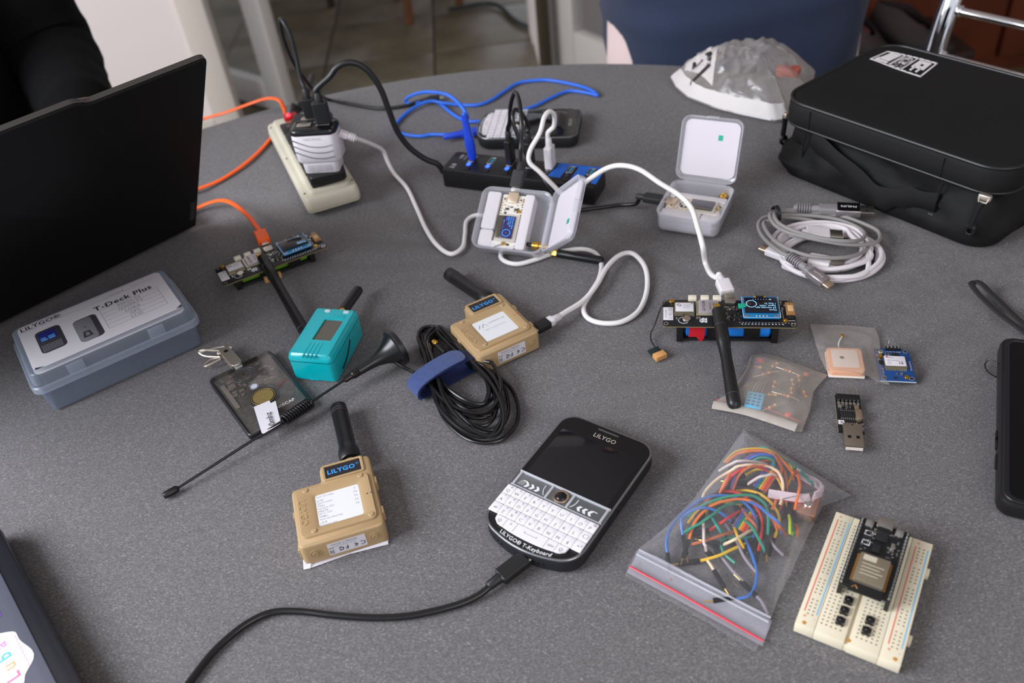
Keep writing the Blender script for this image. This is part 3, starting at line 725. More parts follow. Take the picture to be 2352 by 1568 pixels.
# ================================================================== sand coloured radios
SAND = M('sand_plastic', (172, 144, 105), .5, bump=(900, .12, .15)); SANDD = M('sand_plastic_side', (206, 176, 130), .5, bump=(900, .12, .15))
EINK = M('epaper_screen', (222, 222, 224), .45)
def radio(label, x, y, yaw, kind, a0, a1, foot_sheet):
    o = thing('handheld_radio', label, 'radio', x, y, 0, yaw)
    base = [(0, 0), (55.5, 0), (55.5, 65), (20.5, 65), (20.5, 51.5), (0, 51.5)]
    ol = fillet(base, [4.5, 4.5, 4.5, 3.5, 2, 4.5], 5)
    b = MB(); b.prism(ol, [(1, .3), (0, 1.3), (0, 15.4), (.5, 16.9), (1.6, 17.6)]); b.build('case', SAND, o)
    # raised bezel round the screen
    out = rr(49.5, 41, 4, 5, 27.6, 27); inn = rr(29, 26.8, 1.6, 5, 29.7, 26.2)
    b = MB(); b.prism(out, [(0, 17.4), (0, 18.5), (.5, 19.2)], capb=False, capt=False)
    mid = rr(34, 32, 3, 5, 29.7, 26.4); n = len(out); v = []; f = []
    for (px, py) in [(x_ - nx * .5, y_ - ny * .5) for (x_, y_), (nx, ny) in zip(out, normals(out))]: v.append((px, py, 19.2))
    for q in mid: v.append((q[0], q[1], 19.2))
    for q in inn: v.append((q[0], q[1], 18.2))
    for k in range(2):
        for i in range(n): j = (i + 1) % n; f.append((k * n + i, k * n + j, (k + 1) * n + j, (k + 1) * n + i))
    b.add(v, f)
    b.cyl(9.8, 45.6, 19, 19.9, 1.9, 16, .4); b.cyl(47, 45.6, 19, 19.9, 1.9, 16, .4); b.cyl(11.6, 10, 19, 19.9, 1.9, 16, .4); b.cyl(48.6, 10, 19, 19.9, 1.9, 16, .4)
    b.text('LILYGO', 6.6, TR(6.4, 27, 19.2, -90), .004, 'C', .05); bz = b.build('bezel', SAND, o)
    b = MB(); b.slab(inn, 17.7, 18.25); sc = b.build('screen', EINK, o)
    b = MB(); zt = 18.3
    if kind == 'list':
        b.text('RSST 27 nodes', 1.9, TR(16, 37.6, zt), 0, 'L')
        for i, (s_, t_) in enumerate((('StTk', 'Signal received'), ('7Tec', 'Meshtastic 72c2'), ('MNTK', 'MNTK 10TZ'), ('TMR1', 'Timer near Raumweg'), ('c3c4', 'Meshtastic c3c4'))):
            b.text(s_, 2.5, TR(15.8, 34.4 - i * 4.7, zt), 0, 'L'); b.text(t_, 1.7, TR(15.8, 32.2 - i * 4.7, zt), 0, 'L')
        for i in range(5): b.text('TY' if i else 'C', 2.2, TR(41.6, 37 - i * 3.4, zt, -8), 0, 'C')
    else:
        b.text('meshtastic.org', 2.5, TR(34.4, 33, zt)); b.text('0e92c3 - 2 Hearts on Devon', 1.6, TR(30, 26, zt))
        for (xa, ya, xb, yb) in ((17.4, 30, 19.6, 34), (20.6, 30, 23, 34), (23, 34, 25.6, 30)): b.tube([(xa, ya, zt), (xb, yb, zt)], .25, 4)
    b.build('screen_text', GREYINK, sc)
    # name plate
    b = MB(); b.ring(rr(29, 14.6, 1.8, 4, 36.5, 57.6), rr(24.4, 11, .6, 4, 36.6, 57.6), 17.2, 18.6, .5); np_ = b.build('plate_frame', SAND, o)
    b = MB(); b.box(24.3, 52, 17, 48.9, 63.2, 17.8); pl = b.build('name_plate', M('name_plate_black', (34, 31, 34), .4), np_)
    b = MB(); b.text('LILYGO', 5.3, TR(35.3, 57.5, 17.9), .03); b.text('\u00ae', 2.6, TR(46.6, 59, 17.9)); b.build('lettering', BLUINK, pl)
    # rivets, holes, side latches
    b = MB(); b.cyl(49, 28, 19.15, 19.3, .55, 8); b.cyl(51.6, 28.1, 19.15, 19.3, .55, 8); b.build('indicator_hole', M('indicator_hole_' + kind, (70, 40, 26) if kind == 'list' else (220, 70, 24), .5), o)
    b = MB()
    for y_ in (14, 41): b.rbox(54.9, y_ - 3, 8, 56.8, y_ + 3, 16.4, .8, .4)
    b.rbox(-1.2, 30, 4, .4, 35, 14, .6, .4); b.rbox(-1.2, 4, 2, .4, 9, 12, .6, .4); b.build('side_button', SAND, o)
    # front side: screws and the paper label, its text upside down
    TF = TR(0, 0, 0) @ Matrix.Rotation(R(90), 4, 'X')
    for cx in (9, 47.5):
        b = MB(); k24 = [2 * math.pi * q / 24 for q in range(24)]
        b.ring([(cx + 3.7 * math.cos(k), 9.4 + 3.7 * math.sin(k)) for k in k24], [(cx + 2.9 * math.cos(k), 9.4 + 2.9 * math.sin(k)) for k in k24], -.2, .35, .15, T=TF)
        b.lathe([(2.3, -.2), (2.3, .3), (1.9, .6), (1.1, .6), (.9, .3)], 20, TF @ TR(cx, 9.4, 0)); b.build('screw_boss', SAND, o)
    b = MB(); b.box(17, 3.6, -.1, 41.5, 14.6, .14, T=TF); lb = b.build('paper_label', PAPER, o)
    b = MB(); TL_ = TF @ TR(29.2, 9, .2, 180)
    b.text('MODEL:T-ECHO', 2.3, TL_ @ TR(1.4, 4 - 8, 0)); b.text('FCC ID: 2ASYE-T-ECHO', 1.35, TL_ @ TR(1, -1.9, 0)); b.build('small_print', M('label_grey', (110, 110, 116), .6), lb)
    b = MB()
    for (ch, dx, sz) in (('C', -10, 5), ('\u20ac', -5.4, 4.4), ('F', .6, 5), ('C', 4, 5)): b.text(ch, sz, TL_ @ TR(dx, 1.8, 0), .012)
    b.ring([(4 + 1.3 * math.cos(k), 1.8 + 1.3 * math.sin(k)) for k in k24], [(4 + .9 * math.cos(k), 1.8 + .9 * math.sin(k)) for k in k24], -.02, 0, .005, T=TL_)
    for (xa, ya, xb, yb) in ((9, 0, 11.6, 3.4), (11.6, 0, 9, 3.4), (8.8, 3.4, 11.8, 3.4), (9.4, 0, 9.2, 3), (11.2, 0, 11.4, 3)): b.tube([(xa, ya + .6, 0), (xb, yb + .6, 0)], .14, 4, T=TL_)
    b.box(8.4, -1.3, -.05, 12, -.8, 0, T=TL_)
    b.build('marks', INK, lb)
    # stub antenna
    p = INV[o.name] @ Vector(a0); q = INV[o.name] @ Vector(a1); d = along(p, q); L = (q - p).length; T = aim(p, d)
    b = MB(T); b.lathe([(7, -6), (7.5, -5), (7.6, 3), (7.3, 4.4), (6.3, 8.5), (6.1, 10), (6.1, L - 8), (6.1, L - 1), (5.2, L)], 28); an = b.build('antenna', RUB, o)
    b = MB(T)
    for zc in (L - 9, L - 6.4): b.lathe([(6.13, zc), (6.35, zc + .2), (6.35, zc + .6), (6.13, zc + .8)], 28, caps=False)
    b.build('antenna_ring', M('ring_grey', (52, 52, 54), .35), an)
    b = MB(); b.lathe([(7.2, 0), (7.6, .4), (7.6, 1.4), (7, 2.2)], 24, aim((p.x, 64, p.z), (0, 1, 0))); b.build('antenna_collar', SAND, o)
    if foot_sheet:
        b = MB(); b.prism([(-1.4, -2), (3, -2.4), (30, -.6), (54, -2), (55, 3), (20, 20), (0, 20)], [(0, .05), (0, .28)])
        b.add([(-1.4, -2, .2), (3, -2.6, .2), (4, -.2, 2.2), (-.8, -.1, 1.8)], [(0, 1, 2, 3)]); b.add([(30, -.8, .2), (54, -2.2, .2), (54, -.2, 1.6), (30, -.1, .8)], [(0, 1, 2, 3)]); b.build('backing_sheet', PAPER, o)
    return o
r1 = radio('sand-coloured radio with a list on its screen, nearest the viewer', -149, 343.5, 12.2, 'list', at(803, 1046, 10.5), at(777, 934, 9), True)
r2 = radio('sand-coloured radio with a white cable, beside the coiled black cable', -27.5, 504, 25.4, 'logo', at(1116, 685, 10.5), at(1030, 628, 8.5), False)

# ================================================================== teal see-through tracker box
TEAL = film('teal_translucent', (0, 190, 202), .62, .94, .16, None)
te = thing('tracker_box', 'teal see-through plastic tracker box with a stub antenna', 'device', -176.6, 528.5, 0, -17.4)
X0, X1, Y0, Y1 = 0, 37.5, -1, 61
b = MB(); o_ = rr(37.5, 61, 4, 5, 18.75, 29.5)
b.prism(o_, [(1.2, .2), (0, 1.4), (-.4, 19.8)], capt=False); b.build('case_bottom', TEAL, te)
b = MB(); b.prism(o_, [(-.3, 20.2), (-.6, 20.8), (-.5, 22.2), (.8, 25.6), (2.4, 27)], capt=False)
# lid face as a frame round the window
inn = fillet([(14.2, 18), (30.4, 18), (31.4, 44.4), (14.8, 44.2)], .8, 5); top = [(x_ - nx * 2.4, y_ - ny * 2.4) for (x_, y_), (nx, ny) in zip(o_, normals(o_))]
inn = inn[6:] + inn[:6]; n = len(top); inn = [inn[i] for i in range(len(inn))]
v = [(p_[0], p_[1], 27) for p_ in top] + [(p_[0], p_[1], 27.3) for p_ in inn] + [(p_[0], p_[1], 26) for p_ in inn]; f = []
for k in range(2):
    for i in range(n): j = (i + 1) % n; f.append((k * n + i, k * n + j, (k + 1) * n + j, (k + 1) * n + i))
b.add(v, f)
for i in range(4): b.box(14.4 + i * 3.4, -3, 25.4, 15.2 + i * 3.4, 15, 27.5, .2, T=TR(0, 0, 0))
b.rbox(14, 45.2, 26.4, 31, 50.5, 27.6, 1, .4)
tl = b.build('case_lid', TEAL, te)
b = MB(); b.slab([(14, 17.8), (30.6, 17.8), (31.6, 44.6), (14.6, 44.4)], 25.4, 26.1); b.build('screen', M('lcd_off', (84, 82, 74), .16), te)
b = MB(); b.prism(rr(32, 56, 2, 3, 18.75, 29.5), [(0, 12), (0, 13.4)]); b.build('inner_board', M('teal_tinted_board', (60, 150, 160), .5), te)  # board inside the box, one even teal
b = MB()
for x_ in (13, 29.6): b.rbox(x_ - 2.5, 53, 26, x_ + 2.5, 56, 27.9, 1.2, .4)
b.build('button', film('clear_button', (236, 244, 244), .5, .9, .2, None), te)
b = MB(); b.tube(spline([(14, -.4, 19), (14.6, -.1, 14), (17, 0, 8), (22, .3, 5.4)], 6), .7, 6); b.tube(spline([(38, 12, 4), (38.1, 24, 8), (38.1, 34, 16)], 6), .6, 6); b.build('inner_wire', BLK, te)
b = MB(); b.box(14, -1.3, 1, 22, .2, 2.6, .3); b.build('latch', TEAL, te)
q0 = INV[te.name] @ at(790, 712, 15); q1 = INV[te.name] @ at(824, 664, 11); d = along(q0, q1); L = (q1 - q0).length
b = MB(aim(q0, d)); b.lathe([(4.4, -2), (4.5, L - 3), (4.3, L - 1), (3, L)], 20); b.build('antenna', RUB, te)
b = MB(aim(q0 - d * 6, d)); b.lathe([(3.6, 0), (3.9, .5), (3.9, 4.6)], 6); b.build('antenna_connector', GOLD, te)

# ================================================================== dark clear badge tracker on a clip
SMOKE = film('smoked_plastic', (70, 68, 68), .14, .5, .2, None)
bd = thing('card_tracker', 'dark see-through card tracker with a bulldog clip', 'device', -202, 462.6, 0, 32)
o_ = fillet([(0, 0), (54.5, 0), (54.5, 84.5), (32, 84.5), (31, 82), (15, 82), (14, 84.5), (0, 84.5)], [4.5, 4.5, 5.5, 1, 1, 1, 1, 5.5], 4)
b = MB(); b.prism(o_, [(.8, .2), (0, 1), (0, 5), (.8, 5.9)], capt=False); b.build('frame', M('badge_rim', (25, 26, 30), .4), bd)
b = MB(); b.prism(o_, [(.8, 5.9), (1.6, 6.3)], capb=False); b.build('cover', SMOKE, bd)
b = MB(); b.prism(rr(49, 78, 3, 3, 27.2, 41.5), [(0, 3.2), (0, 4)]); ib = b.build('inner_board', M('badge_inner', (98, 92, 88), .5, noise=(300, .3)), bd)
b = MB(); rnd = random.Random(5)
for i in range(60):
    x_ = rnd.uniform(6, 46); y_ = rnd.uniform(46, 76)
    if math.hypot(x_ - 25, y_ - 67.6) > 10: b.box(x_, y_, 4, x_ + rnd.uniform(1, 4), y_ + rnd.uniform(.8, 3), 4.7)
b.box(4.5, 36, 4, 8, 70, 4.8); b.box(9, 60, 4, 15, 66, 4.9); b.build('chip', M('badge_chip', (150, 138, 128), .5), ib)
b = MB()
for cx, cy, ra in ((25.4, 67.6, 9.4), (25.4, 67.6, 7), (26.2, 33, 12.6)): b.ring([(cx + ra * math.cos(k), cy + ra * math.sin(k)) for k in k24], [(cx + (ra - .5) * math.cos(k), cy + (ra - .5) * math.sin(k)) for k in k24], 6.2, 6.5, .1)
b.build('moulded_ring', M('badge_ring', (66, 66, 72), .35), bd)
b = MB(); b.cyl(26.2, 33, 6.2, 6.5, 10.2, 32); b.build('speaker_ring', M('badge_dark', (28, 26, 26), .4), bd)
b = MB(); b.cyl(26.2, 33, 6.4, 6.7, 8.2, 32); b.cyl(26.2, 33, 6.6, 7, .6, 10); sp = b.build('speaker_plate', M('brass_plate', (186, 162, 104), .42, metal=.7), bd)
b = MB(); b.ring([(26.2 + 9.6 * math.cos(k), 33 + 9.6 * math.sin(k)) for k in k24], [(26.2 + 9.1 * math.cos(k), 33 + 9.1 * math.sin(k)) for k in k24], 6.4, 6.6, .05); b.build('brass_ring', M('brass_plate', (0, 0, 0)), bd)
b = MB(); b.cyl(25.6, 48.8, 6.2, 6.6, 3.6, 24); b.build('button_rim', M('grey_button_rim', (132, 130, 134), .4), bd)
b = MB(); b.cyl(25.6, 48.8, 6.5, 6.9, 2.5, 24); b.build('button', M('pale_button', (196, 200, 216), .4), bd)
b = MB(); b.text('SENSECAP', 4.2, TR(34, 13.6, 6.42), .012, 'C'); b.build('lettering', WINK, bd)
b = MB(); b.cyl(24.6, 68.6, 6.3, 6.5, 1, 10); b.build('gold_dot', GOLD, bd)
b = MB(); b.tube(spline([(40, 36, 4.8), (45, 40, 5), (49, 40, 4.8)], 5), .5, 6); b.build('red_wire', M('red_wire', (190, 20, 40), .4), bd)
cp = bd
NI = M('nickel_clip', (214, 204, 190), .42, metal=.9)
T = TR(25.5, 83, 6, 2)
b = MB(T); b.prism(rr(9.4, 28, 4, 5, 0, 12), [(.3, 1.4), (0, 1.8), (0, 2.4), (.3, 2.8)]); b.prism(rr(9.4, 28, 4, 5, 0, 12), [(.3, -3), (0, -2.6), (0, -2), (.3, -1.6)])
ca = b.build('clip_arm', NI, bd)
b = MB(T); b.cyl(0, 21, 2.6, 3, 1.9, 16); b.build('clip_hole', BLK, ca)
b = MB(T); b.lathe([(1.7, -6.5), (2.2, -6), (2.2, 6), (1.7, 6.5)], 14, TR(0, 26, 0, 0, 0, 90)); b.build('clip_pin', NI, bd)
b = MB(T)
b.tube(spline([(-4, 25, 3), (-14, 33, 5), (-17.5, 36, 3), (-15, 30, 1), (-6, 21, 0)], 6), .9, 7)
b.tube(spline([(-5, 22, -2), (-12, 27, -2.5), (-19, 24, -2), (-20, 20, -1), (-14, 18, 0), (-7, 18, 0)], 6), 1.0, 7)
b.tube(spline([(-17.5, 36, 3), (-8, 34, 2), (2, 29, 2)], 6), .9, 7); b.build('clip_spring', NI, bd)
b = MB(T); b.box(-3, -4, -.4, 3, 4, .6, .2); b.build('clip_strap', film('clear_strap', (220, 224, 226), .3, .7, .2, None), bd)

# ================================================================== whip antenna on a magnetic foot, with its coiled lead
wa_ = thing('whip_antenna', 'black whip antenna on a trumpet-shaped magnetic foot, its coiled lead strapped in blue', 'antenna', *at(905, 830, 0)[:2], 0, 0)
pf = at(907, 800, 17); pn = at(824, 852, 13.5); d = along(pf, pn); T = aim(pf, d)
L = (pn - pf).length
b = MB(T); b.lathe([(14.5, -4), (15.3, -3.4), (15.3, .6), (14.6, 1.2), (13.4, 1.4), (12.4, 3), (9.6, 6.6), (7.2, 11), (5.2, 17), (4.2, 23), (3.7, L - 2), (3.4, L)], 40); b.build('magnetic_foot', M('foot_rubber', (24, 24, 25), .3), wa_, world=True)
b = MB(T); b.lathe([(15.34, -1), (15.44, -.8), (15.44, -.5), (15.34, -.3)], 40, caps=False); b.build('foot_seam', M('foot_seam', (44, 44, 46), .4), wa_, world=True)
b = MB(T); b.lathe([(3.3, L), (3.4, L + .3), (3.4, L + 5.5), (3.0, L + 6), (2.6, L + 8), (2.5, L + 13), (1.4, L + 13.6)], 16); b.build('knurled_collar', M('gunmetal', (58, 54, 52), .3, metal=.8), wa_, world=True)
b = MB(T)
for i in range(16):
    a = 2 * math.pi * i / 16; b.tube([(3.35 * math.cos(a), 3.35 * math.sin(a), L + .4), (3.35 * math.cos(a + .3), 3.35 * math.sin(a + .3), L + 5.4)], .22, 4)
b.build('knurling', M('gunmetal_dark', (34, 32, 31), .4, metal=.6), wa_, world=True)
pc0 = at(716, 922, 11.5); pc1 = at(650, 966, 11.5); pt = at(408, 1121, 3.2); pe = at(378, 1138, 3.0)
st = pf + d * (L + 13)
b = MB(); b.tube([st, pc0], 1.0, 10); b.tube([pc1, pt], [1.15, .95], 10); b.build('rod', RUB, wa_, world=True)
dc = along(pc0, pc1); Lc = (pc1 - pc0).length; T = aim(pc0, dc); h = []
for i in range(12 * 14 + 1):
    a = i / 14 * 2 * math.pi; rad = 4.0 * min(1, i / 10, (168 - i) / 10 + .05); h.append(T @ Vector((rad * math.cos(a), rad * math.sin(a), Lc * i / 168)))
b = MB(); b.tube(h, .85, 8); b.build('coil', M('coil_wire', (18, 18, 19), .22), wa_, world=True)
b = MB(aim(pt, along(pt, pe))); Lp = (pe - pt).length; b.lathe([(1, -1), (2.3, 0), (2.7, 1.5), (2.7, Lp - 1), (2.0, Lp + .6), (.9, Lp + 1)], 16); b.build('tip_cap', RUB, wa_, world=True)
# paper flag on the rod
A = [at(583, 935, 10.5), at(619, 920, 10.5), at(622, 926, 10.6), at(633, 921, 10.5), at(646, 972, 11), at(606, 996, 11), at(601, 994, 11)]
n_ = len(A); b = MB(); b.add([p_ for p_ in A] + [p_ + Vector((0, 0, .35)) for p_ in A], [tuple(range(n_, 2 * n_))[::-1], tuple(range(n_))] + [(i, (i + 1) % n_, n_ + (i + 1) % n_, n_ + i) for i in range(n_)])
fl = b.build('paper_flag', PAPER, wa_, world=True)
ctr = at(620, 962, 11.6); dr = along(at(612, 940, 11), at(629, 990, 11)); ang = math.degrees(math.atan2(dr.y, dr.x))
b = MB(); b.text('0mhz', 7, TR(ctr.x, ctr.y, 11.9, ang + 180), 0); b.build('lettering', INK, fl, world=True)
# the coiled lead
rnd = random.Random(11)
cA, cB = at(990, 765, 0), at(1142, 1018, 0); ax = along(cA, cB); nx_ = Vector((-ax.y, ax.x, 0)); Lh = (cB - cA).length
CORD = M('coax_skin', (20, 20, 21), .27)
pts = [W((905, 830, 10)), W((925, 842, 9)), W((950, 855, 7)), W((985, 880, 8))]
NL = 12
for i in range(NL):
    near = Lh * rnd.choice((.24, .32, .38, .44, .47, .5)); far = Lh * rnd.uniform(.4, .52); la = (near + far) / 2; sl = (near - far) / 2; wa2 = rnd.uniform(15, 25) * (.7 + .3 * near / (.5 * Lh)); sh = rnd.uniform(-5, 5); z0 = 2.2 + i * 1.0; tw = rnd.uniform(-.1, .1)
    for k in range(10):
        a = 2 * math.pi * (k + .5) / 10 + math.pi * .9; u = math.cos(a); v_ = math.sin(a)
        pinch = .78 + .22 * abs(u)
        # loops open out at the near end and are gathered by the strap in the middle
        wl = wa2 * (1.42 if u > 0 else .95) * pinch
        c = (cA + cB) / 2 + ax * (la * u + sl) + nx_ * (wl * v_ + sh * (1 - abs(u)) * .6 + la * u * tw)
        pts.append(Vector((c.x, c.y, max(2, z0 * (.55 + .45 * abs(v_)) + rnd.uniform(-.6, 1.4)))))
ri = INV[r2.name]; ro = ri.inverted()
S = spline(pts, 6)
for k in range(len(S)):
    lp_ = ri @ S[k]
    if lp_.x > -3 and lp_.y > -3:
        if lp_.x < lp_.y: lp_.x = -3
        else: lp_.y = -3
        S[k] = ro @ lp_
b = MB(); b.tube(S, 1.5, 9); b.build('lead', CORD, wa_, world=True)
pe_ = at(1003, 792, 9); b = MB(aim(pe_, along(at(1003, 792, 9), at(985, 775, 9)))); 
b = MB(INV[wa_.name] @ aim(pe_, along(at(1010, 800, 9), at(995, 785, 10)))); b.lathe([(2.1, -12), (2.1, 0)], 12); b.build('heat_shrink', BLKM, wa_)
b = MB(INV[wa_.name] @ aim(pe_, along(at(1010, 800, 9), at(995, 785, 10)))); b.lathe([(2.6, 0), (3, .4), (3, 3), (2.2, 3.4), (2.2, 5)], 12); b.build('lead_connector', GOLD, wa_)
# blue hook-and-loop strap round the bundle
STRAP = M('blue_strap_weave', (42, 64, 118), .8, noise=(700, .25), bump=(1200, .8, .6), sheen=.3); STRAPU = M('blue_strap_fuzz', (30, 44, 96), .95, bump=(900, 1, .8))
sA, sB = at(968, 905, 0), at(1082, 842, 0); sx = along(sA, sB); sn = Vector((-sx.y, sx.x, 0)); mid_ = (sA + sB) / 2; hw = (sB - sA).length / 2
so = thing('cable_strap', 'blue hook-and-loop strap wrapped round the coiled black lead', 'strap', mid_.x, mid_.y, 0, 0)
def band(name, m, w0, t_, path, parent, tip=False):
    P_ = spline(path, 6); b = MB(); v = []; f = []
    n = len(P_)
    for i, p_ in enumerate(P_):
        tg = (P_[min(i + 1, n - 1)] - P_[max(i - 1, 0)]).normalized(); nn = tg.cross(sn).normalized(); w_ = w0
        if tip and i > n - 7: w_ = w0 * math.sqrt(max(.05, 1 - ((i - (n - 7)) / 6.2) ** 2))
        for (a_, c_) in ((-w_, 0), (w_, 0), (w_, t_), (-w_, t_)): v.append(p_ + sn * a_ - nn * c_)
    for i in range(n - 1):
        for k in range(4): f.append((i * 4 + k, i * 4 + (k + 1) % 4, (i + 1) * 4 + (k + 1) % 4, (i + 1) * 4 + k))
    f += [(3, 2, 1, 0), (n * 4 - 4, n * 4 - 3, n * 4 - 2, n * 4 - 1)]
    b.add(v, f); return b.build(name, m, parent, world=True)
def sp_(u, z): return mid_ + sx * (hw * u) + Vector((0, 0, z))
band('under_band', STRAPU, 7.6, 1.2, [sp_(-.95, 1), sp_(-1.16, 3), sp_(-1.22, 9), sp_(-.9, 15), sp_(0, 17.2), sp_(.9, 14.5), sp_(1.2, 8), sp_(1.14, 2.2), sp_(.8, .9), sp_(0, .8), sp_(-.9, .9)], so)
band('top_band', STRAP, 8, 1.1, [sp_(-1.18, 1.6), sp_(-1.3, 6), sp_(-1.2, 13), sp_(-.8, 17), sp_(-.2, 18.9), sp_(.4, 18.8), sp_(.78, 17.2)], so, True)

# ================================================================== keyboard phones (one near, one at the back)
KEYW = M('white_key', (232, 228, 232), .4, spec=.4); CLEAR = film('clear_acrylic', (215, 218, 222), .08, .5, .06, (300, .3, .4))
SCRB = M('black_screen_glass', (9, 9, 11), .07); SCRI = M('dark_display', (20, 19, 23), .08); RIM = M('silver_rim', (140, 140, 142), .3, metal=.9)
SHELLP = M('phone_shell', (27, 28, 30), .5)
ph = thing('keyboard_phone', 'black phone with a white keyboard in front, plugged into a black cable', 'phone', 27, 374, 0, -38.6)
def phone_out(k=0):
    # straight sides, rounded top, bowed bottom
    p = []
    w_ = 35.6
    for i in range(9):
        t_ = i / 8; x_ = -22 + 44 * t_; p.append((x_, -61.6 + 3.6 * (x_ / 22) ** 2))
    for i in range(1, 9): t_ = i / 8; p.append((22 * (1 - t_) ** 2 + 2 * t_ * (1 - t_) * 34.4 + w_ * t_ * t_, -58 * (1 - t_) ** 2 - 54.4 * 2 * t_ * (1 - t_) - 42 * t_ * t_))
    for i in range(9): a = R(90 * i / 8); p.append((w_ - 12 + 12 * math.cos(a), 42.5 + 12 * math.sin(a)))
    for i in range(9): a = R(90 + 90 * i / 8); p.append((-w_ + 12 + 12 * math.cos(a), 42.5 + 12 * math.sin(a)))
    for i in range(0, 8): t_ = 1 - i / 8; p.append((-(22 * (1 - t_) ** 2 + 2 * t_ * (1 - t_) * 34.4 + w_ * t_ * t_), -58 * (1 - t_) ** 2 - 54.4 * 2 * t_ * (1 - t_) - 42 * t_ * t_))
    return p
po = phone_out()
b = MB(); b.prism(po, [(3, .2), (.8, 1.4), (0, 4), (0, 11.2), (.3, 12)]); b.build('shell', SHELLP, ph)
b = MB(); b.prism(po, [(.3, 12), (0, 12.4), (0, 13.4), (.5, 14), (1.3, 14), (1.5, 13.4)], capb=False, capt=False); b.build('rim', RIM, ph)
b = MB(); b.prism(po, [(1.4, 12), (1.4, 13.5)]); b.build('front_plate', M('front_black', (15, 15, 17), .3), ph)
fp = [p for p in po if p[1] > -7.5]
top = [(34, -7.6)] + [(x_ - (1.7 if x_ > 0 else -1.7), y_ - 1.7 * (y_ > 42)) for x_, y_ in po if y_ > 42.4] + [(-34, -7.6)]
b = MB(); b.slab(top, 13.3, 13.9); gl = b.build('screen_glass', SCRB, ph)
b = MB(); b.rbox(-30, -6.4, 13.85, 30.4, 38.6, 13.95, .6, .02); b.build('display', SCRI, gl)
b = MB(); b.text('LILYGO', 5, TR(.5, 44.2, 14, 0), .01); b.build('lettering', M('logo_silver', (170, 160, 150), .4), gl)
b = MB(); b.rbox(-8, 49.4, 13.85, 8, 50.8, 14.05, .6, .05); b.build('earpiece', M('earpiece_grey', (70, 70, 66), .5), gl)
# clear bar with arrows and trackpad
b = MB(); b.box(-34.2, -8.9, 13, 34.2, -7.7, 15, .3); b.box(-34.2, -21, 13, 34.2, -20, 14.4, .3)
for x_ in (-33.4, 32, -8.6, 7.4): b.box(x_, -20, 13, x_ + 1.6, -8.9, 14.8, .3)
ba = b.build('clear_bar', film('acrylic_edge', (228, 230, 236), .42, .9, .08, None), ph)
b = MB(); b.box(-34, -20, 13.3, 34, -9, 13.9, .1); b.build('clear_plate', CLEAR, ba)
for s_ in (-1, 1):
    b = MB()
    for i in range(3):
        x_ = -25.5 + i * 4 if s_ < 0 else 25.5 - i * 4; k = 1 if s_ < 0 else -1
        b.slab([(x_, -18.6), (x_ + 2 * k, -18.6), (x_ + 3.4 * k, -16.6), (x_ + 2 * k, -14.6), (x_, -14.6), (x_ + 1.4 * k, -16.6)][::k], 13.9, 14.05)
    b.build('arrow_print', WINK, ba)
b = MB()
for s_ in (-1, 1): b.tube(spline([(s_ * 28, -14.4, 14), (s_ * 25, -14.2, 14), (s_ * 23, -15.5, 14)], 4), .25, 5); b.tube(spline([(s_ * 10, -18.6, 14), (s_ * 12, -15, 14), (s_ * 12.4, -11, 14)], 4), .3, 5)
for i in range(3): b.tube([(-30 + i * 1.4, -18.4, 14), (-28.4 + i * 1.4, -14.6, 14)], .2, 4)
b.build('line_print', WINK, ba)
b = MB(); b.lathe([(5.2, 13.6), (5.4, 14.4), (5, 15), (4.2, 15), (3.6, 14.6)], 28, TR(1, -14.2, 0), caps=False); b.build('trackpad_ring', M('copper_ring', (176, 152, 132), .3, metal=.9), ph)
b = MB(); b.lathe([(3.8, 14.2), (3.6, 15), (2.8, 15.7), (1.5, 16.1), (.2, 16.2)], 24, TR(1, -14.2, 0)); b.build('trackpad_button', M('trackball_black', (14, 15, 18), .2), ph)
# keys: three full rows and the bowed space row
def keymesh(wd, ht): 
    b = MB(); b.box(-wd / 2 + .1, -ht / 2 + .22, 0, wd / 2 - .1, ht / 2 - .22, 1.3, .25); return b.mesh('key', KEYW)
km = keymesh(6.85, 7.95); KX = [-30.6 + 6.85 * i for i in range(10)]
rows = [('QWERTYUIOP', '#123(\u2013_-+@'), ('ASDFGHJKL', '*456/:;\'"'), ('ZXCVBNM', '789?!,.')]
glyph = MB(); tiny = MB(); ZK = 15.45
for r_ in range(3):
    y_ = -26.2 - 8.0 * r_
    for i in range(10):
        piece('key', km, ph, KX[i] - .4, y_, 14.0)
    off = 0 if r_ < 2 else 1
    for i, ch in enumerate(rows[r_][0]): glyph.text(ch, 3.4, TR(KX[i + off] - .9, y_ - 1.3, ZK))
    for i, ch in enumerate(rows[r_][1]): tiny.text(ch, 2.5, TR(KX[i + off] + (.2 if i < 5 else 1.2), y_ + 2.3, ZK))
glyph.text('alt', 2.8, TR(KX[0] - .4, -42.6, ZK)); glyph.text('$', 3.2, TR(KX[8] - .6, -43.6, ZK)); glyph.text('<', 3, TR(KX[9] - .6, -42.6, ZK)); glyph.tube([(KX[9] - .6, -42.6, ZK), (KX[9] + 1.6, -42.6, ZK), (KX[9] + 1.6, -41, ZK)], .12, 4)
glyph.tube([(KX[9] - 2, -34.6, ZK), (KX[9] - .8, -33, ZK), (KX[9] + 1.6, -33, ZK), (KX[9] + 1.6, -36, ZK), (KX[9] - .8, -36, ZK), (KX[9] - 2, -34.6, ZK)], .12, 4)
def bow(x_): return -54.6 + 3.4 * (abs(x_) / 26) ** 2.4
xs = [-26.6, -18.4, -10.6, 12.2, 19.4, 26.6]
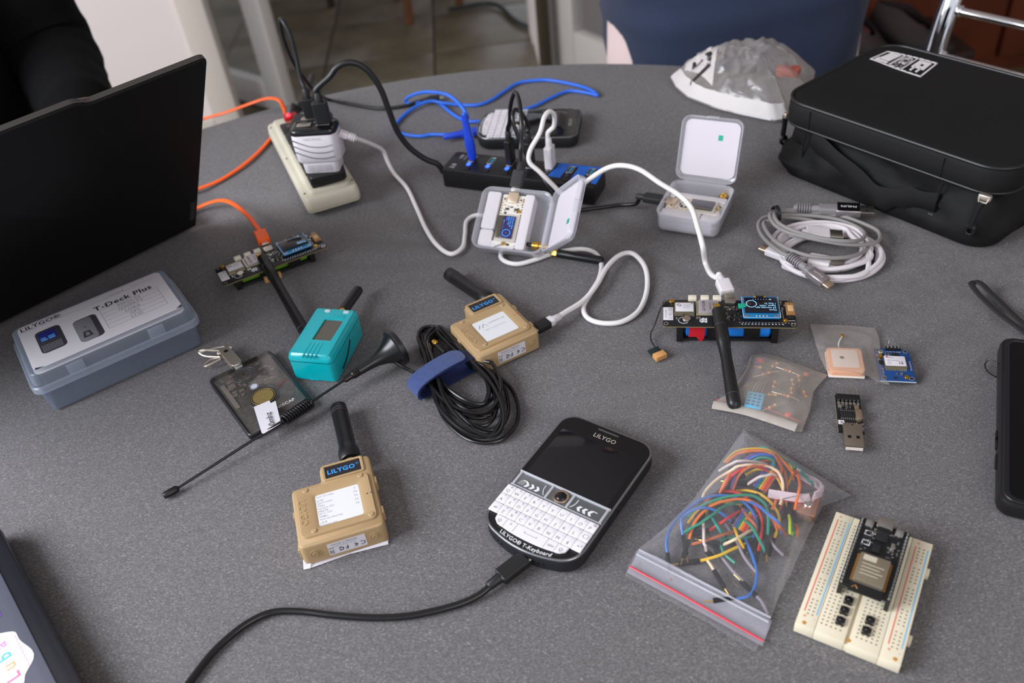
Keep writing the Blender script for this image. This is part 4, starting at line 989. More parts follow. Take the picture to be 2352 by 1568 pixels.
for i in range(5):
    x0, x1 = xs[i] + .1, xs[i + 1] - .1; n = 6
    pl = [(x0 + (x1 - x0) * k / n, bow(x0 + (x1 - x0) * k / n)) for k in range(n + 1)] + [(x1, -46.5), (x0, -46.5)]
    if i == 0: pl = [(-23, -52.4), (-20.6, -53), (x1, bow(x1)), (x1, -46.5), (-26.6, -46.5), (-26, -50)]
    if i == 4: pl = [(x0, bow(x0)), (20.6, -53), (23, -52.4), (26, -50), (26.6, -46.5), (x0, -46.5)]
    b = MB(); b.prism(pl, [(0, 14), (0, 15.1), (.2, 15.3)]); b.build('key', KEYW, ph)
tiny.text('0', 2.4, TR(-14.4, -49.2, ZK)); glyph.text('sym', 2.8, TR(15.8, -50.4, ZK))
glyph.tube([(-3.6, -49.6, ZK), (-3.6, -50.8, ZK), (5, -50.8, ZK), (5, -49.6, ZK)], .14, 4)
for x_ in (-22.6, 22.8): glyph.tube([(x_ - 1.3, -50.3, ZK), (x_, -48.9, ZK), (x_ + 1.3, -50.3, ZK), (x_ + .6, -50.3, ZK), (x_ + .6, -51.6, ZK), (x_ - .6, -51.6, ZK), (x_ - .6, -50.3, ZK), (x_ - 1.3, -50.3, ZK)], .12, 4)
KI = M('key_print_grey', (150, 148, 166), .6)
glyph.build('key_lettering', KI, ph); tiny.build('key_lettering', KI, ph)
b = MB(); b.text('LILYGO\u00ae T-Keyboard', 3.9, TR(.6, -57.6, 13.62, 0), .014)
for v_ in b.v: v_.y += 2.3 * (v_.x / 19) ** 2
b.build('lettering', WINK, ph)
b = MB()
for x_ in (-22, -18.6, -15.2, 9, 12.4, 15.8): b.cyl(0, 0, -.2, .25, .75, 10, T=TR(x_, -61.5 + 3.6 * (x_ / 22) ** 2, 7, 0, 90))
b.build('speaker_hole', BLKG, ph)
b = MB(); b.rbox(34.9, -14, 6, 36.3, -4, 10, .6, .3); b.rbox(34.9, -2, 6, 36.3, 4, 10, .6, .3); b.build('side_button', SHELLP, ph)
ph2 = copy_tree(ph); ph2['label'] = 'black phone with a white keyboard lying behind the USB hub'
T2 = TR(52, 899, 0, -102.5); m2 = T2.copy(); m2.translation = T2.translation / 1000; ph2.matrix_world = m2; INV[ph2.name] = T2.inverted()
# cable into the near phone
tip = at(1203, 1284, 7)
pc = thing('usb_cable', 'black cable running from the near phone to the bottom edge', 'cable', tip.x, tip.y, 0)
pb = at(1140, 1334, 5.4)
b = MB(); b.tube(spline([W(p) for p in [(1150, 1326, 5.2), (1128, 1344, 4.6), (1100, 1366, 3), (1060, 1385, 2.3), (1000, 1402, 2.2), (930, 1415, 2.2), (850, 1418, 2.2), (760, 1412, 2.2), (690, 1404, 2.2), (625, 1406, 2.2), (570, 1430, 2.2), (520, 1468, 2.2), (480, 1508, 2.2), (440, 1560, 2.2), (400, 1615, 2.2), (340, 1700, 2.2)]], 8), 2.15, 10); b.build('cord', CORD, pc, world=True)
plug(pc, at(1148, 1326, 5.6), along(at(1148, 1326, 5.6), tip), (0, 0, 1), 11, 6.4, 20, 9, 3, BLK, 8, 2.6, 5)
# ================================================================== power strip with chargers
BEIGE = M('beige_strip_plastic', (196, 190, 172), .48, noise=(30, .05))
ps = thing('power_strip', 'beige power strip with black sockets lying behind the circuit board', 'power strip', -189, 774, 0, 19)
LP_, WP_ = 207, 57
b = MB(); b.prism(rr(WP_, LP_, 7, 5, WP_ / 2, LP_ / 2), [(1.6, 4.4), (.4, 5.2), (0, 7), (-.2, 12), (.6, 18.4), (2, 20.4), (4.4, 21)]); b.build('body', BEIGE, ps)
b = MB(); b.prism(rr(WP_ - 13, LP_ - 13, 6, 5, WP_ / 2, LP_ / 2), [(0, 20.8), (.4, 24), (1.8, 25.6), (3.2, 26)]); b.build('top_ridge', BEIGE, ps)
b = MB(); b.prism(rr(WP_ + .4, LP_ + .4, 7, 5, WP_ / 2, LP_ / 2), [(0, 7.6), (0, 8.1)], capb=False, capt=False); b.build('seam', M('strip_seam', (150, 142, 122), .6), ps)
b = MB()
for x in (9, WP_ - 9):
    for y in (12, LP_ - 12): b.cyl(x, y, 0, 4.6, 5, 12, .4)
b.build('foot', RUB, ps)
b = MB()
for y in (16, 104, 192): b.cyl(3.4, y, 20.4, 21.15, 1.1, 10)
b.cyl(WP_ - 3.4, 16, 20.4, 21.15, 1.1, 10); b.build('screw_hole', BLKG, ps)
sk = MB(); sk.rbox(-17.5, -13.2, 0, 17.5, 13.2, 4.2, 3, .8); skm = sk.mesh('socket', BLK)
hm = MB(); hm.rbox(-11, -6.5, 0, 11, 6.5, .4, 6, .1); hm.cyl(-5, 0, .3, .6, 2.2, 10); hm.cyl(5, 0, .3, .6, 2.2, 10); hmesh = hm.mesh('socket_well', BLKG)
for i in range(6):
    q = piece('socket', skm, ps, WP_ / 2 + 1, 24 + i * 27.6, 25.6); piece('socket_well', hmesh, q, 0, 0, 4.1)
b = MB(); b.rbox(WP_ / 2 - 8, 184, 25.6, WP_ / 2 + 8, 197, 31, 2, .8); sw = b.build('switch', M('red_switch', (150, 18, 24), .3), ps)
b = MB(); b.lathe([(2.4, 0), (2.4, 1), (1.4, 2.4), (.2, 2.8)], 14, INV[ps.name] @ Matrix.Translation(at(662, 266, 33))); b.build('indicator_lamp', M('red_lamp_glow', (255, 40, 60), .3, emit=5), sw)
b = MB(); b.tube([Vector((WP_ / 2 + 6, LP_ - 3, 14)), Vector((WP_ / 2 + 6, LP_ + 6, 22)), Vector((WP_ / 2 + 10, LP_ + 18, 26)), Vector((WP_ / 2 + 18, LP_ + 28, 16)), Vector((WP_ / 2 + 9, LP_ + 40, 6)), Vector((WP_ / 2 + 40, LP_ + 95, 5)), Vector((WP_ / 2 + 60, LP_ + 150, 4.5))], 3.6, 10); b.build('mains_cord', BLK, ps)

def on_strip(x, y, z): return TR(-189, 774, 0, 19) @ Vector((x, y, z))
# travel adapter + white two-port charger at the near end
bp = on_strip(WP_ / 2 + 2.5, 20, 0)
ad = thing('plug_adapter', 'flat black plug adapter in the nearest socket of the power strip', 'adapter', bp.x, bp.y, 29.6, 12)
b = MB(); b.prism(rr(37, 27, 4, 4), [(1, .2), (0, 1), (0, 8.4), (1, 9.4)]); b.build('body', BLK, ad)
ch = thing('usb_charger', 'white two-port charger with a black top, standing on the power strip', 'charger', bp.x - 1, bp.y + 3, 39.2, -8)
CHW = M('charger_white', (214, 209, 213), .35)
b = MB(); b.prism(rr(36, 23, 4, 4), [(.4, 0), (0, .6), (-.6, 11.6)]); b.build('neck', CHW, ch)
oc_ = rr(46, 27, 7, 5)
b = MB(); b.prism(oc_, [(4, 11), (1.6, 12), (0, 14), (-.4, 30), (0, 40), (.3, 41.6)]); b.build('body', CHW, ch)
b = MB(); b.prism(oc_, [(.4, 41.6), (-.5, 42.4), (-.5, 45), (.6, 46.8), (3, 47.6)]); tp = b.build('top', BLKG, ch)
b = MB()
for x_ in (-10, 10): b.rbox(x_ - 7, -3.4, 47.5, x_ + 7, 3.4, 48.1, .8, .1)
b.build('usb_socket', STEEL, tp)
b = MB()
for i in range(3):
    z_ = 33.6 - i * 6.2; b.tube(spline([(-22, -13.9, z_ + 5), (-14, -13.9, z_ + 1), (-4, -13.9, z_ - 3), (8, -13.9, z_ - 4), (18, -13.6, z_ - 2.4)], 5), .55, 6)
b.build('groove', M('charger_groove', (96, 94, 98), .6), ch)
b = MB(); TFc = TR(0, -13.95, 0) @ Matrix.Rotation(R(90), 4, 'X'); b.text('ORIGINAL', 4.2, TFc @ TR(-1, 38.6, 0)); b.text('3.1A', 3.4, TFc @ TR(-13, 14.6, 0)); b.build('lettering', M('pale_print', (196, 192, 196), .6), ch)
b = MB(); TFn = TR(0, -12, 0) @ Matrix.Rotation(R(90), 4, 'X')
for i in range(3): b.text('MODEL TRAVEL CHARGER', 2.1, TFn @ TR(0, 8 - i * 2.2, .05))
b.text('CE  RoHS', 2, TFn @ TR(-6, 1.6, .05)); b.build('small_print', GREYINK, ch)
TCH = TR(bp.x - 1, bp.y + 3, 39.2, -8)
# a black charger block behind the white one, with the far black plug in its top
fl_ = at(680, 352, 30); bk = fl_ + Matrix.Rotation(R(-8), 3, 'Z') @ Vector((21, 14, 0))
cb = thing('usb_charger', 'black charger block standing on the power strip behind the white charger', 'charger', bk.x, bk.y, 29.6, -8)
b = MB(); b.rbox(-21, -14, .2, 21, 14, 33, 4, 1.4); b.build('body', BLK, cb)
b = MB(); b.rbox(-10, -4, 32.8, 10, 4, 33.5, 1, .1); b.build('usb_socket', STEEL, cb)
# cables from the chargers
def upplug(par, base, top_px, m=BLK, w_=13, t_=8, L=22, up=(0, 1, 0)): return None
pA = TCH @ Vector((11, 0, 47.6)); pB = TR(bk.x, bk.y, 29.6, -8) @ Vector((2, 0, 33.4))
k1 = thing('usb_cable', 'thick black cable arching from the white charger to the USB hub', 'cable', pA.x, pA.y, pA.z)
hub_in = TR(-51, 806, 0, -26.7) @ Vector((-1, 6, 14))
def planar(pts, P0, P1):
    n_ = Vector((-(P1.y - P0.y), P1.x - P0.x, 0)); o_ = []
    for px, py in pts:
        d = ray(px, py); k = (n_.x * P0.x + n_.y * P0.y) / (n_.x * d.x + n_.y * d.y); o_.append(Vector((d.x * k, d.y * k, CAM_H * 1000 + d.z * k)))
    return o_
plug(k1, pA + Vector((0, 0, 23)), (0, 0, -1), (0, 1, 0), 15, 9, 22, 10, 3.6, BLK, 12, 4.5, 1)
arc = [pA + Vector((0, 0, 25)), pA + Vector((0, 0, 35))] + planar([(757, 176), (772, 156), (794, 144), (822, 147), (850, 168), (875, 206), (892, 250), (912, 300), (940, 338), (975, 364), (1005, 377)], pA, hub_in) + [hub_in]
b = MB(); b.tube(spline(arc, 8), 3.0, 12); b.build('cord', BLK, k1, world=True)
k2 = thing('usb_cable', 'thin black cable rising high from the black charger then down to the cloth', 'cable', pB.x, pB.y, pB.z)
plug(k2, pB + Vector((0, 0, 22)), (0, 0, -1), (0, 1, 0), 14, 8.6, 21, 11, 3.2, BLK, 12, 4.5, 1)
Yk = pB.y
arc = [pB + Vector((0, 0, 24)), pB + Vector((0, 0, 34))] + [W(p) for p in [(690, 180, None, Yk + 4), (680, 130, None, Yk + 8), (668, 85, None, Yk + 10), (652, 52, None, Yk + 14), (644, 44, None, Yk + 22), (645, 62, None, Yk + 30), (655, 100, None, Yk + 40), (672, 140, None, Yk + 52), (695, 175, None, Yk + 70), (722, 208, None, Yk + 95), (752, 228, 4), (800, 238, 2.3), (871, 249, 2.3), (931, 243, 2.3), (962, 233, 2.4), (982, 229, 3)]]
b = MB(); b.tube(spline(arc, 8), 2.2, 10); b.build('cord', BLK, k2, world=True)
plug(k2, at(984, 228, 4), along(at(984, 228, 4), at(1018, 224, 4)), (0, 0, 1), 10, 6, 14, 7, 2.6, BLK, 8, 2.5, 5)
# white cable: charger side port -> behind the leaning box -> sand radio
wc = thing('usb_cable', 'white cable running from the white charger to the sand-coloured radio', 'cable', pA.x, pA.y, 60)
q1 = W((768, 301, 78)); q2 = W((800, 312, 72)); dq = along(q2, q1)
plug(wc, q2, dq, (0, 0, 1), 8, 6.4, 9, 9, 2.9, WHT, 0, 0, 0, ribs=3)
tip = at(1228, 756, 9)
wp = [q2, W((830, 322, 58)), W((858, 333, 42)), W((880, 346, 28)), W((890, 370, 16)), W((905, 398, 7)), W((935, 432, 3)), (958, 480, 2.3), (978, 525, 2.3), (1003, 562, 2.3), (1035, 583, 2.3), (1062, 568, 2.3), (1068, 540, 2.3), (1072, 508, 2.6), (1095, 494, 5), (1130, 500, 6), (1165, 520, 5), (1165, 560, 3), (1150, 585, 2.3), (1160, 600, 2.3), (1190, 606, 2.3), (1230, 596, 2.3), (1270, 582, 2.3), (1330, 572, 2.3), (1365, 580, 2.3), (1381, 605, 2.3), (1376, 640, 2.3), (1355, 675, 2.3), (1340, 705, 2.3), (1350, 730, 2.3), (1385, 742, 2.3), (1430, 738, 2.3), (1468, 712, 2.3), (1486, 665, 2.6), (1482, 615, 3.4), (1455, 583, 5), (1425, 585, 7), (1395, 612, 7), (1370, 655, 6.8), (1340, 690, 6), (1300, 716, 8), (1280, 728.5, 9), (1271, 734, 9)]
b = MB(); b.tube(spline([W(p) for p in wp], 8), 2.2, 10); b.build('cord', WCAB, wc, world=True)
plug(wc, at(1271, 734, 9), along(at(1271, 734, 9), tip), (0, 0, 1), 8.6, 6, 5.6, 7, 2.9, WHT, 0, 0, 0)
plug(wc, at(1260, 739.5, 9), along(at(1260, 739.5, 9), tip), (0, 0, 1), 10.4, 6.6, 12.5, 0, 3, BLK, 8, 2.6, 3, name='plug_body')

# ================================================================== seven-port hub
TH = TR(-51, 806, 0, -26.7)
hb = thing('usb_hub', 'long black seven-port USB hub with blue tape on its right end', 'hub', T=TH)
b = MB(); b.rbox(0, 0, .3, 166, 39, 21, 3, 1.2); b.build('body', M('hub_black', (21, 21, 23), .35), hb)
b = MB(); b.box(3, 15.4, 20.9, 118, 15.7, 21.15); b.build('panel_line', M('hub_line', (44, 44, 48), .4), hb)
pm = MB(); pm.ring(rr(6.6, 13.4, .6, 2), rr(4.6, 11.6, .4, 2), 0, .7, .2); pmm = pm.mesh('port', STEEL)
pw = MB(); pw.box(-2.3, -5.8, .1, 2.3, 5.8, .25); pwm = pw.mesh('port_well', BLKG)
pt_ = MB(); pt_.box(-.9, -5, .2, .9, 5, .6); ptm = pt_.mesh('port_tongue', M('port_tongue_blue', (40, 150, 190), .4))
lm = MB(); lm.rbox(-2, -2.6, 0, 2, 2.6, .5, .8, .1); LEDM = M('blue_led', (40, 80, 255), .3, emit=4); lmm = lm.mesh('indicator_lamp', LEDM); lmo = lm.mesh('indicator_lamp', M('led_off', (40, 42, 60), .3))
bm_ = MB(); bm_.rbox(-3.4, -2.6, 0, 3.4, 2.6, 1.2, .8, .3); bmm = bm_.mesh('port_button', BLK)
PX = [25 + 21.6 * i for i in range(7)]
for i, x_ in enumerate(PX):
    p_ = piece('port', pmm, hb, x_, 27, 20.9); piece('port_well', pwm, p_, 0, 0, 0); piece('port_tongue', ptm, p_, .3, 0, 0)
    piece('indicator_lamp', lmm if i < 3 else lmo, hb, x_, 15.6, 20.9); piece('port_button', bmm, hb, x_ + 2, 6.6, 20.9)
b = MB()
for i in range(3): b.add([(PX[i] + 1, 10, 21.06), (PX[i] + 2, 10, 21.06), (PX[i] + .6, 13, 21.06), (PX[i] - .2, 13, 21.06)], [(0, 1, 2, 3)])
b.build('lamp_mark', M('blue_mark', (50, 60, 200), .4, emit=1), hb)
b = MB(); b.text('3.0', 7, TR(10.2, 9, 21.1, 90), .02); b.text('USB', 5, TR(11, 29, 21.1, 90), .01); b.text('SUPERSPEED', 2.2, TR(16, 29, 21.1, 90)); b.build('lettering', M('hub_print', (190, 190, 196), .5), hb)
TAPE = M('blue_painter_tape', (22, 96, 196), .6, bump=(300, .3, .3), noise=(120, .12))
b = MB()
b.prism([(114.6, 10), (127.5, 9.4), (128.4, 22), (129, 37), (118, 37.6), (116, 24)], [(0, 20.9), (0, 21.25)])
b.prism([(139, 9), (149.4, 8.6), (150.4, 22), (151, 37), (139.6, 37), (139.2, 22)], [(0, 20.9), (0, 21.25)])
b.prism([(160.8, 6), (166.3, 5.6), (166.3, 36), (163.8, 39), (161.4, 36.4), (161, 20)], [(0, 20.9), (0, 21.3)])
b.prism([(118, 33.4), (166.2, 33), (166.2, 37.4), (118.4, 37.4)], [(0, 20.9), (0, 21.2)])
b.build('tape', TAPE, hb)
def hubpt(i, z=21): return TH @ Vector((PX[i], 27, z))
# blue cable from the hub round behind the far phone and back into its end
bc = thing('usb_cable', 'blue cable looping from the USB hub round the far phone', 'cable', *hubpt(0)[:2], 21)
BLUC = M('blue_cable_skin', (44, 110, 226), .42); BLUP = M('blue_plug', (28, 70, 206), .4)
h0 = hubpt(0)
T = aim(h0 + Vector((0, 0, 1)), (-.06, 0, 1), (0, 1, 0)); b = MB(T)
sec = [(5.6, 2.8, 0), (6.6, 4.2, 3), (6.8, 5, 12), (6.8, 5, 20), (6, 4.6, 26), (4.4, 3.8, 33), (3.6, 3.4, 44), (2.6, 2.6, 50)]
v = []; f = []
for (a_, c_, z_) in sec:
    for (x_, y_) in rr(c_ * 2, a_ * 2, min(a_, c_) * .6, 3): v.append((x_, y_, z_))
n_ = len(v) // len(sec)
for k in range(len(sec) - 1):
    for i in range(n_): j = (i + 1) % n_; f.append((k * n_ + i, k * n_ + j, (k + 1) * n_ + j, (k + 1) * n_ + i))
f.append(tuple(range(n_ - 1, -1, -1))); f.append(tuple(range(n_ * (len(sec) - 1), n_ * len(sec)))); b.add(v, f); b.build('plug', BLUP, bc, world=True)
ht = T @ Vector((0, 0, 50)); K = 1 / 3.137
def c3(X, Y, z): return (880 + X * K, 150 + Y * K, z)
bpts = [T @ Vector((0, 0, 46)), ht, W((1074, 268, None, ht.y + 4)), W((1062, 247, None, ht.y + 14)), W((1046, 230, None, ht.y + 30)), W((1026, 217, None, ht.y + 60)), c3(380, 195, 44), c3(280, 195, 34), c3(190, 225, 16), c3(160, 260, 4), c3(190, 275, 2.1), c3(240, 270, 2.1), c3(320, 245, 2.1), c3(370, 250, 2.1), c3(420, 285, 2.1), c3(500, 350, 2.1), c3(580, 395, 2.1), c3(640, 405, 2.1), c3(720, 400, 2.1), (1130, 270, 2.1), (1170, 262, 2.1), c3(1000, 325, 2.1), c3(1100, 290, 2.1), c3(1230, 225, 2.1), c3(1340, 185, 2.1), c3(1480, 200, 2.1), c3(1545, 217, 2.1), c3(1500, 180, 2.1), c3(1400, 145, 2.1), c3(1220, 110, 2.1), c3(1100, 108, 2.1), c3(970, 130, 2.1), c3(870, 190, 2.1), c3(780, 250, 2.1), c3(680, 285, 2.1), c3(560, 285, 2.1), c3(440, 272, 4.5), c3(340, 258, 6), c3(250, 290, 4), c3(150, 360, 2.1), c3(85, 435, 2.1), c3(95, 468, 2.1), c3(170, 500, 2.1), c3(270, 510, 2.1), c3(350, 498, 3), c3(430, 500, 5), c3(500, 496, 7)]
b = MB(); b.tube(spline([W(p) for p in bpts], 8), 2.05, 10); b.build('cord', BLUC, bc, world=True)
e0 = W(c3(560, 494, 7)); e1 = T2 @ Vector((0, -57.5, 7))
plug(bc, e0, along(e0, e1), (0, 0, 1), 11, 6.6, (e1 - e0).length - 4, 20, 3.4, BLUP, 8, 2.6, 3)

# ================================================================== two small clear boxes with display boards on foam
BOXP = film('clear_box_plastic', (236, 236, 244), .15, .62, .2, None); FOAM = M('white_foam', (214, 209, 213), .95, bump=(700, .6, .5)); BRDW = M('white_circuit_board', (224, 218, 208), .45)
def small_box(label, T, lid_ang, lit, coax):
    """tray 62 x 57, x along the hinge-side-to-latch... local: hinge on +x side"""
    o = thing('component_box', label, 'box', T=T)
    b = MB(); shell(b, -31, -29, 31, 29, 8, [(3, .2), (1.6, 1), (.6, 3), (0, 17.4), (-.9, 17.8), (-.9, 19.6)], 1.4); b.build('tray', BOXP, o)
    b = MB(); b.rbox(-27.5, -26.5, 2, 6, -20, 14.6, 2, .5); b.rbox(-27.5, -26.5, 1.8, 14.5, 26.5, 9, 2, .5)
    b.rbox(-27.5, -10, 9, -15.4, 26.5, 16, 2, .6); b.rbox(-27.5, -26.5, 9, -15.4, -10.4, 15, 2, .6); b.rbox(6.5, -26.5, 9, 15, 26.5, 16, 2, .6); b.build('foam', FOAM, o)
    # lid
    TLd = TR(32, 0, 19.6) @ Matrix.Rotation(R(-lid_ang), 4, 'Y')
    b = MB(TLd); ol = rr(60, 58, 8, 5, 31, 0)
    # shallow pan whose open side faces the tray side
    b.prism(ol, [(2.2, -6), (.6, -5.4), (0, -4.4), (0, 1.2), (1.2, 1.2), (1.2, -3.6), (3.2, -4.8)], capb=True, capt=True)
    ld_ = b.build('lid', BOXP, o)
    b = MB(TLd); b.prism(rr(52, 52, 6, 5, 31.4, 0), [(0, -4.2), (0, -3.2)]); fo_ = b.build('lid_foam', M('lid_sheet', (206, 199, 206), .8), ld_)
    b = MB(TLd); b.box(40, -10.6, -3.3, 45, -6.4, -2.9); b.build('green_dot', M('green_sticker', (20, 158, 132), .5), fo_)
    b = MB(TLd); b.rbox(59.8, -5.5, -5, 61.6, 5.5, 2, .8, .4); b.build('latch', BOXP, ld_)
    b = MB(TLd); b.tube([(-.6, -20, -1), (-.6, 20, -1)], 1.2, 8); b.build('hinge', BOXP, ld_)
    # board: usb end toward +y
    b = MB(); b.prism(fillet([(-13.5, -22), (-10, -25), (3, -25), (6.5, -22), (6.5, 25), (-13.5, 25)], 1, 2), [(0, 13.4), (0, 15)]); pb_ = b.build('board', BRDW, o)
    b = MB()
    for i in range(17):
        for x_ in (-12.6, 5.6): b.cyl(x_, -19 + i * 2.54, 14.95, 15.2, .7, 8)
    b.build('pin_pad', GOLD, pb_)
    b = MB(); b.rbox(-8.2, 17, 15, .8, 26.5, 18.2, 1, .3); us = b.build('usb_socket', M('usb_shell_warm', (222, 200, 176), .3, metal=.6), o)
    b = MB()
    for x_ in (-10.8, 3.8): b.box(x_ - 1.7, 18, 15, x_ + 1.7, 22, 16.6, .2)
    b.build('button_base', M('ivory_button', (216, 206, 190), .5), pb_)
    b = MB()
    for x_ in (-10.8, 3.8): b.cyl(x_, 20, 16.5, 17, .9, 10)
    for (x0, y0, x1, y1) in ((-9, 10, -6, 12), (-1, 10, 1, 12), (-9.4, 5.6, -7.6, 8), (1.5, 8, 3, 12.6), (-5, 12.6, -2.6, 13.6), (-1, -24, 1, -22)): b.box(x0, y0, 15, x1, y1, 15.9, .1)
    b.build('chip', M('brown_chip', (70, 62, 54), .5), pb_)
    b = MB()
    for (x0, y0) in ((-11.4, 14), (-8, 13), (0, 14.6), (3.6, 15), (-11, 9), (-2, 8.4)): b.box(x0, y0, 15, x0 + 1.8, y0 + 1, 15.8, .1)
    b.build('solder', SOLD, pb_)
    b = MB(); b.cyl(3.6, 9.4, 15, 16.6, 1.5, 12, .2); b.cyl(-4, -22.6, 15, 16.8, 1.6, 12, .2); b.box(-6, -23.6, 15, -1.6, -21.6, 16, .2); b.build('coax_socket', GOLD, pb_)
    b = MB(); b.rbox(-13, -20.5, 15, 6, 5.5, 17.2, .6, .3); fr = b.build('display_frame', film('clear_frame', (236, 230, 220), .5, .85, .15, None), o)
    b = MB(); b.box(-12.6, -18, 17.1, -8, 3.4, 18.2, .2); b.build('screen_margin', M('mirror_strip', (92, 86, 72), .25, metal=.3), o)
    b = MB(); b.box(-8, -18, 17.1, 2.8, 3.4, 18.5, .2); sc = b.build('screen', M('oled_purple' if lit else 'oled_grey', (58, 48, 92) if lit else (88, 86, 94), .15), o)
    if lit:
        b = MB(); zz = 18.62
        for i, s_ in enumerate(('Unknown Name', '8 minutes ago', 'Signal: 76%', '7 km')): b.text(s_, 1.75, TR(1.4 - i * 1.9, 2.4, zz, -90), 0, 'L')
        for i in range(6): b.cyl(-6.6, -1.6 - i * 1.7, zz - .05, zz, .5 if i == 0 else .22, 6)
        b.ring([(-2.6 + 3.6 * math.cos(k), -13 + 3.4 * math.sin(k)) for k in k24], [(-2.6 + 3.3 * math.cos(k), -13 + 3.1 * math.sin(k)) for k in k24], zz - .1, zz, .02)
        b.text('1', 1.8, TR(-2.6, -13, zz, -90)); b.build('screen_text', M('oled_blue_text', (60, 160, 255), .5, emit=1.0), sc)
    # coax pigtail and gold connector through the hinge-side wall
    cx_, cy_ = coax
    b = MB(); Tc = aim((cx_ - 6, cy_, 10), (1, 0, 0)); b.lathe([(2.6, -3), (3.6, -2.6), (3.6, 0), (4.3, .2), (4.3, 3), (3, 3.2), (3, 13)], 12, Tc); b.build('antenna_connector', GOLD, o)
    b = MB(); b.tube([(cx_ - 20, cy_ + 1, 10), (cx_ - 8, cy_, 10)], 1.9, 8); b.build('heat_shrink', BLKM, o)
    b = MB(); b.tube(spline([(-4, -23, 16.6), (-12, -27, 13), (6, -27.2, 4), (17, -24, 6), (cx_ - 19, cy_ + 1, 10)], 6), .6, 6); b.build('pigtail', M('pigtail_grey', (150, 150, 156), .4), o)
    return o
# leaning box: near edge on the cloth, back edge on the hub
gx = at(1172, 594, 0)
TB1 = TR(gx.x, gx.y, 0, -24) @ Matrix.Rotation(R(36), 4, 'X') @ TR(0, 31, 0) @ Matrix.Diagonal((1.07, 1.0, 1, 1))
bx1 = small_box('small clear box with a lit display, leaning on the USB hub', TB1, 56, True, (29, -19))
TB2 = TR(186, 688, 0, 61)
bx2 = small_box('small clear box lying flat with its lid upright', TB2, 68, False, (29, -20))
# black cable hub -> leaning box
def black_loop(label, hp, pts, tip_end, dirn, up, L_=18, mid=True):
    o = thing('usb_cable', label, 'cable', hp.x, hp.y, 21)
    plug(o, hp + Vector((0, 0, 27)), (0, 0, -1), (1, -.5, 0), 12.5, 7, 26, 9, 2.9, BLK, 11, 4.4, .6)
    b = MB(); b.tube(spline([hp + Vector((0, 0, 30)), hp + Vector((0, 0, 38))] + [W(p) for p in pts] + [tip_end - dirn * (L_ + 4), tip_end - dirn * L_], 8), 2.05, 10); b.build('cord', CORD, o, world=True)
    plug(o, tip_end - dirn * L_, dirn, up, 11.4, 6.4, L_ - 1, 8, 2.8, M('grey_black_plug', (46, 46, 48), .5), 8.4, 2.6, 5)
    return o
t1 = TB1 @ Vector((-3.6, 30.5, 16.6)); d1 = (TB1.to_3x3() @ Vector((0, -1, 0))).normalized()
h2 = hubpt(2)
black_loop('black cable looping up from the hub down to the leaning box', h2, [W((1170, 280, None, h2.y - 2)), W((1173, 240, None, h2.y - 8)), W((1183, 212, None, h2.y - 22)), W((1193, 235, None, h2.y - 44)), W((1198, 285, None, h2.y - 62)), W((1196, 340, None, h2.y - 70))], t1, d1, TB1.to_3x3() @ Vector((0, 0, 1)))
t2 = TB2 @ Vector((-3.6, 30.5, 16.6)); d2 = (TB2.to_3x3() @ Vector((0, -1, 0))).normalized()
h3 = hubpt(3)
black_loop('black cable looping from the hub under the lid to the flat box', h3, [W((1214, 290, None, h3.y + 2)), W((1200, 262, None, h3.y - 4)), W((1183, 252, None, h3.y - 12)), W((1178, 275, None, h3.y - 20)), W((1192, 318, None, h3.y - 26)), W((1215, 365, None, h3.y - 32)), W((1240, 400, None, h3.y - 40)), W((1262, 432, None, h3.y - 50)), (1285, 470, 6), (1320, 482, 3), (1370, 478, 2.6), (1420, 471, 4), (1460, 468, 8)], t2, d2, Vector((0, 0, 1)))
# white cable hub -> right board
h4 = hubpt(4)
wb = thing('usb_cable', 'white cable arching from the hub over the flat box to the blue-battery board', 'cable', h4.x, h4.y, 21)
plug(wb, h4 + Vector((0, 0, 24)), (0, 0, -1), (1, -.5, 0), 13, 8, 23, 9, 3, WHT, 11, 4.4, .6)
tip = TR(169, 515, 0, -12.3) @ Vector((2, 17, 24.2)); dt = Vector((.05, -1, -.12)).normalized()
ws = [h4 + Vector((0, 0, 27)), h4 + Vector((0, 0, 38)), W((1272, 290, None, h4.y - 2)), W((1273, 265, None, h4.y - 6)), W((1262, 256, None, h4.y - 10)), W((1250, 270, None, h4.y - 16)), W((1240, 305, None, h4.y - 24)), W((1218, 345, None, h4.y - 32)), W((1216, 372, None, h4.y - 38)), W((1240, 395, None, h4.y - 44)), W((1270, 425, None, h4.y - 50)), W((1292, 445, None, h4.y - 54)), W((1320, 440, None, h4.y - 50)), W((1356, 410, None, 690)), W((1395, 386, None, 685)), W((1430, 380, None, 676)), W((1470, 390, None, 668)), W((1515, 420, None, 655)), W((1560, 448, None, 644)), W((1588, 478, None, 628)), W((1602, 520, None, 608)), W((1614, 565, None, 590)), W((1620, 602, 14)), W((1632, 628, 20)), W((1648, 638, 25))]
pe0 = tip - dt * 20
b = MB(); b.tube(spline(ws + [pe0 - dt * 8, pe0], 8), 2.3, 10); b.build('cord', WCAB, wb, world=True)
plug(wb, pe0, dt, (0, 0, 1), 11.4, 7, 14, 6, 3, WHT, 7, 2.4, 7)
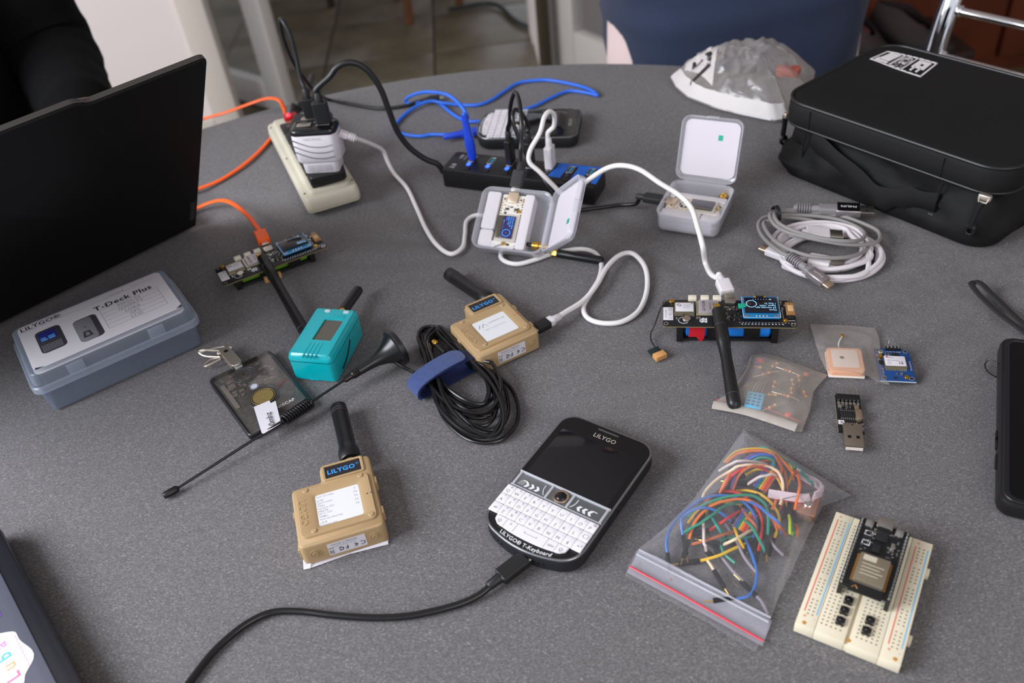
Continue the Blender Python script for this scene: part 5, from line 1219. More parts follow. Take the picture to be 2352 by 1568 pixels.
# loose stub antenna under the white cable, beside the leaning box
pa, pb2 = at(1290, 583, 4.4), at(1386, 599, 4); d = along(pa, pb2); L = (pb2 - pa).length
o = thing('stub_antenna', 'black stub antenna under the white cable, beside the leaning clear box', 'antenna', pa.x, pa.y, 0)
b = MB(aim(pa, d)); b.lathe([(3.4, -4), (3.8, -3), (3.9, L - 3), (3.2, L - .6), (2, L)], 20); b.build('sleeve', RUB, o, world=True)
b = MB(aim(pa, d)); b.lathe([(3.2, -10), (3.8, -9), (3.8, -4)], 6); b.build('connector', GOLD, o, world=True)
# ================================================================== black zip bag
BAGF = M('black_nylon', (18, 18, 18), .72, spec=.25, bump=(1400, .35, .3), noise=(8, .12)); BAGP = M('black_piping', (17, 17, 18), .45)
BX, BY, BYAW = 281, 757, -56
bag = thing('zip_bag', 'large black nylon zip bag with a white picture patch', 'bag', BX, BY, 0, BYAW)
BL_, BW_ = 222, 172          # along the visible long side, across
def bag_out(g=0, r=26, n=8): return rr(BL_ + 2 * g, BW_ + 2 * g, r, n, BL_ / 2, BW_ / 2)
o0 = bag_out(); N0 = normals(o0)
def sag(x, y, z, k):
    f = mnoise.noise(Vector((x * .018, y * .018, z * .03 + 7))); return f * k
# lower body: collapsed soft sides with folds
lev = [(4, 1), (0, 4), (-3, 12), (-3.5, 18), (1, 27), (5, 36), (8, 45), (8, 52), (6, 55)]
v = []; f = []; n = len(o0)
for k, (ins, z) in enumerate(lev):
    for i, ((x, y), (nx, ny)) in enumerate(zip(o0, N0)):
        t_ = i / n; d_ = ins + (sag(x, y, z, 7) if 1 < k < 8 else sag(x, y, z, 2))
        zz = z + (2.5 * mnoise.noise(Vector((x * .03, y * .03, 3))) if 3 < k < 8 else 0)
        v.append((x - nx * d_, y - ny * d_, zz))
for k in range(len(lev) - 1):
    for i in range(n): j = (i + 1) % n; f.append((k * n + i, k * n + j, (k + 1) * n + j, (k + 1) * n + i))
f.append(tuple(range(n - 1, -1, -1)))
# finer outline for soft folds along the straight sides
def dense(out, m):
    r_ = []
    for i in range(len(out)):
        a = out[i]; c = out[(i + 1) % len(out)]; L = math.hypot(c[0] - a[0], c[1] - a[1]); k_ = max(1, int(L / m))
        for j in range(k_): r_.append((a[0] + (c[0] - a[0]) * j / k_, a[1] + (c[1] - a[1]) * j / k_))
    return r_
od = dense(o0, 7); ND = normals(od); n = len(od); v = []; f = []
levels = [(3, .6), (0, 4), (-2, 10), (-2.5, 17), (0, 24), (3, 31), (5.5, 38), (7, 45), (6.5, 50), (4, 54)]
for k, (ins, z) in enumerate(levels):
    for (x, y), (nx, ny) in zip(od, ND):
        w_ = math.sin(math.pi * min(1, k / (len(levels) - 1)))
        d_ = ins + w_ * (11 * mnoise.noise(Vector((x * .022 + z * .02, y * .022, z * .05))) + 6 * mnoise.noise(Vector((x * .06, y * .06 + z * .03, z * .09 + 4))))
        zz = z - (10 * w_ * math.exp(-((x - 120) / 60) ** 2) if y < 20 and k > 5 else 0) * 0
        v.append((x - nx * d_, y - ny * d_, zz))
for k in range(len(levels) - 1):
    for i in range(n): j = (i + 1) % n; f.append((k * n + i, k * n + j, (k + 1) * n + j, (k + 1) * n + i))
f.append(tuple(range(n - 1, -1, -1)))
b = MB(); b.add(v, f); b.build('body', BAGF, bag, sharp=70)
# lid: firm band and slightly domed top
v = []; f = []
prof = [(4, 53), (.6, 54), (-.6, 56), (-1, 64), (-.4, 72), (1, 76), (3.4, 77.6), (8, 78.3), (14, 78.9), (22, 79.3)]
b = MB(); b.prism(od, prof, capb=True, capt=True); lidb = b.build('lid', BAGF, bag, sharp=60)
b = MB(); b.tube([(x - nx * 1.0, y - ny * 1.0, 77) for (x, y), (nx, ny) in zip(od, ND)], 1.7, 8, closed=True); b.tube([(x + nx * .3, y + ny * .3, 55) for (x, y), (nx, ny) in zip(od, ND)], 1.3, 8, closed=True); b.build('piping', BAGP, lidb)
b = MB()
for x_ in (36, 168): b.tube([(x_, -1.3, 56), (x_, -1.4, 74)], .5, 5)
b.tube([(-1.3, 60, 56), (-1.4, 60, 74)], .5, 5); b.build('seam', BAGP, lidb)
b = MB()
for x_ in (34, 172):
    b.tube(spline([(x_, -.5, 50), (x_ - 2, 1, 36), (x_ - 3, 3, 22), (x_ - 4, 1, 6)], 4), .8, 5)
b.tube(spline([(36, 1, 20), (80, 2.5, 17), (130, 2, 16), (170, 0, 19)], 6), .8, 5); b.build('seam', BAGP, bag)
# carry strap slumped against the side
b = MB()
sp1 = spline([(40, 1, 46), (70, -3, 38), (104, -6, 25), (124, -6, 19), (138, -5, 25), (150, -4, 29), (170, 1, 30)], 8)
v = []; f = []
for i, p in enumerate(sp1):
    t_ = i / (len(sp1) - 1); w_ = 9 + 2 * math.sin(math.pi * t_) + 1.2 * math.sin(i * .55)
    v += [p + Vector((0, 1, w_)), p + Vector((0, -1.6, w_ * .3)), p + Vector((0, -1.2, -w_ * .7)), p + Vector((0, 1.5, -w_))]
for i in range(len(sp1) - 1):
    for k in range(3): f.append((i * 4 + k, i * 4 + 4 + k, i * 4 + 5 + k, i * 4 + 1 + k))
b.add(v, f); b.build('carry_strap', BAGF, bag, sharp=60)
# zip track and two pulls
b = MB(); b.tube([(x - nx * 5.0, y - ny * 5.0, 53) for (x, y), (nx, ny) in zip(od, ND)], 2.4, 6, closed=True); b.build('zip_track', M('zip_teeth', (40, 40, 41), .4), bag)
def pull(x, y, ang, lean):
    T = TR(x, y, 0, ang)
    b = MB(T); b.box(-5, -3.4, 50, 5, 1.2, 55.4, 1); b.tube([(-4, -3, 53), (-3, -5, 50), (3, -5, 50), (4, -3, 53)], .9, 7); zs = b.build('zip_slider', NI, bag)
    b = MB(T); b.tube(spline([(0, -5, 50), (-1 + lean * .3, -6, 40), (lean, -7, 28)], 5), [2.6] * 11, 8)
    b.ring([(lean + 4.4 * math.cos(k), 26 - 3 + 5.4 * math.sin(k)) for k in k24], [(lean + 2 * math.cos(k), 22 + 2.4 * math.sin(k)) for k in k24], 4, 7.4, .6, T=Matrix.Rotation(R(90), 4, 'X')); b.build('zip_pull', RUB, zs)
pull(0, 18, -100, -2); pull(BL_ - 14, 0, 8, -3)
# white picture patch: frame, box, camera figure and battery figure
PT = M('white_patch_print', (226, 222, 222), .5)
pc_ = [(17, 119), (17.2, 146), (69.5, 148.5), (76, 113), (48, 114)]
def pat(u, v_):  # u along the long way, v across; both 0..1
    a = Vector((15.5, 121)) * (1 - v_) + Vector((18, 145.5)) * v_; c = Vector((74, 113)) * (1 - v_) + Vector((69.5, 148)) * v_
    q = a * (1 - u) + c * u; return (q.x, q.y + 2.0 * math.sin(math.pi * u) * (1 - 2 * v_) * -.6)
ZP = 80.6
def zlid(x, y):
    d_ = min(x, BL_ - x, y, BW_ - y); return 77.7 + 1.7 * min(1, max(0, d_ / 22)) + .3
def patch(b, pts):
    top = [pat(*p) for p in pts]; n_ = len(top); vs = [(x, y, zlid(x, y) - .3) for x, y in top] + [(x, y, zlid(x, y) + .25) for x, y in top]
    b.add(vs, [tuple(range(n_, 2 * n_)), tuple(range(n_ - 1, -1, -1))] + [(i, (i + 1) % n_, n_ + (i + 1) % n_, n_ + i) for i in range(n_)])
def stroke(b, pts, w_):
    for (u0, v0), (u1, v1) in zip(pts[:-1], pts[1:]):
        a = Vector((u0 * 58, v0 * 30)); c = Vector((u1 * 58, v1 * 30)); d_ = (c - a).normalized(); p_ = Vector((-d_.y, d_.x)) * w_; e_ = d_ * w_ * .8
        patch(b, [((q.x) / 58, (q.y) / 30) for q in (a - e_ - p_, c + e_ - p_, c + e_ + p_, a - e_ + p_)])
b = MB()
nseg = 8
for v0 in (0, 1): stroke(b, [(i / nseg, v0) for i in range(nseg + 1)], .8)
stroke(b, [(0, 0), (0, 1)], .8); stroke(b, [(1, 0), (1, 1)], .8); stroke(b, [(.36, 0), (.36, 1)], .6); stroke(b, [(.62, 0), (.62, 1)], .6); stroke(b, [(.39, 0), (.39, 1)], .25)
patch(b, [(.08, .3), (.29, .3), (.31, .9), (.1, .9)]); patch(b, [(.05, .1), (.3, .1), (.3, .22), (.05, .22)]); patch(b, [(.05, .2), (.09, .2), (.09, .34), (.05, .34)])
def disc(b, cu, cv, ru, rv, r2=0):
    m_ = 16
    if not r2: patch(b, [(cu + ru * math.cos(2 * math.pi * i / m_), cv + rv * math.sin(2 * math.pi * i / m_)) for i in range(m_)])
    else: stroke(b, [(cu + ru * math.cos(2 * math.pi * i / m_), cv + rv * math.sin(2 * math.pi * i / m_)) for i in range(m_ + 1)], r2)
disc(b, .5, .66, .085, .22, .7); disc(b, .5, .64, .05, .13, .6)
disc(b, .44, .2, .03, .1, .9); disc(b, .55, .2, .03, .1, .9); stroke(b, [(.45, .3), (.46, .5)], .9); stroke(b, [(.54, .3), (.57, .6)], .9)
patch(b, [(.69, .4), (.79, .4), (.79, .9), (.69, .9)]); patch(b, [(.85, .4), (.93, .4), (.93, .9), (.85, .9)]); patch(b, [(.79, .4), (.85, .4), (.85, .56), (.79, .56)]); patch(b, [(.79, .74), (.85, .74), (.85, .9), (.79, .9)])
stroke(b, [(.75, .4), (.75, .2)], 1.1); stroke(b, [(.86, .4), (.86, .2)], 1.1)
b.build('picture_patch', PT, lidb, sharp=30)

# ================================================================== big crinkled plastic bag at the back
MILK = film('milky_bag_plastic', (226, 220, 214), .12, .5, .28, (50, .6, 2)); 
def pouch(name, label, cat, outline, hfn, m, nz=14, group=None, zb=.4):
    """soft bag: a top sheet and a flat bottom sheet sewn together along the outline"""
    cx = sum(p.x for p in outline) / len(outline); cy = sum(p.y for p in outline) / len(outline)
    o = thing(name, label, cat, cx, cy, 0, 0, group)
    P = [(p.x - cx, p.y - cy) for p in outline]; P = dense(P, 4.5); n_ = len(P); b = MB()
    v = []; f = []
    for k in range(nz + 1):
        s_ = 1 - k / nz
        for (x, y) in P: v.append((x * s_, y * s_, hfn(x * s_, y * s_, 1 - s_)))
    for k in range(nz):
        for i in range(n_): j = (i + 1) % n_; f.append((k * n_ + i, k * n_ + j, (k + 1) * n_ + j, (k + 1) * n_ + i))
    b.add(v, f); b.build('top_sheet', m, o, sharp=180)
    b = MB(); v = []; f = []
    for k in range(3):
        s_ = 1 - k / 3 
        for (x, y) in P: v.append((x * s_, y * s_, zb if k else hfn(x, y, 0)))
    for k in range(2):
        for i in range(n_): j = (i + 1) % n_; f.append((k * n_ + j, k * n_ + i, (k + 1) * n_ + i, (k + 1) * n_ + j))
    f.append(tuple(range(3 * n_ - 1, 2 * n_ - 1, -1))); b.add(v, f); b.build('bottom_sheet', m, o, sharp=180)
    return o, cx, cy
ob = [at(*p, 8) for p in ((1540, 168), (1552, 190), (1580, 214), (1640, 237), (1700, 252), (1780, 268), (1822, 262))] + [Vector((330, 858, 8)), Vector((372, 905, 8)), Vector((398, 965, 8)), Vector((385, 1010, 8)), Vector((345, 1030, 8)), Vector((295, 1024, 8)), Vector((250, 1004, 8))]
def hb_(x, y, t):
    f_ = 1.2 * abs(mnoise.noise(Vector((x * .028, y * .028, 2)))) + .7 * abs(mnoise.noise(Vector((x * .07, y * .07, 5)))) + .3 * abs(mnoise.noise(Vector((x * .15, y * .15, 8))))
    return 2.5 + 50 * (1 - (1 - min(1, t * 1.4)) ** 1.8) - 9 * f_ * min(1, t * 3)
pb, pcx, pcy = pouch('plastic_bag', 'crinkled milky plastic bag of parts behind the black zip bag', 'bag', ob, hb_, MILK, 30)
def on_outline(P, hfn, cx, cy, x, y):
    """height of a pouch's top sheet at a world point"""
    x -= cx; y -= cy; r0 = math.hypot(x, y) or 1e-6; dx, dy = x / r0, y / r0; best = 1e9
    for i in range(len(P)):
        ax_, ay_ = P[i - 1]; bx_, by_ = P[i]; ex, ey = bx_ - ax_, by_ - ay_; dn = dx * ey - dy * ex
        if abs(dn) < 1e-9: continue
        k_ = (ax_ * ey - ay_ * ex) / dn; u_ = (ax_ * dy - ay_ * dx) / dn
        if k_ > 0 and -1e-6 <= u_ <= 1 + 1e-6: best = min(best, k_)
    return hfn(x, y, max(0, 1 - r0 / best)), 1 - r0 / best
PBO = [(p.x - pcx, p.y - pcy) for p in ob]
def on_pouch(x, y, lift=.8): return on_outline(PBO, hb_, pcx, pcy, x, y)[0] + lift
def drape(b, quad, nu, nv, lift=.8):
    a, c, d, e = quad
    def fn(u, v_):
        p = (a * (1 - u) + c * u) * (1 - v_) + (e * (1 - u) + d * u) * v_; return (p.x, p.y, on_pouch(p.x, p.y, lift))
    b.grid(fn, nu, nv)
PAPB = M('milky_paper', (206, 200, 198), .7)
def pb_at(px, py):
    z_ = 25
    for _ in range(14): p = at(px, py, z_); z_ = .5 * z_ + .5 * on_pouch(p.x, p.y, 0)
    return at(px, py, z_)
lq = [pb_at(1572, 165), pb_at(1602, 124), pb_at(1668, 104), pb_at(1636, 196)]
b = MB(); drape(b, lq, 10, 10); b.build('label_sheet', PAPB, pb, world=True)
def dtext(b, body, size, p, ang, lift=1.3):
    vs, fs = _text_mesh(body, .02); xs = [v_.x for v_ in vs]; ox = (min(xs) + max(xs)) / 2; ca, sa = math.cos(R(ang)), math.sin(R(ang)); o_ = []
    for v_ in vs:
        lx, ly = (v_.x - ox) * size, (v_.y - .35) * size; wx, wy = p.x + lx * ca - ly * sa, p.y + lx * sa + ly * ca; o_.append((wx, wy, on_pouch(wx, wy, lift)))
    b.add(o_, fs)
lp0 = pb_at(1598, 165); lp1 = pb_at(1618, 120); dl = along(lp0, lp1)
b = MB(); dtext(b, 'L57', 30, pb_at(1612, 142), math.degrees(math.atan2(dl.y, dl.x))); b.build('lettering', INK, pb, world=True)
WHB = M('white_bag_stripe', (214, 209, 206), .6, bump=(60, .6, 2))
edge_ = [Vector((p.x, p.y, 0)) for p in ob[:7]]; cc_ = Vector((pcx, pcy, 0)); b = MB(); v = []; f = []
for i, p in enumerate([edge_[j] + (edge_[j + 1] - edge_[j]) * (m_ / 5) for j in range(6) for m_ in range(5)] + [edge_[6]]):
    for s2_ in (.995, .965, .93, .90, .865): q_ = cc_ + (p - cc_) * (s2_); v.append((q_.x, q_.y, on_pouch(q_.x, q_.y, .9)))
nn_ = len(v) // 5
for i in range(nn_ - 1):
    for k in range(4): f.append((i * 5 + k, i * 5 + 5 + k, i * 5 + 6 + k, i * 5 + 1 + k))
b.add(v, f); b.build('white_stripe', WHB, pb, world=True, sharp=180)
cn = thing('dark_component', 'small dark component seen through the milky plastic bag', 'component', 310, 945, 20, 20)
b = MB(); b.box(-9, -5, 0, 9, 5, 8, 1); b.build('body', M('dark_component', (50, 54, 60), .5), cn); b = MB(); b.box(9, -2, 2, 13, 2, 4, .3); b.build('tab', GOLD, cn)
cn = thing('red_component', 'reddish component in the right end of the milky plastic bag', 'component', 352, 930, 18, -30)
b = MB(); b.rbox(-13, -7, 0, 13, 7, 10, 3, 1); b.build('body', M('red_component', (184, 96, 80), .5), cn)

# ================================================================== grey and white charging cables, coiled together
GRYC = M('grey_braided_skin', (138, 134, 132), .6, bump=(1800, .5, .4)); WBR = M('white_braided_skin', (216, 209, 212), .55, bump=(1800, .5, .4)); GRYP = M('grey_plug', (134, 130, 132), .5); ALU = M('brushed_grey_metal', (170, 162, 164), .32, metal=.7)
def k7(X, Y, z): return (1700 + X / 5.6, 420 + Y / 5.6, z)
ctr = at(1880, 562, 6)
gc = thing('charging_cable', 'grey braided charging cable coiled on top of white cables', 'cable', ctr.x, ctr.y, 0)
gp = [k7(930, 335, 9), k7(700, 345, 8), k7(540, 350, 10), k7(440, 365, 14), k7(385, 400, 17), k7(395, 470, 17), k7(470, 560, 17), k7(620, 640, 18), k7(850, 700, 18), k7(1100, 750, 18), k7(1350, 790, 16), k7(1600, 795, 13), k7(1760, 760, 11), k7(1800, 690, 9), k7(1760, 610, 8), k7(1600, 530, 7), k7(1350, 440, 6), k7(1100, 400, 6), k7(800, 375, 6), k7(540, 370, 9), k7(450, 380, 15), k7(440, 430, 18), k7(500, 520, 19), k7(650, 600, 20), k7(900, 680, 20), k7(1150, 730, 20), k7(1380, 750, 19), k7(1530, 740, 16), k7(1600, 690, 13), k7(1580, 620, 10), k7(1450, 540, 8), k7(1250, 470, 7), k7(1000, 430, 7), k7(750, 415, 7), k7(540, 415, 9), k7(400, 480, 11), k7(310, 500, 11), k7(320, 580, 12), k7(420, 720, 14), k7(620, 850, 15), k7(900, 940, 15), k7(1200, 965, 14), k7(1450, 940, 12), k7(1620, 860, 9), k7(1640, 770, 7), k7(1560, 690, 6), k7(1400, 610, 6), k7(900, 480, 6), k7(540, 440, 8), k7(360, 430, 10), k7(260, 480, 9), k7(235, 570, 8), k7(290, 690, 9), k7(400, 800, 12), k7(520, 890, 14), k7(610, 935, 14)]
b = MB(); b.tube(spline([W(p) for p in gp], 7), 1.75, 9); b.build('cord', GRYC, gc, world=True)
plug(gc, W(k7(1010, 335, 9)), along(W(k7(1010, 335, 9)), W(k7(1500, 355, 9))), (0, 0, 1), 11, 7, 18, 22, 3.2, GRYP, 0, 0, 0, ribs=6)
a0 = W(k7(1230, 345, 9)); a1 = W(k7(1545, 360, 9)); T = aim(a0, along(a0, a1)); L = (a1 - a0).length
b = MB(T); b.prism(rr(14.5, 7.6, 1.4, 3), [(.3, 0), (0, .4), (0, L - .4), (.3, L)]); pg_ = b.build('plug_body', ALU, gc, world=True)
b = MB(T); b.box(-7, 3.7, 1, 7, 4.1, L - .6); pp = b.build('plug_panel', BLKG, pg_, world=True)
b = MB(); vx = along(a0, a1); mid7 = (a0 + a1) / 2 + Vector((0, 0, 4.25)); b.text('PHILIPS', 4.2, TR(mid7.x, mid7.y, mid7.z, math.degrees(math.atan2(vx.y, vx.x)) + 180), .012); b.build('lettering', WINK, pp, world=True)
b = MB(T); b.prism(rr(12.2, 4.6, .4, 2), [(0, L - .2), (0, L + 11.4)]); us = b.build('plug_shell', STEEL, gc, world=True)
b = MB(T)
for x_ in (-2.8, 2.8): b.box(x_ - 1.1, 2.26, L + 4, x_ + 1.1, 2.4, L + 6.4)
b.build('shell_slot', BLK, us, world=True)
a0 = W(k7(620, 935, 13)); a1 = W(k7(1060, 1255, 7)); vx = along(a0, a1)
plug(gc, a0 + vx * 19, vx, (0, 0, 1), 9, 6.4, 6, 20, 3.1, GRYP, 0, 0, 0, ribs=6)
T = aim(a0 + vx * 24, vx)
b = MB(T); b.prism(rr(11, 6.8, 1.6, 3), [(.3, 0), (0, .4), (0, 16), (.4, 16.6)]); pb2_ = b.build('plug_body', ALU, gc, world=True)
b = MB(T @ TR(0, 3.45, 8) @ Matrix.Rotation(R(-90), 4, 'X')); b.text('PHILIPS', 3, TR(0, 0, 0, 90), .01); b.build('lettering', M('pale_mark', (196, 186, 188), .4), pb2_, world=True)
b = MB(T); b.prism(rr(8.4, 2.8, 1.2, 3), [(0, 16), (0, 22), (.3, 22.6)]); b.build('plug_shell', M('warm_plated', (222, 196, 172), .3, metal=.9), gc, world=True)
tq = W(k7(460, 400, 13)); b = MB(); 
dv = along(W(k7(540, 380, 12)), W(k7(390, 410, 12))); b2 = aim(tq, dv); b = MB(b2); b.ring([(7 * math.cos(k), 8 * math.sin(k)) for k in k24], [(6 * math.cos(k), 7 * math.sin(k)) for k in k24], -2, 2, .3)
tie = b.build('rubber_tie', BLK, gc, world=True)
def coil(name, label, loops, ctrp, rx, ry, rot, z0, r, m, seed, tail0=None, tail1=None):
    o = thing('charging_cable', label, 'cable', ctrp.x, ctrp.y, 0); rd = random.Random(seed); pts = list(tail0 or [])
    Q = [(rx * rd.uniform(.84, 1.02), ry * rd.uniform(.82, 1.02), rd.uniform(-3, 3), rd.uniform(-3, 3)) for _ in range(loops + 1)]
    for i in range(loops):
        for k in range(10):
            kx, ky, ox, oy = [Q[i][j] + (Q[i + 1][j] - Q[i][j]) * k / 10 for j in range(4)]
            a = 2 * math.pi * k / 10 + rot; pts.append(Vector((ctrp.x + ox + kx * math.cos(a), ctrp.y + oy + ky * math.sin(a), z0 + i * 1.5 + rd.uniform(-.5, .9))))
    pts += list(tail1 or []); b = MB(); b.tube(spline(pts, 6), r, 9); b.build('cord', m, o, world=True); return o
wcl = coil('c', 'white cable coiled under the grey cable, its plug in the middle', 4, ctr + Vector((2, -4, 0)), 41, 36, 0, 2.6, 2.2, WBR, 4, None, [W(k7(*q)) for q in ((1440, 690, 8), (1350, 590, 8), (1120, 540, 8), (860, 560, 9), (690, 610, 9), (650, 655, 9), (740, 668, 10), (860, 640, 10))])
a0 = W(k7(850, 640, 10)); a1 = W(k7(1150, 665, 9)); plug(wcl, a0, along(a0, a1), (0, 0, 1), 15, 7, (a1 - a0).length, 4, 3, WHT, 12, 4.5, 11)
wc2 = coil('c', 'white cable lowest in the coiled bundle, its plug towards the viewer', 3, ctr + Vector((7, -14, 0)), 46, 36, -.6, 2.3, 2.2, WBR, 9, None, [W(k7(*q)) for q in ((1640, 900, 7), (1640, 740, 7), (1440, 580, 7), (1080, 510, 7), (720, 540, 7), (480, 640, 7), (420, 780, 7), (520, 900, 6), (680, 965, 6), (860, 985, 5))])
a0 = W(k7(880, 985, 6)); a1 = W(k7(1160, 1035, 6)); plug(wc2, a0, along(a0, a1), (0, 0, 1), 14, 7, (a1 - a0).length, 0, 3, WHT, 12, 4.5, 11)
a0 = W(k7(1392, 1052, 6)); b = MB(aim(W(k7(1355, 1045, 6)), along(W(k7(880, 985, 6)), W(k7(1160, 1035, 6))))); b.box(-5, -1.8, 1.2, 5, .6, 2.2); b.build('plug_tongue', M('violet_tongue', (112, 90, 220), .4), wc2, world=True)
a0 = W(k7(560, 935, 5)); a1 = W(k7(330, 850, 5)); plug(wc2, a0, along(a0, a1), (0, 0, 1), 11, 6.4, (a1 - a0).length * .9, 3, 3, WHT, 8.4, 2.8, 7, shell=M('warm_plated', (0, 0, 0)))
b = MB(); k_ = W(k7(650, 1030, 6)); b.rbox(-7, -4.5, .2, 7, 4.5, 9, 3, 1, T=TR(k_.x, k_.y, 0, -50)); b.build('cable_clip', WHT, wc2, world=True)

# ================================================================== clear bag of small components
CLR = film('clear_zip_bag', (206, 198, 192), .08, .4, .2, (60, .5, 1)); CLRT = film('taupe_zip_bag', (196, 186, 178), .2, .55, .24, (70, .8, 1.2))
cbo = [Vector((x, y, 2)) for x, y in ((180, 487), (190, 487), (199, 482), (214, 468), (228, 455), (219, 447), (212, 440), (203, 422), (191, 403), (186, 404), (160, 424), (138, 437), (140, 442), (152, 449), (161, 458), (172, 472))]
def hc_(x, y, t): return 1.6 + 9 * min(1, t * 2.2) ** .8 + 2.2 * mnoise.noise(Vector((x * .09, y * .09, 1))) * min(1, t * 3)
zb, zcx, zcy = pouch('zip_bag', 'small clear zip bag of loose resistors and a light blue sensor', 'bag', cbo, hc_, CLRT, 10)
b = MB(); b.tube([(141, 443, 3), (168, 431, 4.6), (193, 411, 3)], .35, 6); b.build('zip_line', M('red_zip_line', (190, 84, 88), .4), zb, world=True)
b = MB(); b.tube(spline([(138, 438, 3.2), (160, 426, 4), (188, 406, 3.2)], 5), 2.4, 10, flat=(4.2, 2.0)); b.build('folded_flap', film('folded_film', (214, 204, 194), .5, .9, .25, (80, .6, 1.5)), zb, world=True)
SENS = M('sky_blue_sensor', (96, 178, 214), .5)
o = thing('sensor', 'light blue slotted sensor inside the small clear zip bag', 'component', 167, 435, 1.6, -27)
b = MB(); b.box(-6, -8, 0, 6, 8, 4.6, .5); b.build('body', SENS, o)
b = MB()
for i in range(3):
    for j in range(4): b.box(-4.6 + i * 3.4, -6 + j * 3.3, 4.55, -2.6 + i * 3.4, -4.6 + j * 3.3, 4.7)
b.build('slot', M('sensor_slot', (40, 96, 124), .6), o)
for i in range(4): b = MB(); b.tube([(3 - i * 2.2, 7.5, 1.5), (4 - i * 1.8, 22, 2.2 + i * .4)], .4, 5); b.build('pin', SOLD, o)
RB = M('resistor_tan', (200, 160, 116), .5); RS = M('resistor_band', (150, 40, 30), .5); RW = M('resistor_wire', (190, 176, 160), .35, metal=.8)
rb = MB(); rb.lathe([(.6, -3.2), (1.25, -2.8), (1.25, -1.6), (1, -1.2), (1, 1.2), (1.25, 1.6), (1.25, 2.8), (.6, 3.2)], 10, TR(0, 0, 1.3, 0, 0, 90)); rbm = rb.mesh('body', RB)
rw = MB(); rw.tube([(-10, .6, .5), (-6, 0, 1.2), (6, 0, 1.2), (10, -.6, .6)], .28, 5); rwm = rw.mesh('wire', RW)
rn = MB(); rn.lathe([(1.27, -2.2), (1.27, -1.7)], 10, TR(0, 0, 1.3, 0, 0, 90), caps=False); rn.lathe([(1.03, -.3), (1.03, .3)], 10, TR(0, 0, 1.3, 0, 0, 90), caps=False); rnm = rn.mesh('band', RS)
rnd = random.Random(21)
RLAB = ['right of the sensor pins, slanting at the far right of the bag', 'upright at the right edge, below the brown disc part', 'upright in the middle of the right half of the bag', 'below the middle upright one, near the reddish part', 'slanting just above the reddish part', 'nearest to the zip line',
 'upper left of the sensor pins', 'in the far corner, beside the red part', 'between the red part and the brown disc part', 'in the very middle of the zip bag', 'lowest at the right edge of the zip bag', 'beside the right side of the sensor']
for i, (x_, y_, z_, a_) in enumerate(((200, 462, 3, -40), (205, 452, 4, 75), (199, 448, 4.4, 80), (196, 441, 3, 70), (190, 436, 4, -35), (178, 428, 3, 20), (184, 462, 3, 10), (180, 470, 3, -20), (193, 470, 3, 30), (186, 449, 3.6, 60), (204, 436, 3, 85), (182, 440, 2.4, -10))):
    r_ = thing('resistor', 'tan banded resistor ' + RLAB[i], 'resistor', x_, y_, z_, a_, 'resistors in the zip bag')
    for nm, me in (('body', rbm), ('wire', rwm), ('band', rnm)): piece(nm, me, r_, 0, 0, 0)
for (x_, y_, z_, cc, lb) in ((184, 477, 3, (206, 60, 48), 'red light-emitting part at the far end of the small zip bag'), (186, 418, 3, (206, 96, 80), 'reddish part near the zip line of the small clear bag'), (212, 456, 3.4, (188, 126, 96), 'brown disc part in the right corner of the small zip bag')):
    o = thing('component', lb, 'component', x_, y_, z_, 30); b = MB(); b.lathe([(2.2, 0), (2.4, .4), (2.4, 1.6), (1.8, 2.6), (.3, 3)], 14); b.build('body', M('comp%d' % x_, cc, .4), o); b = MB(); b.tube([(-1, 0, 0), (-8, 3, -1)], .3, 5); b.tube([(1, 0, 0), (-7, 5, -1)], .3, 5); b.build('wire', RW, o)

# ================================================================== ceramic antenna in a bag, gps board, usb stick
o = thing('ceramic_antenna', 'square peach ceramic antenna with a pale face, inside a clear bag', 'antenna', 250, 460, 0, -14.5)
b = MB(); b.rbox(-20, -12, .6, 5.6, 15.6, 1.8, 1, .2); b.build('board', BRDW, o)
b = MB(); b.rbox(-19.8, -11, 1.8, 5.2, 15, 7, 3, .6); b.build('ceramic_tile', M('peach_ceramic', (228, 172, 138), .5), o)
b = MB(); b.rbox(-16.8, -7, 6.8, 2, 12.6, 7.25, 1.6, .1); fc = b.build('silver_face', M('pale_silver_face', (226, 208, 194), .5), o)
b = MB(); b.lathe([(1.6, 7.2), (1.5, 7.6), (.2, 7.7)], 16, TR(-9.8, 3.2, 0)); b.build('solder_dot', M('grey_solder', (166, 152, 138), .4, metal=.6), fc)
b = MB(); b.tube(spline([(-9, 15, 3), (-10, 20, 4.5), (-8.4, 26, 5), (-6.4, 30, 5)], 5), .6, 6); b.build('lead', M('pale_lead', (190, 190, 190), .4), o)
b = MB(); b.cyl(-6.2, 31, 4, 6, 1.5, 10, .2); b.build('lead_plug', GOLD, o)
gbo = [Vector((x, y, 2)) for x, y in ((235, 514), (262, 507), (281, 500), (280, 490), (272, 465), (266, 437), (258, 442), (240, 450), (226, 455), (228, 474), (232, 494))]
iv = INV[o.name]
def hg_(x, y, t):
    p = iv @ Vector((x + gcx, y + gcy, 0)); dx = max(-20.5 - p.x, p.x - 6, 0); dy = max(-12.5 - p.y, p.y - 16, 0); d_ = math.hypot(dx, dy)
    return max(1.6 + 2.4 * min(1, t * 3) + 1.6 * mnoise.noise(Vector((x * .12, y * .12, 4))) * min(1, t * 3), 7.9 - d_ * .9)
gcx = sum(p.x for p in gbo) / len(gbo); gcy = sum(p.y for p in gbo) / len(gbo)
gb, gx_, gy_ = pouch('plastic_bag', 'clear bag holding the square ceramic antenna', 'bag', gbo, hg_, CLR, 12)
PCBU = M('blue_circuit_board', (18, 66, 128), .4)
o = thing('gps_board', 'small blue circuit board with four upright pins, right of the ceramic antenna', 'circuit board', 262, 442.7, 0, -14.8)
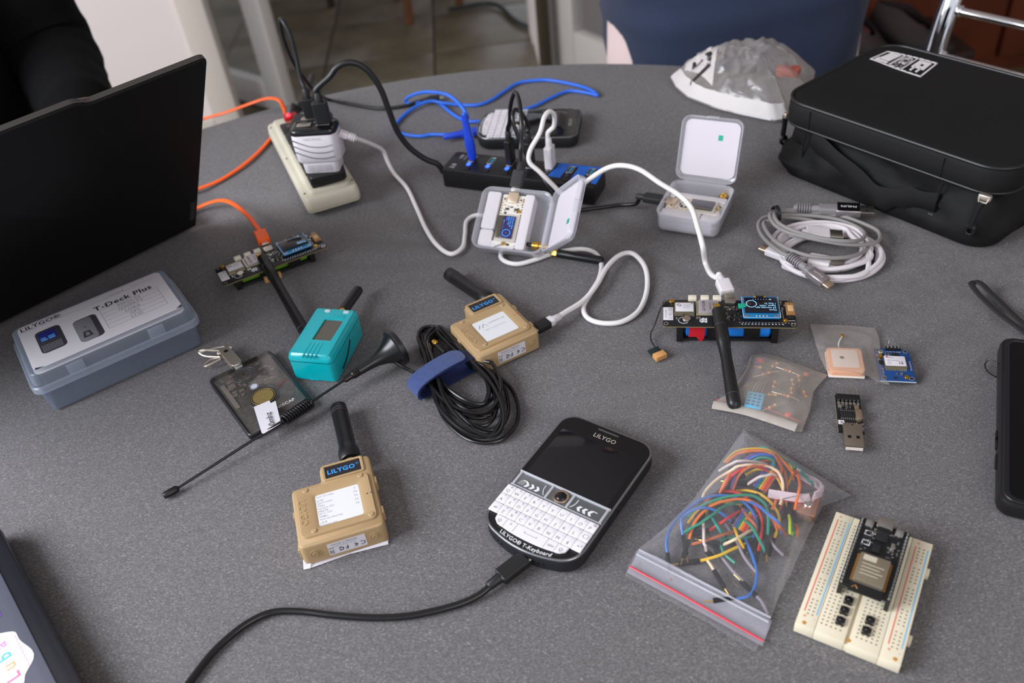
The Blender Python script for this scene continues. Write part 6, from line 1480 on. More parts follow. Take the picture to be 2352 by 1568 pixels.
b = MB(); b.rbox(0, 0, .4, 24.4, 35.4, 1.9, .6, .1); pb_ = b.build('board', PCBU, o)
b = MB(); b.box(0, -.12, .6, 24.4, .1, 1.6); b.build('board_edge', M('pale_edge', (190, 200, 206), .5), o)
b = MB()
for hx, hy in ((2.6, 33), (21.8, 33), (2.8, 3), (21.6, 3)): b.ring([(hx + 2 * math.cos(k), hy + 2 * math.sin(k)) for k in k24], [(hx + 1.4 * math.cos(k), hy + 1.4 * math.sin(k)) for k in k24], 1.8, 2.05, .03)
b.build('hole_pad', SOLD, pb_)
b = MB()
for hx, hy in ((2.6, 33), (21.8, 33), (2.8, 3), (21.6, 3), (10.6, 3)): b.cyl(hx, hy, 1.85, 1.98, 1.4, 14)
b.build('hole', M('deep_hole', (30, 34, 42), .7), pb_)
b = MB(); b.rbox(4.4, 12, 1.9, 20, 25, 4.1, .6, .2); md = b.build('gps_module', ALB, o)
b = MB(); b.rbox(5, 13.8, 4, 19.4, 24.6, 4.35, .6, .03); lb = b.build('module_label', PAPER, md)
b = MB(); b.cyl(6.8, 23.2, 4.3, 4.45, .8, 12); b.build('label_mark', M('label_red', (206, 40, 50), .5), lb)
b = MB(); b.text('blox', 2, TR(9.6, 22.6, 4.4)); b.text('NEO-6M-0-001', 1.3, TR(10.4, 19.6, 4.4)); b.text('2202', 1.3, TR(8, 17.6, 4.4)); b.text('06.02', 1.3, TR(7.6, 15.6, 4.4))
for i in range(5):
    for j in range(5):
        if (i * 3 + j * 2 + i * j) % 3: b.box(14.6 + i * .7, 15 + j * .7, 4.36, 15.3 + i * .7, 15.7 + j * .7, 4.42)
b.build('small_print', M('label_grey', (0, 0, 0)), lb)
b = MB()
for i in range(12): b.box(5 + i * 1.25, 10.6, 1.9, 5.8 + i * 1.25, 12.2, 2.3)
b.box(14, 6.2, 1.9, 16, 7.6, 2.9); b.box(11.4, 6.6, 1.9, 12.6, 7.8, 2.6); b.cyl(3.6, 29.6, 1.9, 4.4, 2, 16, .3); b.box(2, 12, 1.9, 4, 13, 2.5)
for i in range(6): b.box(6.4 + (i % 3) * 2.2, 27 + (i // 3) * 2, 1.9, 7.4 + (i % 3) * 2.2, 28.2 + (i // 3) * 2, 2.6)
b.build('solder', SOLD, pb_)
b = MB(); b.box(11, 27, 1.9, 14, 30, 2.9, .1); b.box(14.6, 27.4, 1.9, 16.4, 29.8, 2.7); b.box(1.4, 17, 1.9, 4, 21, 2.9, .1); b.build('chip', CHIP, pb_)
b = MB(); b.box(1.6, 23.6, 1.9, 4, 27.4, 3.6, .2); b.cyl(18.2, 4, 1.9, 3.2, 1.3, 12); b.box(16.6, 2.6, 1.9, 19.8, 5.4, 2.4); b.build('gold_part', GOLD, pb_)
b = MB(); b.text('VCC RX TX GND', 1.5, TR(12.6, 32, 1.96)); b.text('GY-NEO6MV2', 1.7, TR(22.8, 17, 1.96, 90)); b.text('C2', 1.4, TR(15.4, 8.6, 1.96)); b.text('C4', 1.4, TR(3, 8.6, 1.96)); b.build('silkscreen', SILK, pb_)
b = MB(); b.box(7.8, 33.2, 1.9, 18.2, 35.8, 4.4, .2); b.build('pin_header', BRASSP, o)
for i in range(4): b = MB(); b.tube([(9.2 + i * 2.54, 34.4, 1.9), (9.2 + i * 2.54, 34.4, 4), (9.2 + i * 2.54, 34.6, 13.4)], .36, 6); b.lathe([(.9, 4.3), (.7, 5), (.3, 6)], 8, TR(9.2 + i * 2.54, 34.4, 0)); b.build('pin', SOLD, o)
o = thing('usb_stick', 'black serial USB stick with six bright pins, lying alone on the cloth', 'circuit board', 216, 376, 0, -10)
TS = TR(-2.2, 1.1, 0, -6.4)
b = MB(TS); b.box(-5.4, 20, 1.4, 11.4, 56, 2.8); b.build('board', M('stick_board', (20, 20, 20), .45), o)
b = MB(TS); b.box(-5.5, 20.2, 1.3, 11.5, 55.8, 1.9); b.build('board_edge', M('stick_edge', (168, 152, 116), .5), o)
b = MB(TS); b.rbox(-2.6, 5, 1, 9.6, 26, 5.5, .4, .2); us = b.build('usb_plug', M('usb_tin', (172, 160, 144), .3, metal=.9), o)
b = MB(TS)
for x_ in (.8, 6.2): b.box(x_ - 1.1, 12, 5.45, x_ + 1.1, 14.4, 5.6)
b.cyl(3.5, 24.6, 5.4, 5.6, .6, 10); b.build('slot', BLKG, us)
b = MB(TS); b.box(-2, 4.6, 1.4, 9, 5.4, 3.6); b.build('plug_lip', M('ivory_lip', (226, 216, 206), .5), us)
b = MB(TS); b.box(-5, 50.4, 2.8, 11, 55.4, 5.2, .2); b.build('pin_header', BRASSP, o)
for i in range(6): b = MB(TS); b.tube([(-3.6 + i * 2.6, 52, 4), (-3.6 + i * 2.6, 58, 4), (-3.6 + i * 2.6, 63.6, 4.6)], .36, 6); b.build('pin', SOLD, o)
b = MB(TS)
for i in range(6): b.box(-4.4 + i * 2.6, 46.4, 2.8, -2.6 + i * 2.6, 48.8, 3.6); b.box(-4.2 + i * 2.6, 49.6, 2.8, -2.8 + i * 2.6, 50.4, 4.4)
for i in range(8): b.box(-3 + i * 1.3, 32, 2.8, -2.2 + i * 1.3, 34, 3.3); b.box(-3 + i * 1.3, 39.6, 2.8, -2.2 + i * 1.3, 41, 3.3)
rd = random.Random(8)
for i in range(14): x_ = rd.uniform(-3, 7); y_ = rd.uniform(41, 46); b.box(x_, y_, 2.8, x_ + .8, y_ + 1.2, 3.5)
for i in range(6): b.box(-1 + i * 1.5, 27.4, 2.8, -.2 + i * 1.5, 28.8, 3.2)
b.box(-4.4, 42.5, 2.8, -2, 46, 4.2, .2); b.build('solder', SOLD, o)
b = MB(TS); b.box(-3.2, 34.2, 2.8, 7, 39.4, 4.2, .2); b.build('chip', CHIP, o)
b = MB(TS); b.rbox(6.6, 30, 2.8, 10.8, 40.6, 6, 1.9, .4); b.box(6.8, 42, 2.8, 9.8, 46.6, 3.8, .2); b.build('crystal', M('crystal_can', (176, 156, 132), .3, metal=.8), o)
b = MB(TS); b.box(-5, 27, 2.8, -1, 31, 2.95); b.build('board_label', PAPER, o); b = MB(TS); b.text('B', 3, TR(-2.6, 29, 3)); b.build('small_print', INK, o)
b = MB(TS); b.text('USB-TTL', 2, TR(10.6, 25.6, 2.9, 90)); b.build('silkscreen', SILK, o)

# ================================================================== breadboard with controller and push buttons
IVO = M('ivory_breadboard', (226, 216, 190), .5); 
bb = thing('breadboard', 'ivory breadboard with red and blue rails, holding the controller board', 'breadboard', 186, 280, 0, -35)
b = MB()
b.box(-27.5, -47, .4, -17, 39.6, 8.5, .3); b.box(-16.8, -47, .4, -.9, 39.6, 8.5, .3); b.box(.9, -47, .4, 17, 39.6, 8.5, .3); b.box(17.2, -47, .4, 28.4, 39.6, 8.5, .3); b.box(-27, -46.6, .4, 28, 39.2, 6.6, .2)
for y_ in (-30, 18): b.box(28.2, y_, 2, 30.4, y_ + 5, 6.5, .4)
b.build('block', IVO, bb)
b = MB()
for x_ in (-25, 19.9): b.box(x_ - .35, -37, 8.45, x_ + .35, 34, 8.56); b.text('+', 4, TR(x_ + 1, 36.6, 8.6)); b.text('+', 4, TR(x_ + 1, -40, 8.6))
b.build('red_rail_line', M('rail_red', (226, 120, 106), .5), bb)
b = MB()
for x_ in (-18.3, 26.7): b.box(x_ - .4, -37, 8.45, x_ + .4, 34, 8.56); b.text('-', 4, TR(x_ - .4, 36.6, 8.6)); b.text('-', 4, TR(x_ - .4, -40, 8.6))
b.build('blue_rail_line', M('rail_blue', (130, 190, 222), .5), bb)
b = MB()
def hole(x_, y_): b.add([(x_ - .5, y_ - .5, 8.53), (x_ + .5, y_ - .5, 8.53), (x_ + .5, y_ + .5, 8.53), (x_ - .5, y_ + .5, 8.53)], [(0, 1, 2, 3)])
for j in range(30):
    y_ = 33.2 - j * 2.54
    for i in range(5): hole(-14.6 + i * 2.54, y_); hole(4.2 + i * 2.54, y_)
    if j % 6 != 5:
        for x_ in (-22.9, -20.4, 22, 24.6): hole(x_, y_)
h_ = b.build('hole', M('breadboard_hole', (150, 138, 116), .7), bb); h_['kind'] = 'stuff'
b = MB()
for x_ in (-23, 1, 25): b.cyl(x_, -44.4, 8.4, 8.56, 1.2, 10)
b.build('rust_spot', M('amber_stain', (196, 140, 60), .6), bb)
es = thing('controller_board', 'black controller board with a metal can, plugged into the breadboard', 'circuit board', 186, 280, 0, -35)
TE = TR(1.2, 0, 0)
b = MB(TE); b.rbox(-14, -18, 17, 14, 33.4, 18.6, .8, .1); pb_ = b.build('board', PCBK, es)
b = MB(TE)
for x_ in (-12.7, 12.7): b.box(x_ - 1.25, -17.6, 8.6, x_ + 1.25, 33, 17); 
b.build('pin_header', BRASSP, es)
b = MB(TE)
for i in range(20):
    for x_ in (-12.7, 12.7): b.lathe([(1, 18.5), (.8, 19.2), (.35, 20.2)], 8, TR(x_, 31.8 - i * 2.54, 0))
b.build('pin', SOLD, es)
b = MB(TE); b.box(-8.6, -20.4, 18.6, 9.4, 9, 19.8, .1); mo = b.build('module_board', M('module_black', (16, 16, 17), .5), es)
b = MB(TE); b.rbox(-7.8, -14.4, 19.6, 8.6, 5.6, 22.6, .8, .3); cn_ = b.build('shield_can', M('warm_shield', (172, 160, 138), .36, metal=.75), mo)
b = MB(TE); b.box(-5.8, .8, 22.55, 1.4, 4.6, 22.66); 
for i in range(4): b.box(-5.6, -2 - i * 2.4, 22.55, 6.4 - (i % 2) * 2, -1.5 - i * 2.4, 22.64)
b.build('can_print', M('warm_print', (196, 186, 166), .5), cn_)
b = MB(TE); b.box(-9.2, -14, 19.7, -8, 5.6, 19.95); b.box(8.8, -14, 19.7, 9.8, 5.6, 19.95); b.tube([(-7, -18.4, 19.9), (-5.4, -16.4, 19.9), (-3.8, -18.4, 19.9)], .4, 4); b.build('copper_edge', M('copper_edge', (170, 120, 60), .4, metal=.6), mo)
b = MB(TE); b.rbox(-4.6, 28.6, 18.6, 4.4, 36.4, 21.8, .8, .3); b.build('usb_socket', STEEL, es)
b = MB(TE)
for x_ in (-8.4, 8.4): b.rbox(x_ - 2.2, 27.6, 18.6, x_ + 2.2, 32, 20.2, .6, .2); b.cyl(x_, 29.8, 20.1, 20.8, 1.2, 12)
b.build('button', M('grey_button', (150, 146, 142), .4, metal=.5), es)
b = MB(TE); b.box(-3.4, 20, 18.6, 3.4, 26.6, 19.6, .1); b.box(-3.2, 10.4, 18.6, 1.2, 16.6, 20, .2); b.box(-9.6, 18.4, 18.6, -4.6, 20.8, 19.6, .1); b.box(-7, 6.4, 19.8, 8.4, 8.6, 20.6, .1); b.build('chip', CHIP, es)
b = MB(TE); rd = random.Random(14)
for i in range(44): x_ = rd.choice((rd.uniform(-10, -4), rd.uniform(3.6, 10))); y_ = rd.uniform(8, 27); b.box(x_, y_, 18.6, x_ + rd.uniform(.7, 1.6), y_ + rd.uniform(.6, 1.2), 19.3)
b.rbox(6, 16, 18.6, 8, 21, 19.8, .3, .1); b.build('solder', SOLD, es)
b = MB(TE)
for (x0, y0) in ((-9.4, 21.4), (-9.4, 14.2), (-5.6, 20.6)): b.ring(rr(4.6, 3.6, .3, 1, x0 + 2.3, y0 + 1.8), rr(3.6, 2.6, .3, 1, x0 + 2.3, y0 + 1.8), 18.5, 18.75, .02)
b.build('silkscreen', SILK, es)
sb = MB(); sb.box(-2.4, -2.6, 0, 2.4, 2.6, 1.6, .2); sbm = sb.mesh('base', M('button_black', (28, 26, 26), .5)); st_ = MB(); st_.cyl(0, .4, 1.5, 2.4, 1, 12, .2); stm = st_.mesh('stem', BLKG); sl = MB()
for y_ in (-2.1, 1.8):
    for x_ in (-1.8, 1.8): sl.box(x_ - .5, y_, 1.55, x_ + .5, y_ + .5, 1.75)
slm = sl.mesh('contact', M('button_contact', (150, 142, 130), .4, metal=.6))
for i, (x_, y_, lb) in enumerate(((-5.2, -20.4, 'topmost of the three black push buttons left of the breadboard groove'), (-5.6, -27.8, 'middle one of the three black push buttons left of the groove'), (-5.9, -35.2, 'lowest of the three black push buttons left of the breadboard groove'), (8.2, -27.8, 'upper of the two black push buttons right of the breadboard groove'), (7.9, -35, 'lower of the two black push buttons right of the breadboard groove'))):
    p_ = TR(186, 280, 0, -35) @ Vector((x_, y_, 8.5)); t_ = thing('push_button', lb, 'button', p_.x, p_.y, 8.55, -35, 'push buttons on the breadboard')
    for nm, me in (('base', sbm), ('stem', stm), ('contact', slm)): piece(nm, me, t_, 0, 0, 0)

# ================================================================== zip bag of jumper wires
WO = [Vector((x, y, 2)) for x, y in ((153, 412), (165, 396), (180, 376), (192, 360), (203, 344), (184, 341), (172, 326), (158, 308), (146, 292), (135, 279), (124, 262), (112, 247), (90, 269), (50, 306), (54, 314), (60, 323), (82, 338), (104, 357), (130, 386))]
wcx = sum(p.x for p in WO) / len(WO); wcy = sum(p.y for p in WO) / len(WO); wa = along(Vector((82, 277, 0)), Vector((165, 380, 0)))
def hw_(x, y, t):
    u = (x + wcx - 82) * wa.x + (y + wcy - 277) * wa.y; k_ = min(1, max(0, (u - 12) / 45))
    return 1.4 + k_ * 18 * min(1, t * 2.4) ** .75 + (.5 + 1.2 * k_) * mnoise.noise(Vector((x * .07, y * .07, 9))) * min(1, t * 3) + .8 * mnoise.noise(Vector((x * .2, y * .2, 3))) * min(1, t * 4)
CLR2 = film('clear_wire_bag', (222, 222, 228), .03, .3, .16, (48, .9, 1.6))
wbg, a_, c_ = pouch('zip_bag', 'clear zip bag with a red line, full of coloured jumper wires', 'bag', WO, hw_, CLR2, 14)
b = MB(); b.tube([at(1446, 1300, 3.4), at(1560, 1362, 3.6), at(1753, 1471, 3.4)], [.9, .9, .9], 6, flat=(.65, .3)); b.build('zip_line', M('red_bag_line', (226, 54, 70), .35), wbg, world=True)
b = MB()
for (p, q) in (((1462, 1272), (1765, 1428)), ((1468, 1262), (1770, 1418))): b.tube([at(*p, 3.4), at((p[0] + q[0]) / 2, (p[1] + q[1]) / 2, 4.6), at(*q, 3.2)], .7, 6)
b.build('zip_ridge', film('clear_ridge', (226, 228, 236), .3, .8, .12, None), wbg, world=True)
WOP = [(p.x - wcx, p.y - wcy) for p in WO]
za, zb_1, zc_, zd_ = at(1440, 1314, 2), at(1751, 1484, 2), at(1773, 1425, 2), at(1468, 1262, 2)
def flapfn(u, v_):
    p = (za * (1 - u) + zb_1 * u) * (1 - v_) + (zd_ * (1 - u) + zc_ * u) * v_
    return (p.x, p.y, on_outline(WOP, hw_, wcx, wcy, p.x, p.y)[0] + .5 + .35 * math.sin(v_ * 9 + u * 2))
b = MB(); b.grid(flapfn, 30, 10); b.build('zip_flap_sheen', film('doubled_film_sheen', (214, 212, 226), .3, .8, .24, (38, .7, 2)), wbg, world=True)  # doubled film at the zip, its milky lilac painted in for reflected window light
JC = {n: M('jumper_' + n, c, .42) for n, c in dict(yellow=(236, 190, 40), orange=(242, 120, 36), red=(222, 52, 48), green=(22, 138, 108), teal=(18, 158, 142), blue=(52, 112, 196), white=(226, 210, 204), cream=(240, 214, 180), brown=(190, 102, 58), purple=(128, 100, 170), grey=(150, 140, 150), lime=(190, 210, 50)).items()}
def k3(X, Y, z): return at(1420 + X / 2.959, 970 + Y / 2.959, z)
WL = [('yellow', [(720, 270), (800, 200), (900, 178), (1010, 185), (1110, 225), (1170, 290), (1180, 350), (1140, 450)]), ('orange', [(735, 275), (810, 215), (920, 192), (1020, 200), (1085, 260), (1110, 330), (1060, 430)]),
      ('teal', [(960, 170), (1060, 172), (1130, 210), (1185, 260), (1200, 330)]), ('teal', [(1190, 262), (1260, 310), (1300, 370), (1325, 430)]), ('orange', [(1060, 185), (1140, 230), (1185, 310), (1190, 385)]),
      ('purple', [(840, 270), (900, 225), (980, 205), (1050, 225), (1075, 290), (1000, 400)]), ('blue', [(870, 260), (950, 222), (1030, 225), (1060, 260), (980, 380)]), ('green', [(880, 285), (960, 240), (1040, 250), (1055, 300), (960, 450)]),
      ('white', [(685, 330), (740, 280), (820, 262), (930, 266), (1010, 285)]), ('cream', [(570, 530), (600, 440), (680, 350), (800, 300), (940, 282), (1050, 300), (1110, 380), (1120, 470), (1100, 560)]), ('brown', [(960, 268), (1050, 260), (1120, 310), (1145, 400), (1140, 500), (1085, 610)]),
      ('yellow', [(860, 360), (940, 320), (1020, 330), (1090, 390), (1130, 490), (1155, 580)]), ('yellow', [(700, 460), (740, 380), (800, 320), (880, 290)]), ('orange', [(690, 480), (720, 420), (760, 350), (830, 310)]), ('orange', [(1205, 330), (1235, 400), (1225, 480), (1200, 590)]),
      ('red', [(580, 560), (660, 490), (760, 468), (860, 500), (930, 570), (975, 660), (970, 780), (950, 880)]), ('blue', [(335, 890), (330, 790), (380, 660), (480, 560), (620, 505), (750, 498), (850, 540), (920, 620), (940, 720), (910, 790)]), ('blue', [(440, 770), (430, 660), (480, 600), (590, 580), (690, 610), (770, 670)]), ('blue', [(820, 655), (860, 780), (910, 900), (940, 1010), (930, 1110), (880, 1180), (800, 1190)]), ('blue', [(840, 520), (940, 560), (1050, 640), (1100, 700), (1110, 750)]),
      ('yellow', [(800, 465), (880, 462), (970, 490), (1050, 560), (1095, 660), (1060, 790)]), ('yellow', [(475, 685), (540, 600), (640, 535), (760, 545), (860, 560)]), ('orange', [(480, 800), (520, 680), (600, 590), (700, 540), (840, 520), (950, 560), (1040, 650), (1080, 730)]), ('green', [(470, 640), (560, 570), (680, 520), (800, 495), (920, 500), (1000, 560), (1020, 660), (1015, 770)]), ('green', [(450, 745), (540, 690), (640, 620), (740, 560), (860, 540)]), ('yellow', [(575, 645), (620, 570), (700, 500)]),
      ('brown', [(500, 828), (600, 800), (720, 760), (800, 738)]), ('red', [(620, 735), (700, 680), (760, 640), (830, 600)]), ('green', [(795, 955), (720, 890), (700, 820), (740, 785), (860, 785), (940, 770)]), ('yellow', [(555, 940), (680, 905), (800, 850), (910, 805)]), ('yellow', [(780, 690), (810, 770), (870, 890)]), ('brown', [(830, 570), (880, 640), (930, 700), (930, 760)]), ('cream', [(715, 830), (800, 790), (920, 720)]), ('white', [(580, 680), (585, 780), (598, 870)]), ('lime', [(1160, 630), (1175, 700), (1185, 760)]), ('orange', [(1200, 690), (1215, 730), (1210, 770)]), ('green', [(1180, 680), (1195, 740), (1190, 770)]), ('teal', [(640, 650), (670, 700), (720, 780)]), ('grey', [(730, 690), (800, 800), (860, 920), (940, 1020)]), ('grey', [(700, 910), (780, 1010), (850, 1080)]), ('grey', [(940, 1180), (990, 1230), (1020, 1290)]), ('cream', [(600, 930), (630, 970), (650, 1005)]), ('purple', [(760, 470), (790, 380), (830, 300), (900, 250)]), ('red', [(700, 480), (740, 400), (800, 340), (900, 300), (1000, 320), (1060, 400)]), ('brown', [(780, 460), (820, 360), (900, 300), (1000, 290), (1080, 340), (1110, 440)]), ('orange', [(1100, 440), (1060, 560), (1010, 640)]), ('green', [(820, 640), (900, 700), (960, 800), (1000, 880)]), ('grey', [(1010, 760), (1060, 840), (1120, 900)]), ('brown', [(1040, 620), (1090, 700), (1140, 760)]), ('white', [(880, 420), (960, 370), (1040, 350), (1100, 380)])]
WLAB = ['arching highest at the top of the wire bag', 'just inside the highest yellow arch of the wire bag', 'curving over the right of the top arches', 'running down beside the white ribbon cable', 'descending from the right of the highest yellow arch',
 'under the top arches of the wire bag', 'tucked under the top arches, beside the purple wire', 'innermost under the top arches of the wire bag', 'crossing the upper left of the top arches', 'making the long wide arch at the left of the top arches', 'bowing down the right of the top arches',
 'arching low over the upper rainbow ribbon cable', 'short, at the left flank of the top arches', 'short, at the left flank of the top arches', 'running straight down inside the white ribbon loop',
 'arching over the middle of the wire bag and down its right', 'making the widest arch, from the left edge across the middle', 'making the small arch at the left of the wire bag', 'trailing down to the red zip line', 'running down the right of the middle arches', 'bowing down the right of the middle arches',
 'rising from the left into the middle arches', 'spanning the middle arches from left to right', 'spanning the middle arches and dropping at their right', 'lowest at the left of the middle arches', 'short, under the left of the middle arches',
 'lying almost straight across the middle left', 'short and straight under the middle arches', 'curled like a hook in the middle of the wire bag', 'lying straight, nearest of its colour to the zip line', 'short, slanting down in the middle of the wire bag', 'short, slanting over the lower rainbow ribbon cable',
 'short, crossing the middle of the wire bag', 'short, standing upright at the middle left', 'beside short orange and green wire ends', 'short end, right of the lime yellow one', 'short end, between the lime yellow and orange ones', 'short, slanting at the middle left of the wire bag',
 'slanting through the middle towards the zip line', 'left of the other grey wires, close above the zip', 'in the lower right corner of the wire bag', 'short, close above the zip line at the left', 'rising steeply at the left under the top arches', 'second under the cream wire of the top arches', 'innermost of its colour under the top arches', 'joining the top arches to the middle ones at the right',
 'slanting down to the right edge below the middle arches', 'short, near the right edge of the wire bag', 'short, between the middle arches and the right edge', 'short, lying on the upper rainbow ribbon cable']
MET = {'yellow': 'yellow', 'lime': 'lime yellow'}
rd = random.Random(2); HOUS = M('jumper_housing', (26, 26, 28), .5); hs = MB(); hs.box(-1.25, -1.25, 0, 1.25, 1.25, 13, .15); hsm = hs.mesh('housing', HOUS); pnm = MB(); pnm.tube([(0, 0, 12.8), (0, 0, 18.5)], .35, 5); pnm = pnm.mesh('pin', GOLD)
for i, (c, pp) in enumerate(WL):
    zb_ = 6 + 12 * (i % 5) / 5 if max(y for x, y in pp) < 900 else 4.5
    pts = []
    for k, (X, Y) in enumerate(pp):
        t_ = k / (len(pp) - 1); z_ = zb_ * (.45 + .75 * math.sin(math.pi * t_)) if Y < 950 else 4.2
        pts.append(k3(X, Y, z_ + rd.uniform(-.4, .4)))
    S = spline(pts, 6)
    for p in S: p.z = max(1.9, min(p.z, on_outline(WOP, hw_, wcx, wcy, p.x, p.y)[0] - 1.6))
    o = thing('jumper_wire', '%s jumper wire %s' % (MET.get(c, c), WLAB[i]), 'wire', S[0].x, S[0].y, S[0].z, 0, '%s jumper wires' % c)
    b = MB(); b.tube(S, .95, 7); b.build('insulation', JC[c], o, world=True)
    for p, d_ in ((S[0], S[0] - S[1]), (S[-1], S[-1] - S[-2])):
        d2_ = d_.normalized(); d2_.z *= .2; L_ = 13
        e_ = p + d2_ * 18
        # keep housings inside the bag
        u = (e_.x - 82) * wa.x + (e_.y - 277) * wa.y; vv = -(e_.x - 82) * wa.y + (e_.y - 277) * wa.x
        if 10 < u < 112 and abs(vv) < 26 and rd.random() < .75:
            T = INV[o.name] @ aim(p, d2_)
            for nm, me in (('housing', hsm), ('pin', pnm)):
                q_ = bpy.data.objects.new(nm, me); COL.objects.link(q_); q_.parent = o; mm = T.copy(); mm.translation = T.translation / 1000; q_.matrix_local = mm
# ribbon cables and a chrome jack
rib = [k3(*p) for p in ((1215, 300, 12), (1290, 320, 14), (1370, 360, 14), (1398, 420, 13), (1360, 480, 13), (1270, 512, 13), (1150, 500, 12), (1020, 480, 11))]
o = thing('ribbon_cable', 'flat white ribbon cable curling round the right end of the jumper wires', 'cable', rib[0].x, rib[0].y, 10)
S = spline(rib, 6); b = MB()
for p in S: p.z = max(5.5, min(p.z, on_outline(WOP, hw_, wcx, wcy, p.x, p.y)[0] - 5))
for k in range(6): b.tube([p + Vector((0, 0, -3.4 + k * 1.3)) for p in S], .66, 6)
b.build('strand', M('pale_ribbon', (226, 206, 214), .45), o, world=True)
b = MB(); b.tube([p + Vector((0, 0, -4.4)) for p in S], .5, 5); b.build('marked_strand', M('ribbon_red', (210, 60, 70), .45), o, world=True)
for (pa_, pb_2, lbl) in (((1060, 310, 10), (960, 450, 8), 'rainbow ribbon cable under the upper loop of jumper wires'), ((900, 610, 7), (820, 730, 5), 'short rainbow ribbon cable under the middle of the jumper wires')):
    p_, q_ = k3(*pa_), k3(*pb_2); o = thing('ribbon_cable', lbl, 'cable', p_.x, p_.y, 4); s_ = along(p_, q_); sd = Vector((-s_.y, s_.x, 0))
    for k, c in enumerate(('purple', 'blue', 'green', 'yellow', 'orange', 'red', 'brown')):
        b = MB(); b.tube([p_ + sd * (k - 3) * 1.4, (p_ + q_) / 2 + sd * (k - 3) * 1.4 + Vector((0, 0, 1)), q_ + sd * (k - 3) * 1.4], .7, 6); b.build('strand', JC[c], o, world=True)
p_ = k3(1285, 580, 5); o = thing('audio_jack', 'copper-coloured metal part in the right corner of the wire bag', 'component', p_.x, p_.y, 1, -30)
b = MB(); b.rbox(-6, -8, .5, 6, 8, 7, 2, .6); b.build('body', M('copper_can', (222, 176, 156), .25, metal=.85), o)
b = MB(); b.cyl(0, 0, 7, 9, 3, 14, .4); b.build('stud', STEEL, o)

# ================================================================== phone and strap at the right edge
o = thing('smartphone', 'black smartphone in a rubber case at the right edge of the table', 'phone', 280.5, 317, 0, 62.2)
b = MB(); b.rbox(0, -76, .3, 164, 0, 13.4, 9, 3.2, n=8); b.build('case', M('phone_case_rubber', (21, 21, 23), .36), o)
b = MB(); b.ring(rr(160, 72, 8, 6, 82, -38), rr(153, 65, 6, 6, 82, -38), 13, 14.2, .5); b.build('raised_lip', M('phone_case_rubber', (0, 0, 0)), o)
b = MB(); b.prism(rr(154, 66, 6, 6, 82, -38), [(0, 13), (0, 13.6)]); b.build('screen', M('phone_glass', (8, 8, 9), .1, spec=.3), o)
b = MB()
for x_, l_ in ((34, 12), (52, 16), (58, 4)): b.rbox(x_, -.6, 5, x_ + l_, 1, 8, .6, .3)
b.build('side_button', RUB, o)
b = MB(); b.tube(spline([at(2292, 835, 7), at(2272, 826, 6), at(2262, 838, 3), at(2270, 854, 2), at(2288, 866, 4)], 6), .55, 6); b.build('lanyard_loop', BLK, o, world=True)
stp = [at(2238, 648, 4), at(2232, 652, 5), at(2240, 666, 5), at(2262, 690, 4), at(2300, 724, 3), at(2352, 762, 3), at(2420, 815, 3)]
st3 = [at(2238, 648, 4), at(2252, 650, 5), at(2275, 672, 4), at(2310, 706, 3), at(2352, 745, 3), at(2420, 800, 3)]
o = thing('wrist_strap', 'black woven wrist strap running out at the right edge', 'strap', stp[0].x, stp[0].y, 0)
b = MB(); b.tube(spline(stp, 6), 1.8, 8, flat=(2.6, 1.3)); b.tube(spline(st3, 6), 1.8, 8, flat=(2.6, 1.3)); b.build('webbing', M('black_webbing', (30, 29, 29), .8, bump=(900, .6, .5)), o, world=True)
# ================================================================== chrome chair across the corner
o = thing('chair', 'chrome tubular chair behind the black zip bag', 'chair', 600, 1010, FLOOR_Z, -56)
# local: x along the back's rails, -y towards the table, z up from the floor
P0 = INV[o.name] @ aty(2148, 115, 1050); P1 = INV[o.name] @ aty(2188, 0, 1062)
lean = (P1.y - P0.y) / max(1, P1.z - P0.z)
def post(x0, s_):
    b = MB(); y0 = P0.y; 
    pts = [(x0 + s_ * 4, y0 - 30, 8), (x0, y0 - 20, 440), (x0, y0, P0.z), (x0, y0 + .3 * 120, P0.z + 120), (x0 + s_ * 4, y0 + .3 * 170, P0.z + 190)]
    b.tube(spline(pts, 8), 12.5, 18); b.build('post', CHROME, o)
x_l = P0.x; post(x_l, 1); post(x_l + 400, -1)
za = (INV[o.name] @ aty(2205, 24, 1050)).z; zb2 = (INV[o.name] @ aty(2165, 122, 1050)).z
for z_ in (za, zb2, za + 75, zb2 - 60):
    y_ = P0.y + .3 * (z_ - P0.z)
    b = MB(); b.tube([(x_l + 8, y_, z_), (x_l + 392, y_, z_)], 5.2, 14)
    for x_ in (x_l + 13, x_l + 387): b.lathe([(6.4, -3), (7.4, -2), (7.4, 2), (6.4, 3)], 14, TR(x_, y_, z_, 0, 0, 90))
    b.build('back_rail', CHROME, o)
b = MB(); b.rbox(x_l - 4, P0.y - 440, 440, x_l + 404, P0.y - 24, 485, 40, 14); b.build('seat', M('black_seat_vinyl', (24, 23, 23), .45), o)
for x_ in (x_l + 12, x_l + 388):
    b = MB(); b.tube(spline([(x_, P0.y - 20, 430), (x_, P0.y - 410, 430), (x_, P0.y - 425, 410), (x_, P0.y - 430, 8)], 6), 11, 14); b.build('leg', CHROME, o)
